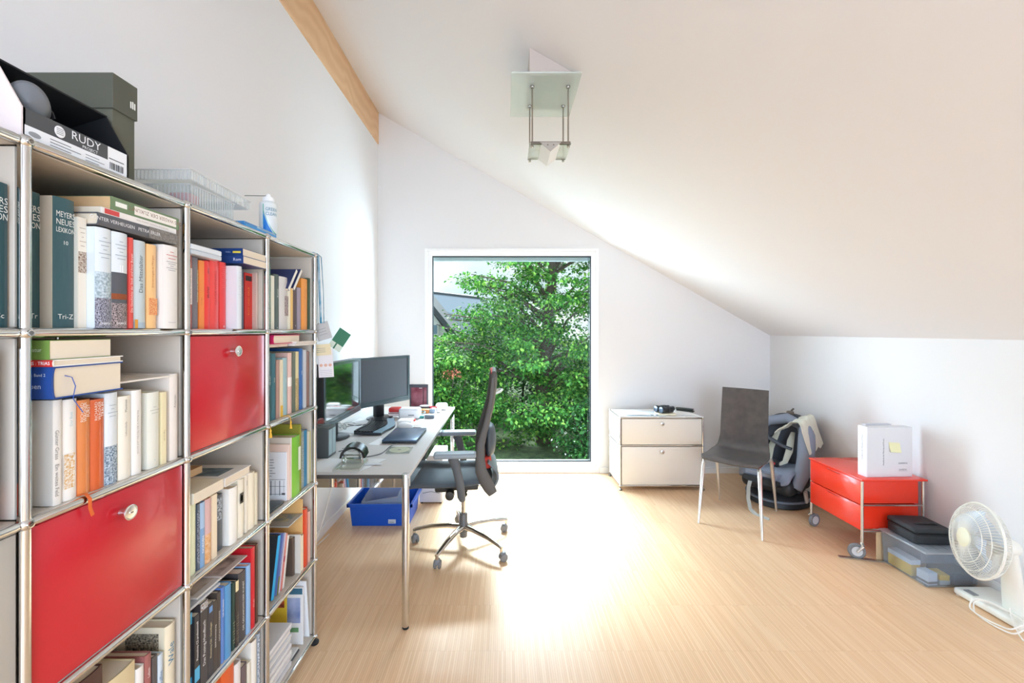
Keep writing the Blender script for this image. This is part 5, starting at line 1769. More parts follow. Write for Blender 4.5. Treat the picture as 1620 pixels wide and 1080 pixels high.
zc = DZ + 0.0035
cable('cable', 'dark cable curving from the drive case towards the disc case', [(-0.955, 2.44, zc), (-0.89, 2.50, zc), (-0.83, 2.42, zc), (-0.80, 2.34, zc), (-0.76, 2.335, zc), (-0.70, 2.40, zc), (-0.69, 2.54, zc), (-0.675, 2.60, zc)], 0.0025, '55585c')
cable('cable', 'thin grey cable looping between drive case and laptop', [(-0.958, 2.50, DZ + 0.0022), (-0.88, 2.58, DZ + 0.0022), (-0.86, 2.47, DZ + 0.0022), (-0.93, 2.455, DZ + 0.0022)], 0.0016, '84888a')
cable('cable', 'black cable behind the foot of the dark grey monitor', [(-1.16, 3.14, zc), (-1.08, 3.10, zc), (-1.02, 3.155, zc), (-0.99, 3.17, zc)], 0.0025, '2b2f33')

# ---- clutter at the far end
prn = E('label_printer', 'white rounded label printer with red striped end behind the keyboard', 'label printer', (-0.85, 3.36, DZ))
p0, p1 = -0.93, -0.72
m = MB().rbox(-0.84, 3.33, DZ + 0.001, -0.675, 3.44, DZ + 0.085, 0.022, 4)
m.build('printer_body', M('eceef0', 0.35), prn)
m = MB().rbox(-0.925, 3.365, DZ + 0.018, -0.8405, 3.45, DZ + 0.05, 0.006, 2, 0)
m.rbox(-0.925, 3.367, DZ + 0.0505, -0.8405, 3.448, DZ + 0.082, 0.006, 2, 1)
m.box(-0.926, 3.3645, DZ + 0.040, -0.840, 3.4505, DZ + 0.046, 2)
m.build('printer_end', [M('e9dcdc', 0.4), M('cf3f3c', 0.4), M('8a5a56', 0.4)], prn)
MB().box(-0.76, 3.3285, DZ + 0.03, -0.715, 3.3305, DZ + 0.038).build('print', M('7c8488', 0.5), prn, smooth=0)

pf = E('picture_frame', 'dark edged frame with a maroon surface at the far end of the desk', 'picture frame', (-0.78, 3.84, DZ))
m = MB()
ring(m, -0.865, DZ + 0.001, -0.700, 0.957, 0.012, 3.84, 3.86)
m.box(-0.865, 3.838, 0.93, -0.700, 3.86, 0.957)
m.build('frame', M('4f4c52', 0.4), pf, smooth=0, bevel=0.002)
MB().box(-0.855, 3.846, DZ + 0.011, -0.71, 3.854, 0.935).build('panel', M('8f4a56', 0.25, var=(9, '7c3c48', 'a86a74')), pf, smooth=0)
m = MB().box(-0.746, 3.842, DZ + 0.02, -0.738, 3.846, 0.925, 0)
m.box(-0.78, 3.843, 0.921, -0.752, 3.846, 0.925, 1)
m.build('panel_print', [M('5c3038', 0.4), M('e9dcdc', 0.4)], pf, smooth=0)


def gadget(name, label, cat, x0, y0, x1, y1, z0, z1, col, r=0.004, rough=0.4):
    return MB().rbox(x0, y0, DZ + 0.0005 + z0, x1, y1, DZ + z1, min(r, (z1 - z0) * 0.4, (x1 - x0) * 0.3), 3).build(name, M(col, rough), label=label, cat=cat)


gadget('power_adapter', 'white round cornered power adapter at the far desk corner', 'power adapter', -0.615, 3.72, -0.515, 3.80, 0, 0.055, 'f2f3f4', 0.015)
gadget('power_plug', 'small white plug in front of the white power adapter', 'plug', -0.585, 3.60, -0.548, 3.64, 0, 0.042, 'f4f4f4', 0.008)
gadget('cardboard_box', 'small orange box at the far end of the desk', 'box', -0.72, 3.58, -0.645, 3.64, 0, 0.030, 'd98a4c', 0.003)
gadget('tape_case', 'blue-grey small case right of the orange box on the desk', 'case', -0.640, 3.585, -0.600, 3.635, 0, 0.035, '93a5b8', 0.004)
gadget('pen_tray', 'dark pen tray near the maroon frame on the desk', 'tray', -0.775, 3.68, -0.645, 3.76, 0, 0.030, '3f4750', 0.005)
gadget('stapler', 'grey oblong stapler lying near the right edge of the desk', 'stapler', -0.640, 3.36, -0.565, 3.40, 0, 0.028, '6d7680', 0.005)
gadget('glue_stick', 'teal and red glue stick left of the grey stapler', 'glue stick', -0.695, 3.37, -0.645, 3.392, 0, 0.020, '3f9a98', 0.008)
gadget('paper_block', 'white paper block in front of the label printer', 'paper block', -0.805, 3.17, -0.70, 3.27, 0, 0.026, 'f5f5f5', 0.004, 0.6)
gadget('eraser', 'red flat eraser beside the label printer', 'eraser', -0.725, 3.24, -0.69, 3.28, 0, 0.018, 'cf4c44', 0.003)
gadget('battery_pack', 'small grey battery pack behind the closed laptop', 'battery pack', -0.655, 3.01, -0.60, 3.04, 0, 0.012, 'a39c9c', 0.003)
gadget('envelope', 'white envelope on the desk beyond the mouse', 'envelope', -0.70, 3.12, -0.60, 3.26, 0, 0.004, 'f8f8f8', 0.001, 0.6)
m = MB()
for a in (-0.25, 0.25):
    m.tube([(-0.655 + 0.02 * a, 3.70, DZ + 0.036), (-0.62 + 0.06 * a, 3.655 + 0.05 * a, DZ + 0.038), (-0.60 + 0.1 * a, 3.62 + 0.06 * a, DZ + 0.036)], [0.004, 0.006, 0.005], 8)
m.tube([(-0.68, 3.72, DZ + 0.036), (-0.655, 3.70, DZ + 0.036)], [0.002, 0.006], 8)
m.build('pliers', M('c9283c', 0.4), label='red handled pliers beside the white power adapter', cat='pliers')
m = MB()
m.ball((-0.70, 3.71, DZ + 0.040), (0.05, 0.022, 0.009), 12, 8)
m.build('cloth', M('e6ebee', 0.8), label='crumpled white tissue on the dark pen tray', cat='tissue')
cable('cable', 'grey green cable bundle coiled beside the label printer', [(-0.70, 3.46, zc + 0.01), (-0.66, 3.48, zc + 0.02), (-0.675, 3.53, zc + 0.025), (-0.715, 3.53, zc + 0.015), (-0.73, 3.48, zc + 0.01), (-0.69, 3.455, zc + 0.02)], 0.006, '7f908c')

# ------------------------------------------------------------------ under the desk
tub = E('storage_tub', 'blue plastic crate under the desk', 'crate', (-0.93, 3.3, 0))
blue = M('1450b8', 0.35, name='blue crate plastic')
bx0, bx1, by0, by1, bh = -1.135, -0.715, 3.15, 3.46, 0.165
m = MB()


def crate(m, x0, x1, y0, y1, z0, z1, fl, th):
    """open tapered crate: fl = how much the rim flares"""
    o_ = [(x0, y0, z0), (x1, y0, z0), (x1, y1, z0), (x0, y1, z0)]
    o1 = [(x0 - fl, y0 - fl * 0.7, z1), (x1 + fl, y0 - fl * 0.7, z1), (x1 + fl, y1 + fl * 0.7, z1), (x0 - fl, y1 + fl * 0.7, z1)]
    i1 = [(x0 - fl + th, y0 - fl * 0.7 + th, z1), (x1 + fl - th, y0 - fl * 0.7 + th, z1), (x1 + fl - th, y1 + fl * 0.7 - th, z1), (x0 - fl + th, y1 + fl * 0.7 - th, z1)]
    i0 = [(x0 + th, y0 + th, z0 + th), (x1 - th, y0 + th, z0 + th), (x1 - th, y1 - th, z0 + th), (x0 + th, y1 - th, z0 + th)]
    V = o_ + o1 + i1 + i0
    f = [(3, 2, 1, 0), (12, 13, 14, 15)]
    for k in range(4):
        j = (k + 1) % 4
        f += [(k, j, 4 + j, 4 + k), (4 + k, 4 + j, 8 + j, 8 + k), (8 + k, 8 + j, 12 + j, 12 + k)]
    m.add(V, f)


crate(m, bx0, bx1, by0, by1, 0.0, bh, 0.016, 0.004)
m.build('crate_body', blue, tub, smooth=0, bevel=0.004)
m = MB()
yy0, yy1 = by0 - 0.024, by1 + 0.024
for (a, b_, c, d_) in ((bx0 - 0.032, yy0, bx1 + 0.032, yy0 + 0.012), (bx0 - 0.032, yy1 - 0.012, bx1 + 0.032, yy1), (bx0 - 0.032, yy0, bx0 - 0.014, yy1), (bx1 + 0.014, yy0, bx1 + 0.032, yy1)):
    m.box(a, b_, bh - 0.022, c, d_, bh + 0.004)
m.build('rim', blue, tub, smooth=0, bevel=0.003)
m = MB().box(-0.865, by0 - 0.0075, 0.020, -0.810, by0 - 0.0045, 0.050, 0)
m.box(-0.860, by0 - 0.0085, 0.026, -0.820, by0 - 0.0076, 0.029, 1).box(-0.860, by0 - 0.0085, 0.034, -0.825, by0 - 0.0076, 0.036, 1)
m.build('sticker', [M('c5ccd4', 0.5), M('6d7680', 0.5)], tub, smooth=0)
ct = E('plastic_tray', 'clear plastic tray tilted inside the blue crate', 'plastic tray', (-0.92, 3.3, 0.03))
m = MB()
crate(m, -1.04, -0.80, 3.19, 3.41, 0.0, 0.13, 0.018, 0.003)
m.xf(Matrix.Translation((-0.92, 3.3, 0.075)) @ Matrix.Rotation(math.radians(-9), 4, 'Y') @ Matrix.Rotation(math.radians(6), 4, 'X') @ Matrix.Translation((0.92, -3.3, 0.0)))
m.build('tray_body', clear_mat('milky clear plastic', 'e9f0f6', 0.22, 0.2, 0.05, 0.3), ct, smooth=0, bevel=0.003)
wb = E('computer_case', 'white computer case on the floor behind the office chair', 'computer case', (-0.62, 3.72, 0))
MB().rbox(-0.72, 3.55, 0.012, -0.525, 3.88, 0.40, 0.006, 2).build('housing', M('d5d6dc', 0.4), wb)
m = MB().box(-0.705, 3.546, 0.02, -0.54, 3.551, 0.36, 0)
m.tube([(-0.69, 3.545, 0.09), (-0.62, 3.545, 0.105), (-0.55, 3.545, 0.09)], 0.003, 6, mi=1)
m.build('front_panel', [M('c9cad2', 0.35), GREY_PL], wb, smooth=0)
m = MB()
for (x, y) in ((-0.70, 3.57), (-0.545, 3.57), (-0.70, 3.86), (-0.545, 3.86)):
    m.cyl((x, y, 0), (x, y, 0.013), 0.010, n=10)
m.build('foot', BLACK_PL, wb)

cable('cable', 'white cable running from the desk down to the floor beside the blue crate', [(-1.20, 3.10, 0.68), (-1.21, 3.0, 0.40), (-1.235, 2.85, 0.12), (-1.26, 2.75, 0.02)], 0.004, 'e9e3da')
cable('cable', 'green cable hanging under the near end of the desk', [(-1.18, 2.42, 0.68), (-1.20, 2.44, 0.52), (-1.24, 2.38, 0.38), (-1.265, 2.28, 0.36)], 0.0035, '6f9a86')
cable('cable', 'pale cable lying along the foot of the left wall', [(-1.25, 2.3, 0.01), (-1.262, 2.6, 0.07), (-1.25, 2.75, 0.03), (-1.24, 3.0, 0.01)], 0.003, 'e4e4e2')
# ------------------------------------------------------------------ office chair
oc = E('office_chair', 'grey swivel office chair with armrests and chrome star base at the desk', 'office chair', (-0.285, 2.885, 0))
ccx, ccy = -0.285, 2.885
GREYF = M('5c5854', 0.55, name='chair grey plastic')
SEATF = M('4d555c', 0.85, name='chair fabric', bump=(400, 0.3))
base_pts = [(-0.597, 2.919), (-0.409, 2.558), (-0.014, 2.663), (0.0295, 3.067)]
angs = [math.atan2(y - ccy, x - ccx) for x, y in base_pts]
a0 = sum(a - i * 2 * PI / 5 if a - i * 2 * PI / 5 > -10 else a for i, a in enumerate([angs[0] if angs[0] < 0 else angs[0] - 2 * PI, angs[1], angs[2], angs[3]])) / 4
CHR2 = M('cfc9c2', 0.16, 1.0, name='polished aluminium')
m = MB().lathe([(0, 0.085), (0.030, 0.085), (0.034, 0.10), (0.034, 0.135), (0.028, 0.145), (0.026, 0.205), (0.0225, 0.21), (0, 0.21)], 24, (ccx, ccy, 0))
m.lathe([(0.024, 0.05), (0.026, 0.055), (0.026, 0.085)], 20, (ccx, ccy, 0))
m.build('hub', M('6d6a66', 0.4), oc)
m = MB().cyl((ccx, ccy, 0.20), (ccx, ccy, 0.40), 0.014, n=20)
m.build('gas_lift', CHR2, oc)
for k in range(5):
    a = a0 + k * 2 * PI / 5
    dx, dy = math.cos(a), math.sin(a)
    m = MB()
    m.tube([(ccx + dx * r_, ccy + dy * r_, z_) for r_, z_ in ((0.028, 0.118), (0.10, 0.122), (0.22, 0.112), (0.315, 0.092), (0.345, 0.083))], [0.024, 0.022, 0.018, 0.014, 0.012], 12, flat=0.8)
    m.cyl((ccx + dx * 0.338, ccy + dy * 0.338, 0.062), (ccx + dx * 0.338, ccy + dy * 0.338, 0.094), 0.010, n=12)
    m.build('base_arm', CHR2, oc)
    cx, cy = ccx + dx * 0.338, ccy + dy * 0.338
    ca = a + [0.6, 1.9, -0.5, 0.9, 2.2][k]
    ux, uy = math.cos(ca), math.sin(ca)
    ox, oy = -uy * 0.014, ux * 0.014
    cs = MB()
    cs.rbox(-0.018, -0.014, 0.025, 0.016, 0.014, 0.060, 0.006, 2)
    cs.xf(Matrix.Translation((cx + ox, cy + oy, 0)) @ Matrix.Rotation(ca + PI / 2, 4, 'Z'))
    c_o = cs.build('caster', GREY_PL, oc)
    m = MB()
    for s_ in (-1, 1):
        c0 = Vector((cx + ox + ux * s_ * 0.006, cy + oy + uy * s_ * 0.006, 0.0262))
        m.lathe([(0, 0), (0.022, 0), (0.0258, 0.003), (0.0258, 0.011), (0.022, 0.0155), (0, 0.017)], 20, c0, (ux * s_, uy * s_, 0))
    m.build('caster_wheel', M('77787a', 0.5), c_o)

# seat group, turned towards the desk; local frame: -x is forward, origin at the lift
seat_rz = math.radians(4)


def L(mb):
    return mb.xf(Matrix.Translation((ccx, ccy, 0)) @ Matrix.Rotation(seat_rz, 4, 'Z'))


m = MB().rbox(-0.12, -0.075, 0.385, 0.10, 0.075, 0.425, 0.012, 2)
m.rbox(-0.19, -0.05, 0.365, -0.06, 0.05, 0.415, 0.015, 2)
m.lathe([(0.0, -0.04), (0.028, -0.036), (0.030, 0.0), (0.028, 0.036), (0, 0.04)], 18, (-0.085, -0.10, 0.375), (0, 1, 0))
m.rbox(-0.03, -0.045, 0.36, 0.03, 0.045, 0.39, 0.01, 2)
L(m).build('tilt_mechanism', M('3a3732', 0.5), oc)
m = MB().rbox(0.05, -0.03, 0.395, 0.20, 0.03, 0.41, 0.004, 2)
m.tube([(0.0, -0.075, 0.405), (0.02, -0.20, 0.405), (0.01, -0.27, 0.42)], 0.012, 10, flat=0.6)
m.tube([(0.0, 0.075, 0.405), (0.02, 0.20, 0.405), (0.01, 0.27, 0.42)], 0.012, 10, flat=0.6)
L(m).build('seat_bracket', CHR2, oc)


def seatf(u, v):
    x = -0.37 + 0.50 * u
    w = 0.245 - 0.03 * (2 * u - 1) ** 4 - 0.02 * u
    y = -w + 2 * w * v
    z = 0.478 - 0.03 * max(0, (0.22 - u) / 0.22) ** 2 + 0.012 * (2 * v - 1) ** 2 - 0.010 * math.sin(PI * u)
    return (x, y, z)


m = MB().slab(seatf, 20, 16, lambda u, v: 0.062 * (1 - 0.55 * max(abs(2 * u - 1), abs(2 * v - 1)) ** 6))
L(m).build('seat', SEATF, oc, smooth=60, sub=1)


def back_x(z):
    """side curve of the backrest: x of the frame at height z"""
    pts = [(0.40, 0.200), (0.48, 0.150), (0.56, 0.115), (0.68, 0.105), (0.80, 0.135), (0.95, 0.172), (1.08, 0.190), (1.17, 0.192)]
    for (a, xa), (b_, xb_) in zip(pts, pts[1:]):
        if z <= b_:
            t_ = (z - a) / (b_ - a)
            return xa + (xb_ - xa) * t_
    return pts[-1][1]


for s_ in (-1, 1):
    m = MB()
    zs = [0.415, 0.45, 0.50, 0.56, 0.64, 0.72, 0.80, 0.88, 0.96, 1.04, 1.10, 1.14]
    pts = [(back_x(z), s_ * (0.215 - 0.035 * ((z - 0.41) / 0.75) ** 2), z) for z in zs]
    rr = [0.030, 0.038, 0.040, 0.036, 0.030, 0.024, 0.020, 0.016, 0.014, 0.013, 0.012, 0.011]
    m.tube(pts, rr, 12, flat=1.0)
    for i in range(len(m.v)):
        x, y, z = m.v[i]
        yc = s_ * (0.215 - 0.035 * ((z - 0.41) / 0.75) ** 2)
        m.v[i] = (x, yc + (y - yc) * 0.35, z)
    L(m).build('back_upright', GREYF, oc, smooth=60)
m = MB()
m.tube([(0.192, -0.178, 1.135), (0.20, -0.16, 1.165), (0.205, 0, 1.175), (0.20, 0.16, 1.165), (0.192, 0.178, 1.135)], [0.011, 0.016, 0.018, 0.016, 0.011], 12)
L(m).build('top_rail', GREYF, oc)
m = MB().tube([(0.190, -0.15, 1.166), (0.196, 0, 1.178), (0.190, 0.15, 1.166)], [0.010, 0.0135, 0.010], 10)
L(m).build('top_trim', M('c8483c', 0.6), oc, label='red fabric edge')
m = MB()


def meshf(u, v):
    z = 0.47 + 0.67 * v
    hw = 0.205 - 0.035 * ((z - 0.41) / 0.75) ** 2
    y = -hw + 2 * hw * u
    return (back_x(z) + 0.012 + 0.022 * math.sin(PI * u), y, z)


m.slab(meshf, 14, 22, 0.006)
L(m).build('backrest', M('6a665f', 0.8, name='back mesh fabric', bump=(900, 0.5)), oc, smooth=60)
m = MB()
m.tube([(0.20, -0.07, 1.02), (0.245, -0.06, 1.035), (0.262, 0, 1.04), (0.245, 0.06, 1.035), (0.20, 0.07, 1.02), (0.19, 0.0, 1.015)], 0.008, 10, closed=True)
L(m).build('coat_loop', M('dfe4e2', 0.35), oc)
# lumbar pad and its red underside
m = MB()
m.grid(lambda u, v: (0.165 + 0.055 * math.sin(PI * v) ** 0.5 * math.cos(2 * PI * u) * (1 if math.cos(2 * PI * u) > 0 else 0.4), 0.135 * math.sin(PI * v) ** 0.45 * math.sin(2 * PI * u) , 0.71 - 0.105 * math.cos(PI * v)), 20, 14, closed_u=True)
L(m).build('lumbar_pad', M('4d545a', 0.5), oc, smooth=60)
m = MB()
m.rbox(0.115, -0.12, 0.535, 0.185, 0.12, 0.612, 0.025, 3)
L(m).build('back_cushion', M('d8483c', 0.7), oc, label='red cushion behind the upright')
m = MB()
m.slab(lambda u, v: (0.15 + 0.075 * math.sin(PI * (0.15 + 0.8 * v)), -0.18 + 0.36 * u, 0.43 + 0.17 * v), 10, 8, 0.012)
L(m).build('back_shell', M('6f767a', 0.45), oc, smooth=60)

for s_ in (-1, 1):
    m = MB()
    yA = s_ * 0.285
    pts = [(0.0, s_ * 0.255, 0.405), (-0.005, yA, 0.43), (-0.012, yA, 0.50), (-0.035, yA, 0.60), (-0.055, yA, 0.665)]
    m.tube(pts, [0.020, 0.026, 0.026, 0.027, 0.034], 12)
    for i in range(len(m.v)):
        x, y, z = m.v[i]
        m.v[i] = (x, yA + (y - yA) * 0.55, z)
    ar = L(m).build('armrest', M('5c5f61', 0.5, name='armrest grey'), oc, smooth=60)
    m = MB()
    m.rbox(-0.172, yA - 0.045, 0.668, 0.085, yA + 0.045, 0.70, 0.014, 4)
    L(m).build('arm_pad', M('8d989e', 0.45, name='arm pad'), ar, smooth=60)

# ------------------------------------------------------------------ white cabinet on the back wall
cx0, cx1, cy0, cy1 = 1.036, 1.781, 3.855, 4.235
cb = E('cabinet', 'white two drawer cabinet with chrome frame under the sloping ceiling', 'cabinet', ((cx0 + cx1) / 2, (cy0 + cy1) / 2, 0))
zL = [0.04, 0.403, 0.655]
CRM = M('e3dcd1', 0.4, name='cream white steel')
for X in (cx0, cx1):
    for Y in (cy0, cy1):
        MB().cyl((X, Y, zL[0]), (X, Y, zL[2]), 0.0085, n=14).build('post', CHROME, cb)
        MB().lathe([(0, 0), (0.014, 0), (0.016, 0.004), (0.016, 0.012), (0.006, 0.018), (0.006, 0.034), (0, 0.034)], 16, (X, Y, 0)).build('foot', M('8d8a86', 0.3, 0.8), cb)
m = MB()
for z in zL:
    for X in (cx0, cx1):
        m.cyl((X, cy0, z), (X, cy1, z), 0.0075, n=10)
    for Y in (cy0, cy1):
        m.cyl((cx0, Y, z), (cx1, Y, z), 0.0075, n=10)
    for X in (cx0, cx1):
        for Y in (cy0, cy1):
            m.ball((X, Y, z), 0.0115, 12, 8)
m.build('rail', CHROME, cb)
m = MB()
for k in range(2):
    za, zb_ = zL[k] + 0.009, zL[k + 1] - 0.009
    for X in (cx0, cx1):
        m.box(X - 0.005, cy0 + 0.010, za, X + 0.005, cy1 - 0.010, zb_)
    m.box(cx0 + 0.01, cy1 - 0.004, za, cx1 - 0.01, cy1 + 0.004, zb_)
m.build('side_panel', M('ecebe8', 0.4, name='white steel'), cb, smooth=0)
MB().box(cx0 + 0.004, cy0 + 0.006, zL[2] - 0.004, cx1 - 0.004, cy1 - 0.004, zL[2] + 0.0085).build('top_panel', M('ecebe8', 0.4, name='white steel'), cb, bevel=0.002)
MB().box(cx0 + 0.004, cy0 + 0.01, zL[0] - 0.004, cx1 - 0.004, cy1 - 0.004, zL[0] + 0.006).build('bottom_panel', CRM, cb)
for k in range(2):
    za, zb_ = zL[k] + 0.0105, zL[k + 1] - 0.0105
    d = MB().rbox(cx0 + 0.0115, cy0 - 0.006, za, cx1 - 0.0115, cy0 + 0.006, zb_, 0.002, 2).build('drawer', CRM, cb)
    kz = zb_ - 0.042
    xk = (cx0 + cx1) / 2
    m = MB().lathe([(0.008, -0.001), (0.008, 0.013), (0.0155, 0.016), (0.017, 0.019), (0.014, 0.0205), (0.0, 0.0205)], 24, (xk, cy0 - 0.006, kz), (0, -1, 0))
    m.lathe([(0.005, 0.0203), (0.005, 0.0212), (0, 0.0212)], 12, (xk, cy0 - 0.006, kz), (0, -1, 0), mi=1)
    m.build('knob', [CHROME, M('5a5a5c', 0.4)], d)
TC = zL[2] + 0.009
for i, (poly, lab, col) in enumerate((([(1.075, 3.90), (1.30, 3.885), (1.33, 4.17), (1.09, 4.20)], 'white paper lying at the left of the white cabinet top', 'f4f5f6'),
                                      ([(1.27, 3.875), (1.48, 3.89), (1.44, 4.12), (1.25, 4.10)], 'bluish white paper beneath the binoculars', 'e2e9ee'),
                                      ([(1.56, 3.92), (1.75, 3.90), (1.74, 4.15), (1.58, 4.16)], 'blank white card at the right of the cabinet top', 'efece8'))):
    sheet('paper_sheet', lab, poly, TC + 0.0002 + 0.0012 * i, col, th=0.001)
m = MB().rbox(1.40, 3.90, TC + 0.003, 1.56, 4.02, TC + 0.016, 0.002, 1)
m.build('notebook', M('e8dfc4', 0.6), label='small cream notebook underneath the binoculars', cat='notebook')
m = MB().tube([(1.10, 3.885, TC + 0.006), (1.24, 3.89, TC + 0.007), (1.30, 3.885, TC + 0.006)], [0.003, 0.0045, 0.002], 8)
m.build('pen', M('8fa0a8', 0.3, 0.5), label='grey pen at the front edge of the white cabinet top', cat='pen')
m = MB()
for dx in (0, 0.045):
    m.tube([(1.335 + dx + 0.014 * math.cos(a), 3.890 + 0.010 * math.sin(a), TC + 0.008) for a in [2 * PI * q / 14 for q in range(14)]], 0.0022, 6, closed=True)
m.tube([(1.30, 3.892, TC + 0.0075), (1.322, 3.892, TC + 0.008)], 0.002, 6)
m.build('scissors', M('6a6f72', 0.35), label='small dark scissors beside the grey pen on the cabinet', cat='scissors')

bn = E('binoculars', 'black binoculars lying on the white cabinet', 'binoculars', (1.49, 3.98, TC + 0.016), Euler((0, 0, math.radians(24))))
RUB = M('26292d', 0.5, name='black rubber')
for s_ in (-1, 1):
    yo = s_ * 0.034
    m = MB()
    m.lathe([(0.0, 0.0), (0.029, 0.0), (0.031, 0.004), (0.031, 0.02), (0.027, 0.026), (0.025, 0.070), (0.022, 0.078)], 22, (-0.085, yo, 0.034), (1, 0, 0))
    m.rbox(-0.012, yo - 0.028, 0.008, 0.045, yo + 0.026, 0.058, 0.009, 3)
    m.lathe([(0.019, 0.0), (0.021, 0.005), (0.021, 0.022), (0.018, 0.025), (0.0, 0.025)], 20, (0.045, yo * 0.85, 0.036), (1, 0, 0))
    bb = m.build('barrel', RUB, bn, local=True)
    MB().lathe([(0.0, -0.0012), (0.025, -0.0008), (0.025, 0.0)], 20, (-0.0865, yo, 0.034), (1, 0, 0)).build('lens', M('2c435c', 0.08, name='coated lens', coat=1.0), bb, local=True)
m = MB().cyl((-0.05, 0, 0.045), (0.04, 0, 0.045), 0.008, n=14)
m.lathe([(0.014, 0), (0.014, 0.016), (0, 0.016)], 18, (0.01, 0, 0.05), (1, 0, 0))
m.box(-0.035, -0.02, 0.038, -0.022, 0.02, 0.046)
m.build('bridge', RUB, bn, local=True)
for i, (dy, dz, ang, lab, th) in enumerate(((0, 0.0, 0.0, 'black remote control lying flat on the cabinet, lower of two', 0.013), (0.012, 0.0155, 0.10, 'dark phone resting on the black remote control', 0.013))):
    o = E('remote_control' if i == 0 else 'telephone', lab, 'remote control' if i == 0 else 'phone', (1.725, 4.10 + dy, TC + 0.003 + dz), Euler((0, 0, math.radians(-42) + ang)))
    MB().rbox(-0.08, -0.022, 0, 0.08, 0.022, th, 0.005, 3).build('housing', M('2c302c' if i == 0 else '3a3f3a', 0.4), o, local=True)
    m = MB()
    for q in range(5):
        for r_ in range(3):
            m.box(-0.045 + q * 0.018, -0.014 + r_ * 0.010, th - 0.0005, -0.035 + q * 0.018, -0.007 + r_ * 0.010, th + 0.0015)
    m.build('buttons', M('59605a', 0.5), o, local=True, smooth=0)

# ------------------------------------------------------------------ plywood side chair
FL, FR, RL, RR = Vector((1.445, 3.197, 0)), Vector((1.761, 2.928, 0)), Vector((1.826, 3.64, 0)), Vector((2.163, 3.41, 0))
sl_ = [Vector((1.514, 3.345, 0.45)), Vector((1.835, 3.055, 0.45)), Vector((1.76, 3.60, 0.452)), Vector((2.06, 3.33, 0.452))]
ch = E('side_chair', 'dark stained plywood chair with slim chrome legs beside the white cabinet', 'chair', (1.8, 3.29, 0))
WD = M('4c4643', 0.40, name='dark stained wood', var=(18, '484240', '544d49'))
WD.node_tree.nodes['Principled BSDF'].inputs['Coat Weight'].default_value = 0.35
fdir = (sl_[1] - sl_[0]).normalized()             # along the front edge, from left to right as seen
bdir = Vector((-fdir.y, fdir.x, 0)).normalized()    # from front to back
if bdir.y < 0: bdir = -bdir
c0 = (sl_[0] + sl_[1]) / 2


def shell(u, v):
    """v 0..1 from front lip over the seat, the bend and up the backrest"""
    s = v * 0.90
    if s < 0.06:
        q, z = s, 0.438 + 0.016 * math.sin(s / 0.06 * PI / 2)
    elif s < 0.34:
        q, z = s, 0.454 - 0.010 * math.sin((s - 0.06) / 0.28 * PI)
    elif s < 0.46:
        a = (s - 0.34) / 0.12 * math.radians(80)
        R_ = 0.12 / math.radians(80)
        q, z = 0.34 + R_ * math.sin(a), 0.454 + R_ * (1 - math.cos(a))
    else:
        R_ = 0.12 / math.radians(80)
        q0, z0 = 0.34 + R_ * math.sin(math.radians(80)), 0.454 + R_ * (1 - math.cos(math.radians(80)))
        t_ = s - 0.46
        q, z = q0 + t_ * math.cos(math.radians(80)) * 0.8, z0 + t_ * 0.985
    w = 0.212 if s < 0.30 else 0.212 - (min(s, 0.50) - 0.30) / 0.20 * 0.036
    if s > 0.5: w -= (s - 0.5) / 0.4 * 0.004
    if s < 0.05: w -= 0.02 * (1 - s / 0.05) ** 2
    x = (2 * u - 1) * w
    dish = 0.010 * (2 * u - 1) ** 2 if s < 0.4 else 0
    bk = -0.014 * (2 * u - 1) ** 2 if s > 0.4 else 0
    p = c0 + fdir * x + bdir * (q + bk)
    return (p.x, p.y, z + dish)


m = MB().slab(shell, 14, 44, 0.011)
m.build('seat_shell', WD, ch, smooth=50)
under = [c0 + fdir * -0.185 + bdir * 0.055, c0 + fdir * 0.185 + bdir * 0.055, c0 + fdir * -0.185 + bdir * 0.33, c0 + fdir * 0.205 + bdir * 0.33]
LEGM = M('dcd8d2', 0.3, 0.75, name='satin chrome leg')
for top, bot in zip(under, (FL, FR, RL, RR)):
    t3 = Vector((top.x, top.y, 0.440))
    out = (Vector((bot.x, bot.y, 0)) - Vector((top.x, top.y, 0)))
    k1 = t3 + out * 0.12
    pts = [t3, k1 + Vector((0, 0, -0.004)), t3 + out * 0.28 + Vector((0, 0, -0.04)), t3 + out * 0.55 + Vector((0, 0, -0.19)), Vector((bot.x, bot.y, 0.0))]
    MB().tube(pts, [0.011, 0.013, 0.0145, 0.0125, 0.007], 14).build('leg', LEGM, ch, smooth=60)
m = MB()
for a, b_ in ((0, 1), (2, 3), (0, 2), (1, 3)):
    m.tube([Vector((under[a].x, under[a].y, 0.436)), Vector((under[b_].x, under[b_].y, 0.436))], 0.007, 10)
m.build('seat_frame', LEGM, ch)

# ------------------------------------------------------------------ child car seat
cs = E('child_car_seat', 'grey and black child car seat in the corner behind the chair', 'child car seat', (2.335, 3.655, 0), Euler((0, 0, math.radians(-55))))
FAB = M('5b6068', 0.9, name='car seat fabric', bump=(300, 0.5))
FABL = M('8b93a3', 0.9, name='light grey blue fabric', bump=(300, 0.4))
BLK = M('26282b', 0.5, name='car seat black plastic')
DGR = M('3c3d42', 0.7, name='dark grey fabric', bump=(300, 0.4))
m = MB()
m.lathe([(0, 0.0), (0.92, 0.0), (1.0, 0.10), (0.98, 0.45), (0.80, 0.80), (0.62, 1.0), (0, 1.0)], 36)
m.v = [(x * 0.235, 0.0 + y * 0.275, z * 0.125) for x, y, z in m.v]
m.build('base', BLK, cs, local=True, smooth=50)
m = MB()
m.lathe([(1.0, 0.0), (1.015, 0.02), (1.0, 0.04)], 36)
m.v = [(x * 0.236, y * 0.276, 0.050 + z * 0.4) for x, y, z in m.v]
m.build('base_trim', M('6d7884', 0.4), cs, local=True)


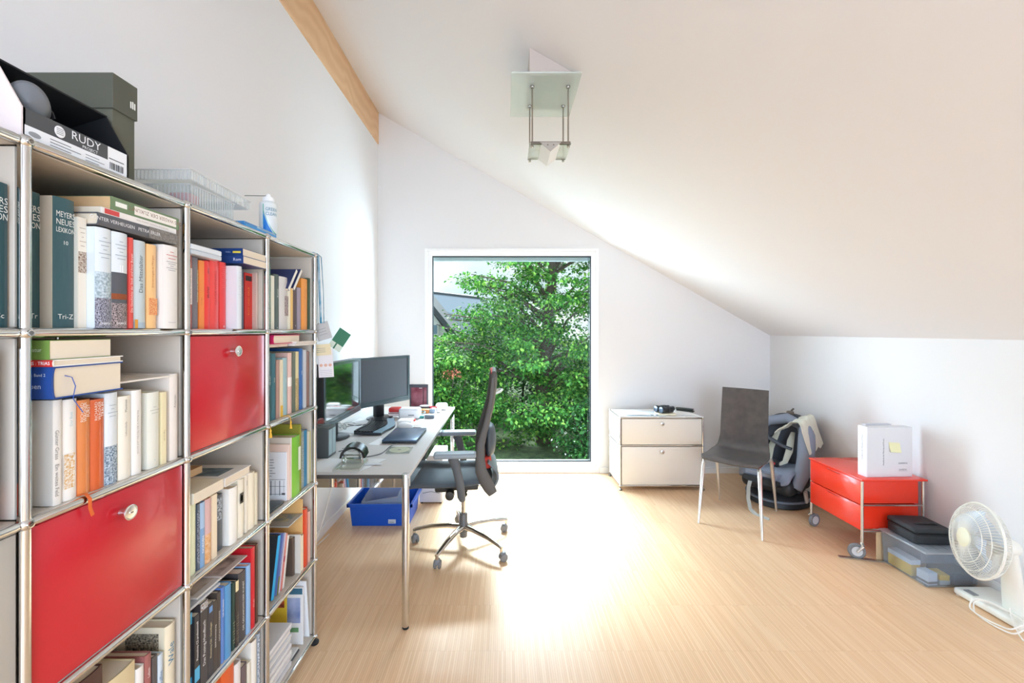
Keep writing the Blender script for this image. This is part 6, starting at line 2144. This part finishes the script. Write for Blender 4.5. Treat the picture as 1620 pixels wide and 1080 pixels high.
# outer shell: a bucket, U-shaped in plan, reclined
def shl(u, v, grow=0.0):
    z = 0.14 + 0.565 * v
    rec = 0.05 + 0.12 * v            # recline backwards
    w = (0.21 + 0.032 * math.sin(PI * min(1, v * 1.1)) - 0.03 * max(0, v - 0.8) * 5 * 0.6) + grow
    dep = (0.30 - 0.10 * v) + grow       # how far the side wings reach forward
    a = PI * (u - 0.5) * 1.0
    x = w * math.sin(a)
    y = rec + 0.10 - (1 - math.cos(a)) * dep
    if v > 0.88: 
        z -= (abs(math.sin(a)) ** 3) * 0.10 * (v - 0.88) / 0.12
    return (x, y + (-0.02 if v < 0.1 else 0), z)


m = MB().slab(lambda u, v: shl(u, v), 26, 18, 0.035)
m.build('shell', DGR, cs, local=True, smooth=60, sub=1)
m = MB().slab(lambda u, v: (shl(u, v * 0.96 + 0.02, -0.045)[0], shl(u, v * 0.96 + 0.02, -0.035)[1] - 0.012, shl(u, v * 0.96 + 0.02)[2] + 0.01), 26, 18, 0.03)
m.build('padding', FAB, cs, local=True, smooth=60, sub=1)
# side bolsters
for s_ in (-1, 1):
    m = MB()
    p0_ = [shl(0.5 + s_ * 0.5, v) for v in (0.05, 0.25, 0.45, 0.62, 0.78, 0.90)]
    m.tube([(p[0] * 0.93, p[1] - 0.012, p[2] + 0.01) for p in p0_], [0.040, 0.052, 0.058, 0.062, 0.058, 0.042], 14)
    m.build('side_bolster', FABL, cs, local=True, smooth=60)
# head rest
m = MB()
m.tube([(-0.165, 0.05, 0.58), (-0.13, 0.12, 0.635), (0, 0.18, 0.67), (0.13, 0.12, 0.635), (0.165, 0.05, 0.58)], [0.03, 0.040, 0.046, 0.040, 0.03], 14)
m.build('headrest', FABL, cs, local=True, smooth=60)
# seat cushion with rolled front
m = MB()


def cush(u, v):
    x = (2 * u - 1) * 0.185
    y = -0.27 + 0.42 * v
    z = 0.275 - 0.02 * math.sin(PI * v) + 0.045 * (2 * u - 1) ** 4 - 0.085 * max(0, 0.25 - v) ** 2 * 16
    return (x, y, z)


m.slab(cush, 14, 12, lambda u, v: 0.075 * (1 - 0.5 * max(abs(2 * u - 1), abs(2 * v - 1)) ** 6))
m.build('seat_cushion', FABL, cs, local=True, smooth=60, sub=1)
m = MB()
m.rbox(-0.20, -0.25, 0.115, 0.20, 0.16, 0.235, 0.05, 4)
m.build('seat_tub', BLK, cs, local=True, smooth=60)
m = MB()
m.slab(lambda u, v: (-0.13 + 0.26 * u, -0.335 + 0.16 * v, 0.235 - 0.05 * v - 0.012 * math.sin(PI * u)), 8, 8, lambda u, v: 0.05 * (1 - 0.3 * abs(2 * u - 1) ** 4))
m.build('leg_rest', BLK, cs, local=True, smooth=60)
m = MB()
m.slab(lambda u, v: (-0.12 + 0.24 * u, -0.315 + 0.12 * v, 0.272 - 0.018 * v + 0.010 * math.sin(PI * v)), 8, 8, 0.03)
m.build('foot_cushion', FABL, cs, local=True, smooth=60)
# harness straps and buckle
for s_ in (-1, 1):
    m = MB().tube([(s_ * 0.055, 0.15, 0.56), (s_ * 0.062, 0.085, 0.50), (s_ * 0.072, 0.03, 0.42), (s_ * 0.060, -0.02, 0.335), (s_ * 0.03, -0.06, 0.312)], [0.016, 0.026, 0.027, 0.020, 0.012], 8, flat=0.25)
    m.build('harness_strap', M('c9ccbd', 0.7) if s_ < 0 else M('d8d9cc', 0.7), cs, local=True, smooth=60, label='pale webbing strap')
m = MB().tube([(-0.175, 0.0, 0.51), (-0.10, 0.02, 0.515), (0.02, 0.03, 0.455), (0.09, 0.035, 0.44)], [0.026, 0.030, 0.026, 0.022], 10, flat=0.5)
m.build('chest_pad', FAB, cs, local=True, smooth=60)
m = MB().rbox(-0.032, -0.095, 0.295, 0.032, -0.055, 0.345, 0.008, 3, 0).rbox(-0.016, -0.1, 0.312, 0.016, -0.093, 0.33, 0.003, 2, 1)
m.build('buckle', [BLK, M('c23430', 0.4)], cs, local=True)
m = MB().rbox(0.228, -0.10, 0.06, 0.248, -0.06, 0.165, 0.008, 3)
m.xf(Matrix.Translation((0.24, -0.08, 0.1)) @ Matrix.Rotation(0.35, 4, 'X') @ Matrix.Translation((-0.24, 0.08, -0.1)))
m.build('lever', M('c5c5c0', 0.4), cs, local=True)
m = MB()
m.tube([(0.236, 0.06, 0.62), (0.247, 0.07, 0.55), (0.243, 0.02, 0.50)], 0.006, 8, flat=0.4)
m.tube([(0.232, 0.03, 0.59), (0.238, 0.01, 0.56), (0.238, -0.01, 0.535)], 0.005, 8, flat=0.4)
m.build('belt_guide', M('cf4a52', 0.5), cs, local=True, label='red belt guide')
m = MB().rbox(-0.02, 0.20, 0.69, 0.03, 0.24, 0.73, 0.008, 2).cyl((0.0, 0.255, 0.725), (0.02, 0.25, 0.75), 0.008, n=8)
m.build('tether_clip', M('6a6058', 0.5), cs, local=True)
# cloth thrown over the right hand wing
m = MB()


def clo(u, v):
    x = 0.0 + 0.27 * u
    y = -0.07 + 0.27 * v + 0.02 * math.sin(u * 6) + 0.03 * math.sin(u * 5)
    z = 0.675 + 0.045 * math.sin(PI * min(1, u * 0.9)) - 0.13 * max(0, 0.55 - u) ** 1.0 + 0.010 * math.sin(v * 17 + u * 4) + 0.006 * math.sin(u * 21) - 0.03 * (1 - v) + (-(u - 0.78) * 0.9 if u > 0.78 else 0)
    return (x, y, z)


m.slab(clo, 30, 22, 0.006)
clm = m.xf(Matrix.Translation((2.335, 3.655, 0)) @ Matrix.Rotation(math.radians(-55), 4, 'Z'))
m.build('cloth', M('dcd9c9', 0.9, name='off white cloth', bump=(150, 0.4)), label='off white cloth thrown over the child car seat', cat='cloth', smooth=60)
# loose belt end hanging on the floor
m = MB().tube([(2.005, 3.50, 0.21), (1.975, 3.47, 0.17), (1.955, 3.44, 0.09), (1.95, 3.40, 0.02), (1.955, 3.33, 0.004), (2.0, 3.24, 0.004)], 0.014, 8, flat=0.12)
m.build('loose_strap', M('a9a9a2', 0.7), label='grey webbing strap trailing on the floor from the car seat', cat='strap')

# ------------------------------------------------------------------ red drawer trolley
kx0, kx1, ky0, ky1, kzt = 2.245, 2.645, 2.69, 3.14, 0.505
kt = E('drawer_trolley', 'translucent red two drawer trolley on wheels by the right wall', 'drawer trolley', ((kx0 + kx1) / 2, (ky0 + ky1) / 2, 0))
REDP = M('ee3a22', 0.22, name='red acrylic', trans=0.0, coat=0.3, sss=0.0)
m = MB().rbox(kx0 - 0.008, ky0 - 0.012, kzt - 0.012, kx1 + 0.008, ky1 + 0.012, kzt, 0.004, 3)
m.build('top_panel', REDP, kt)
for k, (za, zb_) in enumerate(((0.185, 0.335), (0.345, 0.490))):
    m = MB()
    x0, x1, y0, y1 = kx0 + 0.002, kx1 - 0.03, ky0 + 0.014, ky1 - 0.014
    th = 0.005
    m.box(x0, y0, za, x1, y1, za + th)
    m.box(x0, y0, za + th, x1, y0 + th, zb_)
    m.box(x0, y1 - th, za + th, x1, y1, zb_)
    m.box(x1 - th, y0 + th, za + th, x1, y1 - th, zb_)
    d = m.build('drawer', REDP, kt, smooth=0, bevel=0.002)
    m = MB().rbox(kx0 - 0.006, ky0 + 0.004, za - 0.004, kx0 + 0.0015, ky1 - 0.004, zb_ + 0.002, 0.003, 2)
    f_ = m.build('drawer_front', REDP, d)
    m = MB().rbox(kx0 - 0.009, (ky0 + ky1) / 2 - 0.055, zb_ - 0.012, kx0 - 0.004, (ky0 + ky1) / 2 + 0.055, zb_ - 0.004, 0.002, 2)
    m.build('finger_grip', M('c22a18', 0.3), d)
STL = M('d9d6d0', 0.25, 0.9, name='pale steel tube')
for X in (kx0 + 0.004, kx1 - 0.012):
    for Y in (ky0 + 0.002, ky1 - 0.002):
        m = MB().tube([(X, Y, kzt - 0.014), (X, Y, 0.12), (X - 0.0, Y, 0.095)], 0.0085, 12)
        m.build('upright', STL, kt)
for z in (0.178, 0.340):
    for Y in (ky0 + 0.002, ky1 - 0.002):
        MB().box(kx0 + 0.012, Y - 0.005, z - 0.004, kx1 - 0.02, Y + 0.005, z + 0.003).build('cross_rail', STL, kt, smooth=0)
for i, (X, Y, a) in enumerate(((kx0 + 0.004, ky0 + 0.002, 2.75), (kx0 + 0.004, ky1 - 0.002, 0.3), (kx1 - 0.012, ky0 + 0.002, 0.6), (kx1 - 0.012, ky1 - 0.002, 0.3))):
    m = MB()
    ux, uy = math.cos(a), math.sin(a)        # rolling direction
    ax = (-uy, ux, 0)
    wc = (X + ux * 0.028, Y + uy * 0.028, 0.047)
    m.tube([(X, Y, 0.10), (X + ax[0] * 0.016, Y + ax[1] * 0.016, 0.085), (wc[0] + ax[0] * 0.016, wc[1] + ax[1] * 0.016, 0.05)], [0.010, 0.010, 0.008], 10)
    m.cyl((wc[0] - ax[0] * 0.005, wc[1] - ax[1] * 0.005, 0.047), (wc[0] + ax[0] * 0.018, wc[1] + ax[1] * 0.018, 0.047), 0.006, n=12)
    c_ = m.build('caster', STL, kt)
    m = MB()
    c0_ = (wc[0] - ax[0] * 0.011, wc[1] - ax[1] * 0.011, 0.047)
    m.lathe([(0, 0.002), (0.030, 0.002), (0.034, 0.0), (0.042, 0.0), (0.0465, 0.004), (0.0465, 0.018), (0.042, 0.022), (0.034, 0.022), (0.030, 0.020), (0, 0.020)], 30, c0_, ax)
    w_ = m.build('wheel', M('7b7d80', 0.6, name='grey tyre'), c_)
    m = MB()
    m.lathe([(0, -0.0005), (0.029, -0.0005), (0.029, 0.0225), (0, 0.0225)], 24, c0_, ax)
    m.build('wheel_disc', M('cfd3d6', 0.35), w_)

# white boxed set on the trolley
wbx = E('binder_box', 'white upright box with a yellow sticky note on the red trolley', 'box', (2.455, 2.76, kzt))
m = MB()
z0, z1 = kzt + 0.0005, 0.822
m.prism([(2.308, 2.722), (2.606, 2.735), (2.604, 2.798), (2.304, 2.786)], z0, z1)
m.build('box_body', M('dddde0', 0.5, name='white card box'), wbx, smooth=0, bevel=0.0015)
m = MB()
m.prism([(2.3034, 2.7225), (2.3078, 2.7222), (2.3038, 2.7862), (2.2994, 2.786)], z0, z1 + 0.004)
m.build('box_spine', M('eceef2', 0.45), wbx, smooth=0)
m = MB()
m.prism([(2.36, 2.7985), (2.53, 2.80), (2.53, 2.83), (2.36, 2.828)], z0, z1 + 0.006)
m.build('inner_binder', M('c9c9d2', 0.5), wbx, smooth=0)
fr = Vector((2.606 - 2.308, 2.735 - 2.722, 0)).normalized()
fo = Vector((2.308, 2.722, 0))


def onf(s, z):
    p = fo + fr * s + Vector((0.0, -0.0008, 0))
    return Vector((p.x, p.y, z))


m = MB()
m.text('Handbuch der Planung und Praxis', 0.013, onf(0.106, 0.665), (0, 0, 1), (-1, 0, 0), 0, maxw=0.17)
m.text('CLASSICA', 0.014, onf(0.235, 0.592), fr, (0, 0, 1), 0, maxw=0.066)
m.text('WAREMA', 0.012, onf(0.235, 0.552), fr, (0, 0, 1), 0, maxw=0.055)
m.box(onf(0.205, 0).x, 2.7285, 0.5445, onf(0.262, 0).x, 2.7292, 0.5455, 0)
m.build('print', M('6c6c74', 0.5), wbx, smooth=0)
m = MB()
m.text('Handbuch der Planung und Praxis', 0.012, (2.3005, 2.754, 0.69), (0, 0, 1), (0, 1, 0), 0, maxw=0.2)
m.xf(Matrix.Translation((0, 0, 0)))
m.build('spine_print', M('7a7c86', 0.5), wbx, smooth=0)
st = onf(0.172, 0.70)
m = MB()


def stf(u, v):
    return (st.x - 0.032 + 0.074 * u + 0.006 * (1 - v), st.y - 0.0015 - 0.010 * (1 - v) ** 2 * (1 - u * 0.4) + 0.003 * u, st.z - 0.034 + 0.062 * v - 0.006 * u)


m.slab(stf, 6, 6, 0.0006)
m.build('sticky_note', M('e9e6b8', 0.6), wbx, smooth=60)

# ------------------------------------------------------------------ clear storage box with things in it
gx0, gx1, gy0, gy1, gz = 2.352, 2.645, 2.385, 2.665, 0.205
pb = E('storage_box', 'clear plastic storage box holding yellow boxes, by the red trolley', 'plastic box', ((gx0 + gx1) / 2, (gy0 + gy1) / 2, 0))
CLP = clear_mat('clear storage plastic', 'eef3f8', 0.10, 0.12, 0.05, 0.35)
m = MB()
crate(m, gx0 + 0.004, gx1 - 0.004, gy0 + 0.004, gy1 - 0.004, 0.004, gz - 0.012, 0.010, 0.003)
m.build('box_body', CLP, pb, smooth=0, bevel=0.006)
m = MB()
m.rbox(gx0 - 0.014, gy0 - 0.012, gz - 0.012, gx1 + 0.012, gy1 + 0.012, gz, 0.004, 2)
m.build('lid', clear_mat('clear lid plastic', 'e9f0f6', 0.30, 0.15, 0.08, 0.35), pb)
m = MB()
for i in range(5):
    m.box(gx0 + 0.03, gy0 + 0.035 + i * 0.05, gz, gx1 - 0.03, gy0 + 0.038 + i * 0.05, gz + 0.002)
for i in range(5):
    m.box(gx0 + 0.03 + i * 0.055, gy0 + 0.02, gz, gx0 + 0.033 + i * 0.055, gy1 - 0.02, gz + 0.002)
m.build('lid_ribs', CLP, pb, smooth=0)
m = MB()
for (x, y) in ((gx0 + 0.02, gy0 + 0.02), (gx1 - 0.02, gy0 + 0.02), (gx0 + 0.02, gy1 - 0.02), (gx1 - 0.02, gy1 - 0.02)):
    m.cyl((x, y, 0), (x, y, 0.005), 0.012, n=12)
m.build('foot', CLP, pb)


def inside(name, label, cat, x0, y0, x1, y1, z0, z1, col, rz=0.0, parts=None):
    o = E(name, label, cat, ((x0 + x1) / 2, (y0 + y1) / 2, z0), Euler((0, 0, rz)))
    w, h = (x1 - x0) / 2, (y1 - y0) / 2
    MB().rbox(-w, -h, 0, w, h, z1 - z0, 0.002, 1).build('box_body', M(col, 0.5), o, local=True)
    if parts:
        MB().box(-w - 0.0006, -h - 0.0006, (z1 - z0) * parts[0], w + 0.0006, h + 0.0006, (z1 - z0) * parts[1]).build('print_band', M(parts[2], 0.5), o, local=True, smooth=0)
    return o


inside('small_box', 'yellow and white box at the left inside the clear storage box', 'box', 2.365, 2.49, 2.42, 2.64, 0.0085, 0.10, 'f2c02c', 0, (0.72, 1.003, 'dfe3e8'))
inside('small_box', 'white printed box tilted at the near corner inside the clear storage box', 'box', 2.372, 2.40, 2.43, 2.465, 0.0085, 0.075, 'd9dbe0', 0.08, (0.1, 0.3, '54565c'))
inside('small_box', 'yellow topped box behind the white printed box inside the clear storage box', 'box', 2.45, 2.405, 2.505, 2.48, 0.0085, 0.062, 'f0bc28', -0.05, (0.0, 0.45, 'c9c9c0'))
inside('case', 'dark flat case at the right inside the clear storage box', 'case', 2.52, 2.40, 2.632, 2.56, 0.0085, 0.075, '484a50')
inside('case', 'blue-grey bag filling the back of the clear storage box', 'case', 2.435, 2.50, 2.63, 2.645, 0.0765, 0.176, '5d6c80')

bag = E('camera_bag', 'black zipped fabric case lying on the clear storage box', 'fabric case', (2.47, 2.55, gz + 0.0025), Euler((0, 0, math.radians(-4))))
NYL = M('2c3136', 0.7, name='black nylon', bump=(200, 0.5))
m = MB().rbox(-0.105, -0.10, 0, 0.105, 0.10, 0.060, 0.014, 4)
m.build('case_bottom', NYL, bag, local=True, smooth=60)
m = MB().rbox(-0.107, -0.102, 0.0615, 0.107, 0.102, 0.090, 0.013, 4)
m.build('case_lid', M('31363b', 0.7, name='black nylon lid', bump=(200, 0.5)), bag, local=True, smooth=60)
m = MB().tube([(x, y, 0.0608) for x, y in ((-0.098, -0.102), (0.098, -0.102), (0.107, -0.092), (0.107, 0.092), (0.098, 0.102), (-0.098, 0.102), (-0.107, 0.092), (-0.107, -0.092))], 0.003, 6, closed=True)
m.build('zip', M('17191b', 0.5), bag, local=True)
m = MB().tube([(-0.05, -0.03, 0.091), (-0.03, -0.03, 0.099), (0.05, -0.03, 0.099), (0.07, -0.03, 0.091)], 0.010, 8, flat=0.25)
m.build('handle', NYL, bag, local=True)
MB().rbox(2.33, 2.679, 0.0, 2.50, 2.686, 0.175, 0.002, 1).build('cardboard_piece', M('d2b48c', 0.7), label='upright piece of tan cardboard between red trolley and clear box', cat='cardboard')
m = MB()
p0_, p1_ = atZ(1327, 880, 0.003), atZ(1406, 889, 0.003)
v_ = Vector(p1_) - Vector(p0_)
n_ = Vector((-v_.y, v_.x, 0)).normalized() * 0.012
m.prism([(p0_[0] - n_.x, p0_[1] - n_.y), (p1_[0] - n_.x, p1_[1] - n_.y), (p1_[0] + n_.x, p1_[1] + n_.y), (p0_[0] + n_.x, p0_[1] + n_.y)], 0.0005, 0.007)
m.build('metal_strip', M('b0a79c', 0.3, 0.8), label='flat metal strip lying on the floor under the red trolley', cat='metal strip', smooth=0)

# ------------------------------------------------------------------ table fan
fc = Vector((2.375, 2.15, 0.386))
fax = Vector((-0.93, 0.32, 0.13)).normalized()
fan = E('table_fan', 'white desk fan on the floor at the right edge of the photo', 'fan', (2.5, 2.17, 0))
WPL = M('ecebe2', 0.35, name='off white fan plastic')
Rf = 0.180
q = Vector((0, 0, 1)).rotation_difference(fax)


def fp(r, a, z):
    return fc + q @ Vector((r * math.cos(a), r * math.sin(a), z))


def dome(sgn, depth):
    m = MB()
    prof = [(0.046, depth), (0.09, depth * 0.94), (0.135, depth * 0.72), (0.168, depth * 0.38), (Rf, 0.0)]
    n = 76
    for k in range(n):
        a = 2 * PI * k / n
        m.tube([fp(r, a, sgn * z) for r, z in prof], 0.0011, 4, caps=False)
    for r, z in ((0.115, depth * 0.84), (0.150, depth * 0.56)):
        m.tube([fp(r, 2 * PI * k / 48, sgn * z) for k in range(48)], 0.0018, 6, closed=True)
    return m


dome(1, 0.055).build('front_grille', WPL, fan)
dome(-1, 0.075).build('rear_grille', WPL, fan)
m = MB().tube([fp(Rf, 2 * PI * k / 64, 0) for k in range(64)], 0.0052, 8, closed=True)
m.build('grille_rim', WPL, fan)
m = MB().lathe([(0, 0.064), (0.03, 0.063), (0.046, 0.056), (0.048, 0.050), (0, 0.050)], 32, fc, fax)
m.build('hub_cap', M('e9e8cf', 0.4), fan)
m = MB()
for k in range(4):
    a = k * PI / 2 + 0.4

    def bl(u, v, a=a):
        r = 0.03 + 0.115 * v
        an = a + (u - 0.5) * (0.5 + 0.65 * v)
        return fp(r, an, -0.004 + 0.024 * (u - 0.5) * 2)
    m.slab(bl, 6, 6, 0.002)
m.lathe([(0, -0.02), (0.03, -0.02), (0.032, 0.014), (0.022, 0.022), (0, 0.022)], 24, fc, fax)
m.build('blades', M('c9d3de', 0.25, name='pale fan blade'), fan, smooth=60)
m = MB().lathe([(0.0, -0.165), (0.030, -0.155), (0.046, -0.12), (0.05, -0.078), (0, -0.078)], 28, fc, fax)
m.build('motor_housing', WPL, fan)
hb = fc + fax * -0.12
m = MB()


def neck(u, v):
    a = 2 * PI * u
    z = 0.03 + (hb.z - 0.05) * v
    w = 0.052 - 0.014 * v
    k_ = (1 - v)
    return (hb.x + 0.06 * k_ + w * math.cos(a) * 0.6, hb.y + 0.02 * k_ + w * math.sin(a), z)


m.grid(neck, 20, 10, closed_u=True)
m.build('neck', WPL, fan, smooth=60)
m = MB()
bx_, by_ = 2.555, 2.185
m.rbox(bx_ - 0.105, by_ - 0.155, 0.004, bx_ + 0.105, by_ + 0.155, 0.042, 0.014, 4)
m.build('fan_base', WPL, fan, smooth=60)
m = MB()
m.rbox(bx_ - 0.090, by_ + 0.065, 0.0425, bx_ - 0.058, by_ + 0.115, 0.047, 0.002, 2)
m.build('switch', M('8f9294', 0.4), fan)
for (x, y) in ((bx_ - 0.09, by_ - 0.14), (bx_ + 0.09, by_ - 0.14), (bx_ - 0.09, by_ + 0.14), (bx_ + 0.09, by_ + 0.14)):
    MB().cyl((x, y, 0), (x, y, 0.006), 0.008, n=10).build('foot', WPL, fan)
pts = []
cl = Vector((2.42, 2.10, 0))
for k in range(25):
    a = 2 * PI * k / 12.0
    rr = 0.078 + 0.010 * math.sin(k * 0.9)
    lift = 0.006 + (0.045 if math.cos(a) > 0.2 else 0.045 * max(0, (math.cos(a) + 0.55) / 0.75)) + 0.0008 * k
    pts.append((cl.x + rr * 0.75 * math.cos(a), cl.y + rr * 1.25 * math.sin(a), lift))
pts += [(2.40, 1.98, 0.006), (2.46, 1.93, 0.005), (2.56, 1.93, 0.005), (2.62, 1.98, 0.005)]
pc_ = cable('power_cord', None, pts, 0.0034, 'eeeae2', None, parent=fan)

# ------------------------------------------------------------------ ceiling lamp of glass and chrome rods
lx0, lx1, ly0, ly1, lz = 0.027, 0.441, 2.085, 2.515, 2.70
la = E('ceiling_lamp', 'glass and chrome uplighter hanging from the sloping ceiling', 'ceiling lamp', (0.23, 2.3, 2.35))
m = MB()
bx0_, bx1_ = 0.119, 0.323
m.prism([(bx0_, lz + 0.007), (bx1_, lz + 0.007), (bx1_, ceil_z(bx1_) - 0.001), (bx0_, ceil_z(bx0_) - 0.001)], 2.117, 2.45, 'y')
m.build('ceiling_bracket', M('c9beb6', 0.5, name='bracket paint'), la, smooth=0)
MB().box(lx0, ly0, lz, lx1, ly1, lz + 0.006).build('glass_plate', clear_mat('frosted lamp glass', 'f5fbf9', 0.38, 0.05, 0.05, 0.3), la, smooth=0, bevel=0.0008)
RODM = M('a8a39c', 0.25, 1.0, name='rod metal')
rods = [(0.137, 2.198), (0.322, 2.198), (0.1345, 2.389), (0.322, 2.389)]
for X, Y in rods:
    m = MB().cyl((X, Y, 2.395), (X, Y, lz), 0.0042, n=12)
    m.lathe([(0, -0.012), (0.009, -0.010), (0.011, -0.006), (0.011, 0.0)], 16, (X, Y, lz))
    m.lathe([(0, -0.016), (0.006, -0.014), (0.006, 0.0), (0.009, 0.0), (0.009, 0.008), (0, 0.008)], 14, (X, Y, 2.398))
    m.build('rod', RODM, la)
zl = 2.402
for x0, x1 in ((0.122, 0.180), (0.281, 0.336)):
    MB().box(x0, 2.19, zl - 0.003, x1, 2.40, zl + 0.002).build('reflector_glass', clear_mat('frosted lamp glass', 'f5fbf9', 0.38, 0.05, 0.05, 0.3), la, smooth=0)
m = MB()
m.box(0.128, 2.184, zl - 0.006, 0.332, 2.196, zl + 0.007)
m.box(0.128, 2.386, zl - 0.002, 0.332, 2.394, zl + 0.007)
m.build('crossbar', M('8a827a', 0.3, 0.9), la, smooth=0)
m = MB()
m.prism([(0.176, zl + 0.002), (0.284, zl + 0.002), (0.230, 2.358)], 2.180, 2.186, 'y')
e_ = m.build('end_plate', M('b9b2aa', 0.35, 0.5), la, smooth=0)
m = MB()
for (X, Y_) in ((0.215, 0), (0.245, 0)):
    m.lathe([(0.004, 0), (0.004, 0.002), (0, 0.002)], 10, (X, 2.1795, 2.389), (0, -1, 0))
m.build('screw', M('8a847c', 0.3, 0.9), e_)
m = MB()
m.prism([(0.176, zl + 0.001), (0.230, 2.359), (0.284, zl + 0.001), (0.280, zl + 0.001), (0.230, 2.363), (0.180, zl + 0.001)], 2.1865, 2.388, 'y')
m.build('reflector', M('eceeec', 0.4, name='white reflector'), la, smooth=0)
m = MB().cyl((0.23, 2.20, 2.392), (0.23, 2.375, 2.392), 0.006, n=12)
m.build('halogen_tube', M('f4f2ee', 0.2, name='lamp tube'), la)
